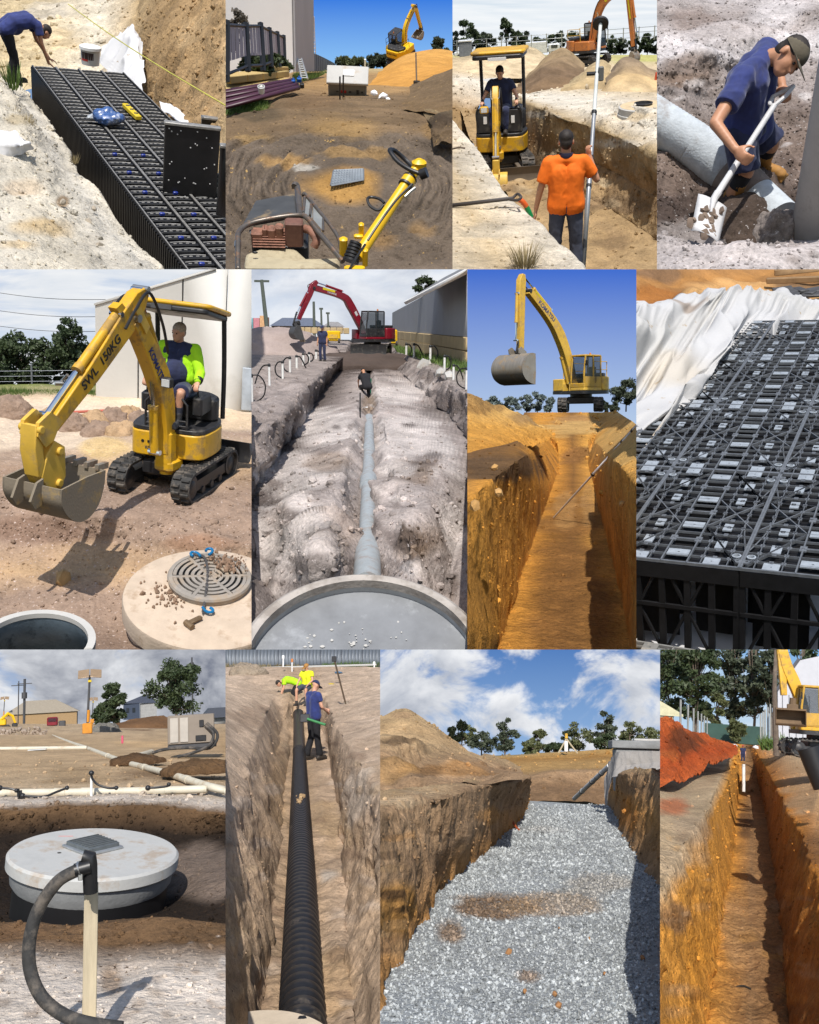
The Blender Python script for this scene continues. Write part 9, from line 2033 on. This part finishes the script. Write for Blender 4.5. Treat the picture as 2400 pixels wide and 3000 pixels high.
def roller(pl,z0):
 """walk-behind roller seen from above: tan drum cover, engine, tube frame with black lid, yellow steering pole"""
 dd=7.7;o=pl.at(480,2080,d=dd);m_=lambda px:pl.m(px,dd)
 rt=thing(pl,'trench_roller','worn walk behind roller with black cover and yellow steering pole','roller',o)
 A=lambda u,v,d=dd:pl.at(u,v,d=d)-o
 tanm=mat('hood_tan',pc(198,186,156),.6,var=.2,scale=5,dirt=pc(150,132,104),damt=.4,dscale=4);rust=mat('engine_rust',pc(160,112,92),.7,var=.3,scale=14,dirt=pc(96,72,60),damt=.35,dscale=10);tub=mat('frame_tube',pc(128,120,112),.4,.6,var=.2,scale=10,dirt=pc(160,112,74),damt=.35,dscale=8);lidm=mat('cover_black',pc(74,76,78),.6,var=.25,scale=5,dirt=pc(176,150,110),damt=.18,dscale=4)
 # tan hood (cut by the lower edge)
 hp=[A(120,2120,7.45),A(150,1930,7.75),A(260,1890,7.85),A(520,1880,7.9),A(610,1960,7.85),A(870,1960,7.8),A(880,2120,7.4)]
 lo=[p+Vector((0,.0,-.45)) for p in hp];n=len(hp)
 me=MB().add(([tuple(p) for p in hp]+[tuple(p) for p in lo],[tuple(range(n))]+[(i,n+i,n+(i+1)%n,(i+1)%n) for i in range(n)]))
 part(rt,'drum_hood',me,tanm,20,bevel=.025)
 part(rt,'hood_hole',MB().add(ball(tuple(A(222,1922,7.66)),(m_(22),m_(10),m_(10)),12,6)),BLKP)
 # engine block behind
 eb=MB().add(bevbox(m_(440),m_(300),m_(220),tuple(A(420,1880,8.15)+Vector((0,0,-.02))),.02));part(rt,'engine_bay',eb,BLK)
 for k,(u,v,w,h) in enumerate(((240,1810,90,120),(350,1800,60,160),(410,1790,60,170),(300,1790,40,150))):part(rt,'engine_part',MB().add(bevbox(m_(w),m_(90),m_(h),tuple(A(u,v,7.86)),.012)),rust)
 for k in range(7):part(rt,'cooling_fin',MB().add(bevbox(m_(250),m_(60),m_(7),tuple(A(330,1750+k*20,7.84)),.002)),rust)
 part(rt,'muffler_box',MB().add(bevbox(m_(140),m_(110),m_(200),tuple(A(520,1770,7.84)),.012)),mat('muffler_brown',pc(122,84,72),.7,var=.2,scale=30));part(rt,'exhaust',MB().add(tube(smooth_path([A(600,1740,7.85),A(650,1760,7.8),A(690,1830,7.78),A(670,1880,7.8)],4),m_(32),12)),rust)
 part(rt,'air_filter',MB().add(cyl(A(190,1790,7.9),A(250,1770,7.9),m_(40),n=16)),DGREY)
 # black cover plate on the roll frame
 cv=[A(120,1715,7.95),A(540,1640,8.0),A(525,1470,8.55),A(225,1525,8.5)];th=Vector((0,-.01,-.02));nrm=(cv[1]-cv[0]).cross(cv[3]-cv[0]).normalized()
 part(rt,'cover_plate',MB().add(([tuple(p) for p in cv]+[tuple(p-nrm*.025) for p in cv],[(0,1,2,3),(7,6,5,4),(0,4,5,1),(1,5,6,2),(2,6,7,3),(3,7,4,0)])),lidm,0,bevel=.012)
 part(rt,'cover_strip',MB().add(tube([A(230,1672,7.93),A(350,1650,7.95),A(480,1620,8.0)],m_(8),6)),tub)
 # tube frame
 def tb(pts,r):part(rt,'frame_tube',MB().add(tube(smooth_path([A(*p) for p in pts],6),m_(r),12)),tub)
 tb([(95,2150,7.3),(92,1850,7.6),(105,1760,7.75),(190,1700,7.85),(400,1655,7.9),(560,1640,7.9),(620,1660,7.85),(690,1750,7.75),(800,1880,7.6),(890,1990,7.5)],21)
 tb([(520,1420,8.5),(530,1405,8.52),(545,1440,8.5),(565,1640,8.05)],26);tb([(590,1490,8.45),(605,1480,8.45),(720,1620,8.1),(850,1800,7.85),(885,1960,7.6)],14);tb([(600,1500,8.4),(590,1620,8.05)],12);tb([(650,1540,8.3),(640,1640,8.0)],10);tb([(740,1660,8.05),(740,1760,7.8)],10)
 gp=[A(600,1500,8.42),A(655,1545,8.3),A(660,1660,8.0),A(585,1620,8.04)];part(rt,'side_plate',MB().add(([tuple(p) for p in gp],[(0,1,2,3)])),mat('plate_grey',pc(160,164,164),.5,.3),0);gp=[A(665,1560,8.25),A(740,1650,8.05),A(742,1760,7.82),A(665,1670,7.98)];part(rt,'side_plate',MB().add(([tuple(p) for p in gp],[(0,1,2,3)])),mat('plate_grey',None),0)
 part(rt,'joint',MB().add(cyl(A(90,1880,7.6),A(92,1840,7.62),m_(26),n=12)),STL)
 # steering pole
 a,b=A(1000,1960,7.45),A(1440,1300,7.7)
 part(rt,'steering_pole',MB().add(tube([a,a.lerp(b,.5),b],[m_(48),m_(44),m_(42)],18)),YELBR);part(rt,'pole_collar',MB().add(cyl(a.lerp(b,.84),a.lerp(b,.90),m_(56),n=18)),YELBR);part(rt,'pole_clamp',MB().add(cyl(a.lerp(b,.82),a.lerp(b,.84),m_(58),n=18)).add(cyl(a.lerp(b,.90),a.lerp(b,.915),m_(58),n=18)),BLK)
 part(rt,'control_head',MB().add(bevbox(m_(110),m_(90),m_(90),tuple(A(1470,1255,7.7)),.025)),YELBR);part(rt,'control_knob',MB().add(cyl(A(1480,1330,7.62),A(1530,1310,7.6),m_(40),n=14)),BLKP)
 hl=smooth_path([A(1500,1330,7.6),A(1400,1290,7.62),A(1310,1230,7.66),A(1255,1160,7.7),A(1250,1140,7.74),A(1290,1150,7.8),A(1370,1220,7.84),A(1440,1290,7.8)],5);part(rt,'handle_loop',MB().add(tube(hl,m_(17),10)),BLKP)
 tg=smooth_path([A(1200,1560,7.6),A(1160,1600,7.6),A(1100,1570,7.62),A(1078,1515,7.64),A(1110,1500,7.66),A(1170,1515,7.64),A(1205,1545,7.62)],4);part(rt,'trigger_guard',MB().add(tube(tg,m_(11),8)),BLKP)
 part(rt,'pole_bracket',MB().add(bevbox(m_(40),m_(50),m_(110),tuple(A(1030,1750,7.5)),.01),Matrix()).add(bevbox(m_(70),m_(40),m_(30),tuple(A(1010,1800,7.5)),.008)),YELBR)
 part(rt,'mount_plate',MB().add(bevbox(m_(60),m_(60),m_(150),tuple(A(895,1880,7.5)),.012)).add(bevbox(m_(40),m_(50),m_(140),tuple(A(1060,1960,7.4)),.01)).add(bevbox(m_(150),m_(60),m_(40),tuple(A(980,2050,7.3)),.01)),YELBR)
 bl=MB()
 for k in range(6):bl.add(cyl(A(950+k*7,1990-k*26,7.42),A(955+k*7,1975-k*26,7.42),m_(62-k*3),n=16))
 part(rt,'rubber_boot',bl,BLKP)
 hose(rt,[A(1080,1830,7.36),A(1180,1680,7.4),A(1300,1520,7.5),A(1420,1400,7.58)],m_(9),BLKP);hose(rt,[A(1060,1860,7.36),A(1000,1950,7.3),A(940,2050,7.25)],m_(9),BLKP)
 part(rt,'spring',MB().add(tube([A(1360,1500,7.56),A(1400,1460,7.58),A(1440,1430,7.6)],m_(12),8)),STL)
BUILD.append(build_p2)
# ------------------------------------------------------------------ mini digger in a trench, man in orange with a staff (row one, third)
def build_p3():
 pl=P3;D,Z=pl.D,pl.Z;zf,zb=-3.7,-2.6
 s3=soil_mat('soil_p3',.40,2.6,30,.9,speck=pc(176,150,112),samt=.15,sscale=18,streak=(4,4,2))
 pale,sand,brn,dk,flr,grey=pc(240,230,212),pc(222,200,164),pc(166,136,100),pc(112,92,70),pc(190,160,118),pc(214,206,192)
 lip=[(1180,2400),(1050,2156),(950,2030),(850,1940),(760,1880),(670,1790),(580,1700),(420,1560),(320,1390),(200,1200),(90,1070),(0,965),(-120,860)]
 left=[[Z(u,v,-2.35) for u,v in ((-400,2500),(-400,2000),(-380,1700),(-350,1400),(-330,1200),(-300,1000),(-280,840))],[Z(u,v,zb+.08) for u,v in [(u*.55-160,v+40) for u,v in lip]],[Z(u,v,zb) for u,v in lip],[Z(u+30,v+70,zb-.9) for u,v in lip]]
 earth(pl,'ground',left,[pale,sand,pale,brn],ns=210,nts=[40,40,12],m=s3,seed=31,disp=((.8,.05,5),(.2,.025,4),(.06,.010,2)),ridged=((.35,.025,4,(1,1,1)),),colnoise=.9,patches=((300,1850,260,80,pc(206,196,178),.6),(450,2030,300,60,sand,.7),(150,1300,160,90,grey,.6),(430,1530,70,60,grey,.8)))
 def L(z,pts):return [Z(u,v,zz) if zz<0 else D(u,v,zz) for zz,(u,v) in zip(z if isinstance(z,list) else [z]*len(pts),pts)]
 main=[L([zf]*6+[24,27],[(900,2700),(760,2156),(620,1850),(450,1600),(330,1460),(230,1280),(120,1060),(60,880)]),L([zf]*6+[24,28],[(1500,2700),(1300,2156),(1050,1800),(850,1620),(640,1480),(480,1330),(300,1080),(160,860)]),
   L([zf+.05]*6+[24,28],[(2200,2500),(1900,2120),(1639,1930),(1350,1740),(1060,1590),(760,1460),(480,1240),(330,950)]),L([-3.2]*6+[23,28],[(2300,2150),(1950,1750),(1650,1580),(1350,1400),(1060,1270),(780,1170),(540,1040),(380,880)]),
   L([-2.62]*6+[22.5,28],[(2400,1750),(1980,1400),(1660,1260),(1350,1110),(1060,1000),(800,910),(580,830),(420,800)]),L([-2.5]*5+[20,24,29],[(2500,1400),(2000,1180),(1700,1080),(1400,980),(1150,910),(900,850),(700,800),(480,770)]),
   L([-2.3]*4+[19,23,27,32],[(2500,1150),(2050,980),(1760,900),(1450,850),(1200,810),(950,780),(750,760),(500,740)]),L([20,22,24,26,28,30,33,38],[(2500,820),(2050,780),(1760,740),(1450,720),(1200,700),(950,690),(750,680),(500,660)])]
 earth(pl,'ground',main,[flr,flr,flr,brn,pc(186,162,124),pale,pale,sand],ns=240,nts=[20,24,30,34,14,14,10],m=s3,seed=33,disp=((.8,.09,5),(.22,.045,4),(.07,.018,2)),ridged=((.4,.06,4,(1,1,.6)),),colnoise=1.0,
          patches=((800,1300,300,110,dk,.7),(1400,1650,300,70,pc(140,116,90),.7),(1300,1150,300,60,grey,.7),(1450,940,240,60,sand,.8),(1000,1080,250,60,pc(196,168,124),.6),(1250,1950,300,150,pc(196,164,120),.8),(700,920,130,40,grey,.6))+blotch(3,50,300,1639,850,2000,120,(pc(130,106,80),pc(220,200,166),pc(150,126,96)),.6))
 lw=[L([26]*4,[(-200,1100),(0,1080),(130,1120),(220,1180)]),L([27]*4,[(-200,900),(0,890),(100,900),(200,900)]),L([28]*4,[(-200,640),(0,640),(150,650),(260,700)]),L([34]*4,[(-200,560),(0,570),(200,590),(400,620)])]
 earth(pl,'ground',lw,[pc(190,160,118),pc(176,144,102),pale,sand],ns=80,nts=[20,20,12],m=s3,seed=35,disp=((1.2,.12,4),(.3,.05,3)),ridged=((.6,.08,3,(1,1,.5)),))
 # mid ground and field
 mg=[L([30]*6,[(-200,760),(200,780),(500,800),(900,760),(1300,800),(1900,820)]),L([42]*6,[(-200,600),(200,590),(500,580),(900,590),(1300,600),(1900,600)]),L([60]*6,[(-200,500),(200,500),(500,505),(900,520),(1300,530),(1900,545)]),L([95]*6,[(-200,440),(200,440),(500,440),(900,440),(1300,440),(1900,440)])]
 earth(pl,'ground',mg,[sand,sand,sand,pc(196,190,130)],ns=90,nts=[14,14,10],m=s3,seed=37,disp=((2,.15,4),),patches=((1500,470,260,40,pc(200,196,120),.9),))
 scatter(pl,'loose_clods',1700,.014,s3,3,smax=4,dref=12)
 sky(pl,sky_mat('sky_p3',rgb((206,222,236)),rgb((240,244,248)),rgb((250,252,253)),rgb((226,234,242)),(1.4,5),.6,.2,1.0,5.0),-80,520,190)
 # spoil mounds
 mm=soil_mat('soil_mound_p3',.30,2.0,24,.7,streak=(2.5,2.5,.8))
 def mound(lab,base,mid,top,cols,seed,da,db):
  b=[[D(u,v,da) for u,v in base],[D(u,v,(da+db)/2) for u,v in mid],[D(u,v,db) for u,v in top],[D(u,v+14,db*1.08) for u,v in top]]
  earth(pl,'spoil_mound',b,cols,ns=100,nts=[18,20,4],m=mm,seed=seed,disp=((1.6,.16,5),(.4,.07,4)),ridged=((.9,.12,4,(1,1,.5)),),colnoise=.9,label=lab,cat='soil mound',kind=None)
 mound('long tan spoil mound behind the canopy roof',[(-200,600),(200,590),(450,620),(650,600),(800,560)],[(-200,540),(150,500),(430,500),(600,480),(760,480)],[(-200,480),(120,460),(340,390),(430,415),(560,372),(650,400),(740,470)],[sand,sand,pc(190,172,140),brn],301,36,42)
 mound('dark brown spoil mound in the middle',[(440,760),(600,770),(850,760),(1080,760)],[(520,690),(650,610),(820,560),(1050,600)],[(560,660),(700,530),(830,420),(880,400),(960,430),(1060,510)],[pc(140,114,86),pc(128,106,84),pc(176,152,118),brn],304,29,34)
 mound('grey tan spoil mound in front of the dark one',[(760,850),(900,880),(1100,880),(1280,840)],[(880,740),(1000,690),(1120,660),(1280,680)],[(920,680),(1040,590),(1140,520),(1190,500),(1250,540)],[pc(150,126,98),pc(206,180,136),pc(196,174,136),sand],307,25,30)
 mound('large tan spoil mound below the orange digger arm',[(1130,870),(1300,890),(1500,880),(1900,870)],[(1200,740),(1350,640),(1520,640),(1900,700)],[(1240,640),(1330,540),(1410,492),(1480,505),(1560,545),(1900,640)],[sand,pc(206,176,130),pc(150,132,112),sand],310,23,27)
 # concrete ring
 o=pl.at(1530,850,d=15.4);m_=lambda px:pl.m(px,15.4);cr=thing(pl,'manhole_ring','pale concrete manhole ring with dark opening at the right seam','concrete ring',o,rx=4);R=m_(195)
 part(cr,'wall',MB().add(lathe([(R*.55,m_(4)),(R-.02,m_(6)),(R,0),(R,-m_(46)),(R+.015,-m_(50)),(R+.015,-m_(105))],56)),CONCL);part(cr,'sand_cover',MB().add(lathe([(R*.36,m_(10)),(R*.7,m_(14)),(R*.94,m_(7))],40)),mat('ring_sand',pc(220,196,158),.95,var=.2,scale=6,bump=.4));part(cr,'frame',MB().add(lathe([(R*.32,m_(8)),(R*.38,m_(26)),(R*.33,m_(28)),(R*.30,m_(4))],32)),BLK);part(cr,'opening',MB().add(lathe([(0,m_(9)),(R*.33,m_(9))],28)),BLKP)
 o=pl.at(330,640,d=30);cr=thing(pl,'manhole_ring','far concrete manhole ring seen through the canopy posts','concrete ring',o);R=pl.m(135,30);part(cr,'wall',MB().add(lathe([(0,0),(R,0),(R,-pl.m(50,30))],40)),CONCL)
 # orange digger far
 d0=46;loc=pl.at(1075,520,d=d0);sc=pl.m(300,d0)/2.78
 wh=mat('white_decal',pc(225,220,210),.5);yl=mat('yellow_decal',pc(235,215,30),.5)
 digger(pl,'excavator','orange digger with arched arm behind the spoil mounds',loc,-128,ORG,[(.55,1.35),(.85,2.6),(1.3,3.7),(2.1,4.35),(3.5,4.95)],[.38,.48,.54,.46,.34],[(3.15,5.3),(3.55,5.0),(3.75,4.3),(4.15,1.1)],[.24,.44,.44,.26],(4.15,.95,-15,.8,.7),track_rz=0,scale=sc,rails=mat('rail_yellow',pc(225,180,60),.5),rams=(((.8,1.4),(1.25,3.4),.09,.14),((1.9,4.7),(3.3,5.25),.09,0),((3.95,4.4),(4.4,2.0),.09,0)),text=('CASE',.40,(2.55,4.55),24,wh),decal=((3.85,3.6,-80,1.5,.10,yl),(1.9,4.15,30,.2,.2,yl)),rx=2)
 # fence, vehicles, trees on the horizon
 o=pl.at(-80,440,d=80);m_=lambda px:pl.m(px,80);fe=thing(pl,'chain_fence','grey chain wire fence along the horizon','fence',o)
 for k in range(16):part(fe,'post',MB().add(cyl((m_(118)*k,0,0),(m_(118)*k,0,m_(98)),m_(4),n=6)),GALV)
 for h in (92,60,25):part(fe,'wire',MB().add(cyl((0,0,m_(h)),(m_(118)*15,0,m_(h)),m_(1.8),n=4)),GALV)
 vw=mat('vehicle_white',pc(232,234,236),.35)
 for k,(u,v,w,h,lab) in enumerate(((372,420,150,46,'white utility car parked beyond the fence'),(120,450,210,55,'white car behind the site toilet'))):
  o=pl.at(u,v,d=86);m_=lambda px:pl.m(px,86);cr=thing(pl,'car',lab,'car',o)
  part(cr,'body',MB().add(bevbox(m_(w),m_(60),m_(h*.55),(0,0,m_(h*.38)),m_(6))),vw);part(cr,'cabin',MB().add(box(m_(w*.55),m_(54),m_(h*.45),(-m_(w*.08),0,m_(h*.85)),.75,.85)),vw);part(cr,'side_glass',MB().add(box(m_(w*.44),m_(2),m_(h*.26),(-m_(w*.08),-m_(26),m_(h*.84)))),GLASS)
  for s in (-1,1):part(cr,'wheel',MB().add(cyl((s*m_(w*.32),-m_(32),m_(9)),(s*m_(w*.32),-m_(22),m_(9)),m_(11),n=12)),RUB)
 o=pl.at(715,440,d=84);m_=lambda px:pl.m(px,84);tr=thing(pl,'box_truck','white box truck parked beyond the spoil mounds','truck',o);part(tr,'box',MB().add(bevbox(m_(170),m_(70),m_(80),(-m_(40),0,m_(58)),m_(3))),vw);part(tr,'cab',MB().add(bevbox(m_(90),m_(66),m_(62),(m_(98),0,m_(46)),m_(8))),vw);part(tr,'side_glass',MB().add(box(m_(50),m_(2),m_(24),(m_(100),-m_(34),m_(58)))),GLASS)
 for x in (-90,90):part(tr,'wheel',MB().add(cyl((m_(x),-m_(38),m_(12)),(m_(x),-m_(26),m_(12)),m_(15),n=12)),RUB)
 o=pl.at(108,460,d=70);m_=lambda px:pl.m(px,70);tl=thing(pl,'site_toilet','grey site container with pale roof by the fence','container',o);part(tl,'body',MB().add(bevbox(m_(100),m_(70),m_(100),(0,0,m_(58)),m_(3))),mat('container_grey',pc(130,136,146),.6));part(tl,'roof',MB().add(bevbox(m_(112),m_(80),m_(12),(0,0,m_(120)),m_(3))),vw)
 for k,(u,h,w) in enumerate(((10,180,110),(118,250,170),(205,160,110),(280,180,150),(430,260,130),(520,170,150),(590,165,120),(690,130,130),(780,150,120),(850,170,130),(960,170,150),(1290,140,130),(1350,120,110),(1470,150,130),(1560,150,150),(1640,140,120))):
  tree(pl,'gum_tree','dark gum on the horizon, %s'%('at the outer seam','tall and round above the container','beside the tall round one','before the bare one','tall with a tufted top','right of the tufted one','above the tan mound','low above the white truck','over the truck cab','beside the orange digger','behind the orange digger','right of the staff','low behind the digger stick','right of the digger arm','in the far field','at the right seam')[k],pl.at(u,440,d=105),pl.m(h,105),pl.m(w,105),LEAF1 if k%3 else LEAF3,BARK,310+k,n=1700,leaf=.17,trunk_h=.12 if k != 4 else .45,clumps=18,group='dark gums along the horizon')
 # mini digger in the trench
 mini_front(pl,zf)
 # man in orange, seen from behind
 base=pl.at(905,2290,d=11.2);k=pl.m(1180,11.2)/1.76
 pose=dict(head=(.0,.02,1.63),look=(.05,1,-.08),shR=(.195,0,1.41),shL=(-.195,0,1.41),elL=(-.29,-.02,1.13),wrL=(-.34,.06,.90),handL=((-.1,.2,-1),(.9,.3,0),30),elR=(.345,.03,1.20),wrR=(.27,.10,1.44),handR=((-.25,.1,.95),(-.6,-.7,0),60),anR=(.13,.02,.09),anL=(-.13,-.02,.09),knR=(.12,.03,.5),knL=(-.12,.03,.5))
 person(pl,'man in orange shirt standing with his back turned, holding a staff',base,3,pose,SKINT,ORGC,GREYC,DKB,hair=HAIRD,voxel=.0105,sleeves=.72,scale=k,legs=1.0,collar=mat('collar_navy',(.02,.02,.05),.8))
 # survey staff
 a,b=pl.at(1040,2230,d=11.0),pl.at(1186,195,d=12.6);st=thing(pl,'survey_staff','tall aluminium survey staff with black clamps held upright','staff',a);dv=b-a;al=mat('aluminium',pc(190,192,194),.4,.6,var=.12,scale=10)
 part(st,'lower_section',MB().add(cyl((0,0,0),dv*.44,pl.m(20,11.2),n=14)),al);part(st,'middle_section',MB().add(cyl(dv*.44,dv*.62,pl.m(16.5,11.6),n=14)),al);part(st,'upper_section',MB().add(cyl(dv*.62,dv,pl.m(15,12.2),n=14)),mat('staff_white',pc(222,226,222),.5))
 for t in (.33,.44,.62):part(st,'clamp',MB().add(cyl(dv*(t-.005),dv*(t+.006),pl.m(23,11.6),n=14)),BLKP)
 part(st,'sensor',MB().add(bevbox(pl.m(44,12),.07,pl.m(110,12),tuple(dv*.79+Vector((.05,-.02,-.02))),.012)),mat('sensor_grey',pc(120,122,120),.5));part(st,'bracket',MB().add(cyl(dv*.785-Vector((.13,0,0)),dv*.785+Vector((.05,0,0)),.024,n=8)),BLKP);part(st,'red_mark',MB().add(cyl(dv*.40,dv*.435,pl.m(21,11.2),n=14)),mat('red_tape',pc(205,85,60),.5))
 part(st,'prism_head',MB().add(cyl(dv,dv*1.008,pl.m(64,12.6),n=20)).add(cyl(dv*1.008,dv*1.022,pl.m(14,12.6),n=12)).add(cyl(dv*1.018,dv*1.024,pl.m(22,12.6),n=12)),BLK)
 # shovel lying on the bank
 a,b=pl.at(-80,1655,z=zb+.15),pl.at(480,1590,z=zb+.16);sh=thing(pl,'shovel','dark shovel lying on the pale bank edge','shovel',a);dv=b-a
 part(sh,'handle',MB().add(tube([Vector(),dv],pl.m(15,11),10)),mat('dark_pipe',(.05,.042,.04),.6));e=[b-a,pl.at(520,1555,z=zb+.2)-a,pl.at(550,1580,z=zb+.2)-a,pl.at(520,1605,z=zb+.17)-a,pl.at(460,1600,z=zb+.16)-a];part(sh,'grip',MB().add(tube(smooth_path(e,4),pl.m(11,11),8)),mat('dark_pipe',None))
 a,b=pl.at(535,1600,z=zb+.12),pl.at(665,1820,z=zb-.2);cn=thing(pl,'conduit','orange and green conduit bending over the bank edge','conduit',a);dv=b-a;bd_=Vector((0,0,.08))
 pts=smooth_path([Vector(),dv*.25+bd_*.6,dv*.5+bd_*.7,dv*.78+bd_*.3,dv],5);h=len(pts)//2;part(cn,'orange_half',MB().add(tube(pts[:h],pl.m(21,11),12)),mat('bright_orange',pc(235,105,35),.45));part(cn,'green_half',MB().add(tube(pts[h-1:],pl.m(21,11),12)),mat('bright_green',pc(20,150,80),.45))
 tuft(pl,'grass_tuft','dry straw coloured grass tuft on the near bank',pl.at(575,2120,z=zb+.1),.22,.18,130,GRASSD,3)
 solo(pl,'twig',MB().add(tube([(0,0,0),(.1,0,.02),(.19,.01,0)],.012,6)),BARK,'short brown twig on the pale bank','twig',pl.at(-5,1195,z=zb+.2))
 solo(pl,'marker_cone',MB().add(cyl((0,0,0),(0,0,pl.m(55,20)),pl.m(14,20),pl.m(8,20),n=12)),mat('cone_orange',pc(240,95,50),.5),'small orange marker at the right seam by the mound','marker',pl.at(1632,640,d=20))
def mini_front(pl,zf):
 """small yellow canopy digger facing the camera, arm reaching forward and down"""
 loc=pl.at(400,1380,z=zf);dd=pl.uvd(loc)[2];sc=pl.m(900,dd)/2.36;rt=thing(pl,'mini_excavator','yellow mini digger with canopy facing out of the trench','excavator',loc,rz=176,scale=sc)
 TM=RZ(14)
 for s in (-1,1):track_parts(rt,s*.44,1.6,.40,.26,TM,RUB,BLK,38,3,frame_m=BLK)
 part(rt,'undercarriage',MB().add(bevbox(.62,.7,.2,(0,0,.3),.03),TM).add(cyl((0,0,.36),(0,0,.47),.28,n=24)),BLK)
 part(rt,'dozer_blade',MB().add(prism([(1.12,.03),(1.20,.02),(1.16,.16),(1.20,.30),(1.12,.29),(1.08,.16)],-.66,.66),TM).add(bevbox(.08,.5,.08,(.22,.85,.24),.01),TM).add(bevbox(.08,.5,.08,(-.22,.85,.24),.01),TM),mat('blade_dark',pc(110,98,84),.7))
 out=[(-.47,.42),(.47,.42),(.53,.0),(.52,-.36),(.28,-.66),(-.28,-.66),(-.52,-.36),(-.53,0)]
 part(rt,'house',MB().add(plan_solid(out,.47,.76,.16,4)),YEL,bevel=.02);part(rt,'deck',MB().add(plan_solid([(x*.985,y*.985) for x,y in out],.761,.82,.16,4)),BLK,bevel=.01)
 for s in (-1,1):part(rt,'front_panel',MB().add(bevbox(.34,.06,.46,(s*.30,.30,1.05),.03)),BLK);part(rt,'console',MB().add(bevbox(.15,.4,.3,(s*.36,.0,1.15),.03)),BLK);part(rt,'joystick',MB().add(cyl((s*.35,.18,1.3),(s*.34,.20,1.42),.012)).add(ball((s*.34,.20,1.44),.026,8,6)),BLKP);part(rt,'grab_rail',MB().add(tube(smooth_path([(s*.42,.34,.84),(s*.46,.36,1.2),(s*.40,.34,1.36)],4),.014,6)),BLK);part(rt,'sticker',MB().add(box(.07,.008,.14,(s*.28,.334,1.08))),WHT)
 part(rt,'seat',MB().add(bevbox(.44,.42,.12,(0,-.05,1.15),.04)).add(bevbox(.42,.12,.5,(0,-.28,1.4),.05)),BLKP);part(rt,'engine_hood',MB().add(plan_solid([(-.46,-.2),(.46,-.2),(.46,-.38),(.25,-.62),(-.25,-.62),(-.46,-.38)],.821,1.2,.12,4)),BLK,bevel=.03)
 for s in (-1,1):part(rt,'canopy_post',MB().add(tube([(s*.43,-.46,.8),(s*.43,-.44,1.5),(s*.43,-.36,2.22)],.035,8)),BLK)
 part(rt,'canopy_roof',MB().add(plan_solid([(-.54,.38),(.54,.38),(.54,-.62),(-.54,-.62)],2.27,2.34,.12,4)),YEL,bevel=.03);part(rt,'canopy_lining',MB().add(plan_solid([(-.50,.41),(.50,.41),(.50,-.58),(-.50,-.58)],2.19,2.269,.10,4)),BLK,bevel=.02);part(rt,'roof_label',MB().add(bevbox(.36,.01,.06,(0,.418,2.20),.003)),WHT)
 BM=T(.02,.42,0)@RZ(4)
 part(rt,'swing_bracket',MB().add(bevbox(.22,.24,.2,(0,.03,.42),.04),BM).add(cyl((0,.06,.3),(0,.06,.82),.07,n=14),BM),YEL)
 part(rt,'boom',MB().add(beam([(.10,.60),(.10,1.0),(.16,1.35),(.34,1.56),(.52,1.60)],[.13,.17,.20,.18,.14],.13),BM),YEL,bevel=.012);part(rt,'stick',MB().add(beam([(.42,1.74),(.54,1.58),(.74,1.0),(.92,.40)],[.12,.20,.17,.12],.12),BM),YEL,bevel=.012)
 ram(rt,(.30,.62),(.30,1.40),.05,YEL,CHR,BM,0,.6,'boom_cylinder');ram(rt,(.62,1.56),(.98,.55),.045,YEL,CHR,BM,0,.55,'bucket_cylinder');part(rt,'work_light',MB().add(bevbox(.17,.10,.13,(.24,.30,1.33),.02),BM),YEL);part(rt,'lamp_lens',MB().add(bevbox(.12,.012,.09,(.24,.357,1.33),.006),BM),mat('lamp_lens',(.7,.72,.72),.1,.2))
 part(rt,'bucket_link',MB().add(bevbox(.14,.10,.3,(0,.96,.36),.02),BM),YEL2)
 bucket_parts(rt,BM@T(0,.95,.24)@RX(-25),.46,.42,YEL2,STLW,0)
 for s in (-1,1):hose(rt,[(s*.05,.2,.9),(s*.10,.14,1.3),(s*.09,.40,1.72),(s*.08,.62,1.56)],.015,BLKP,BM)
 pose=dict(pelvis=(0,-.12,1.28),waist=(0,-.10,1.43),chest=(0,-.07,1.62),neck=(0,-.05,1.79),head=(0,.02,1.92),look=(0,.9,-.42),shR=(.19,-.06,1.72),shL=(-.19,-.06,1.72),elR=(.33,.02,1.48),elL=(-.33,.02,1.48),wrR=(.35,.18,1.42),wrL=(-.35,.18,1.42),handR=((0,.8,-.3),(0,.3,.9),45),handL=((0,.8,-.3),(0,.3,.9),45),hipR=(.1,-.08,1.25),hipL=(-.1,-.08,1.25),knR=(.14,.30,1.24),knL=(-.14,.30,1.24),anR=(.13,.28,.90),anL=(-.13,.28,.90))
 person(pl,'operator in navy shirt seated in the trench mini digger',loc,176,pose,SKIN,NAVY,NAVY,DKB,hair=HAIRD,voxel=.016,scale=sc)
BUILD.append(build_p3)
PL=dict(build_p1=P1,build_p2=P2,build_p3=P3,build_p4=P4,build_p5=P5,build_p6=P6,build_p7=P7,build_p8=P8,build_p9=P9,build_p10=P10,build_p11=P11,build_p12=P12)
for _f in BUILD:
 if not ONLY or _f.__name__ in ONLY:
  CUR[0]=PL[_f.__name__].size;_f()
bpy.data.scenes.remove(TMP)
cut_places()
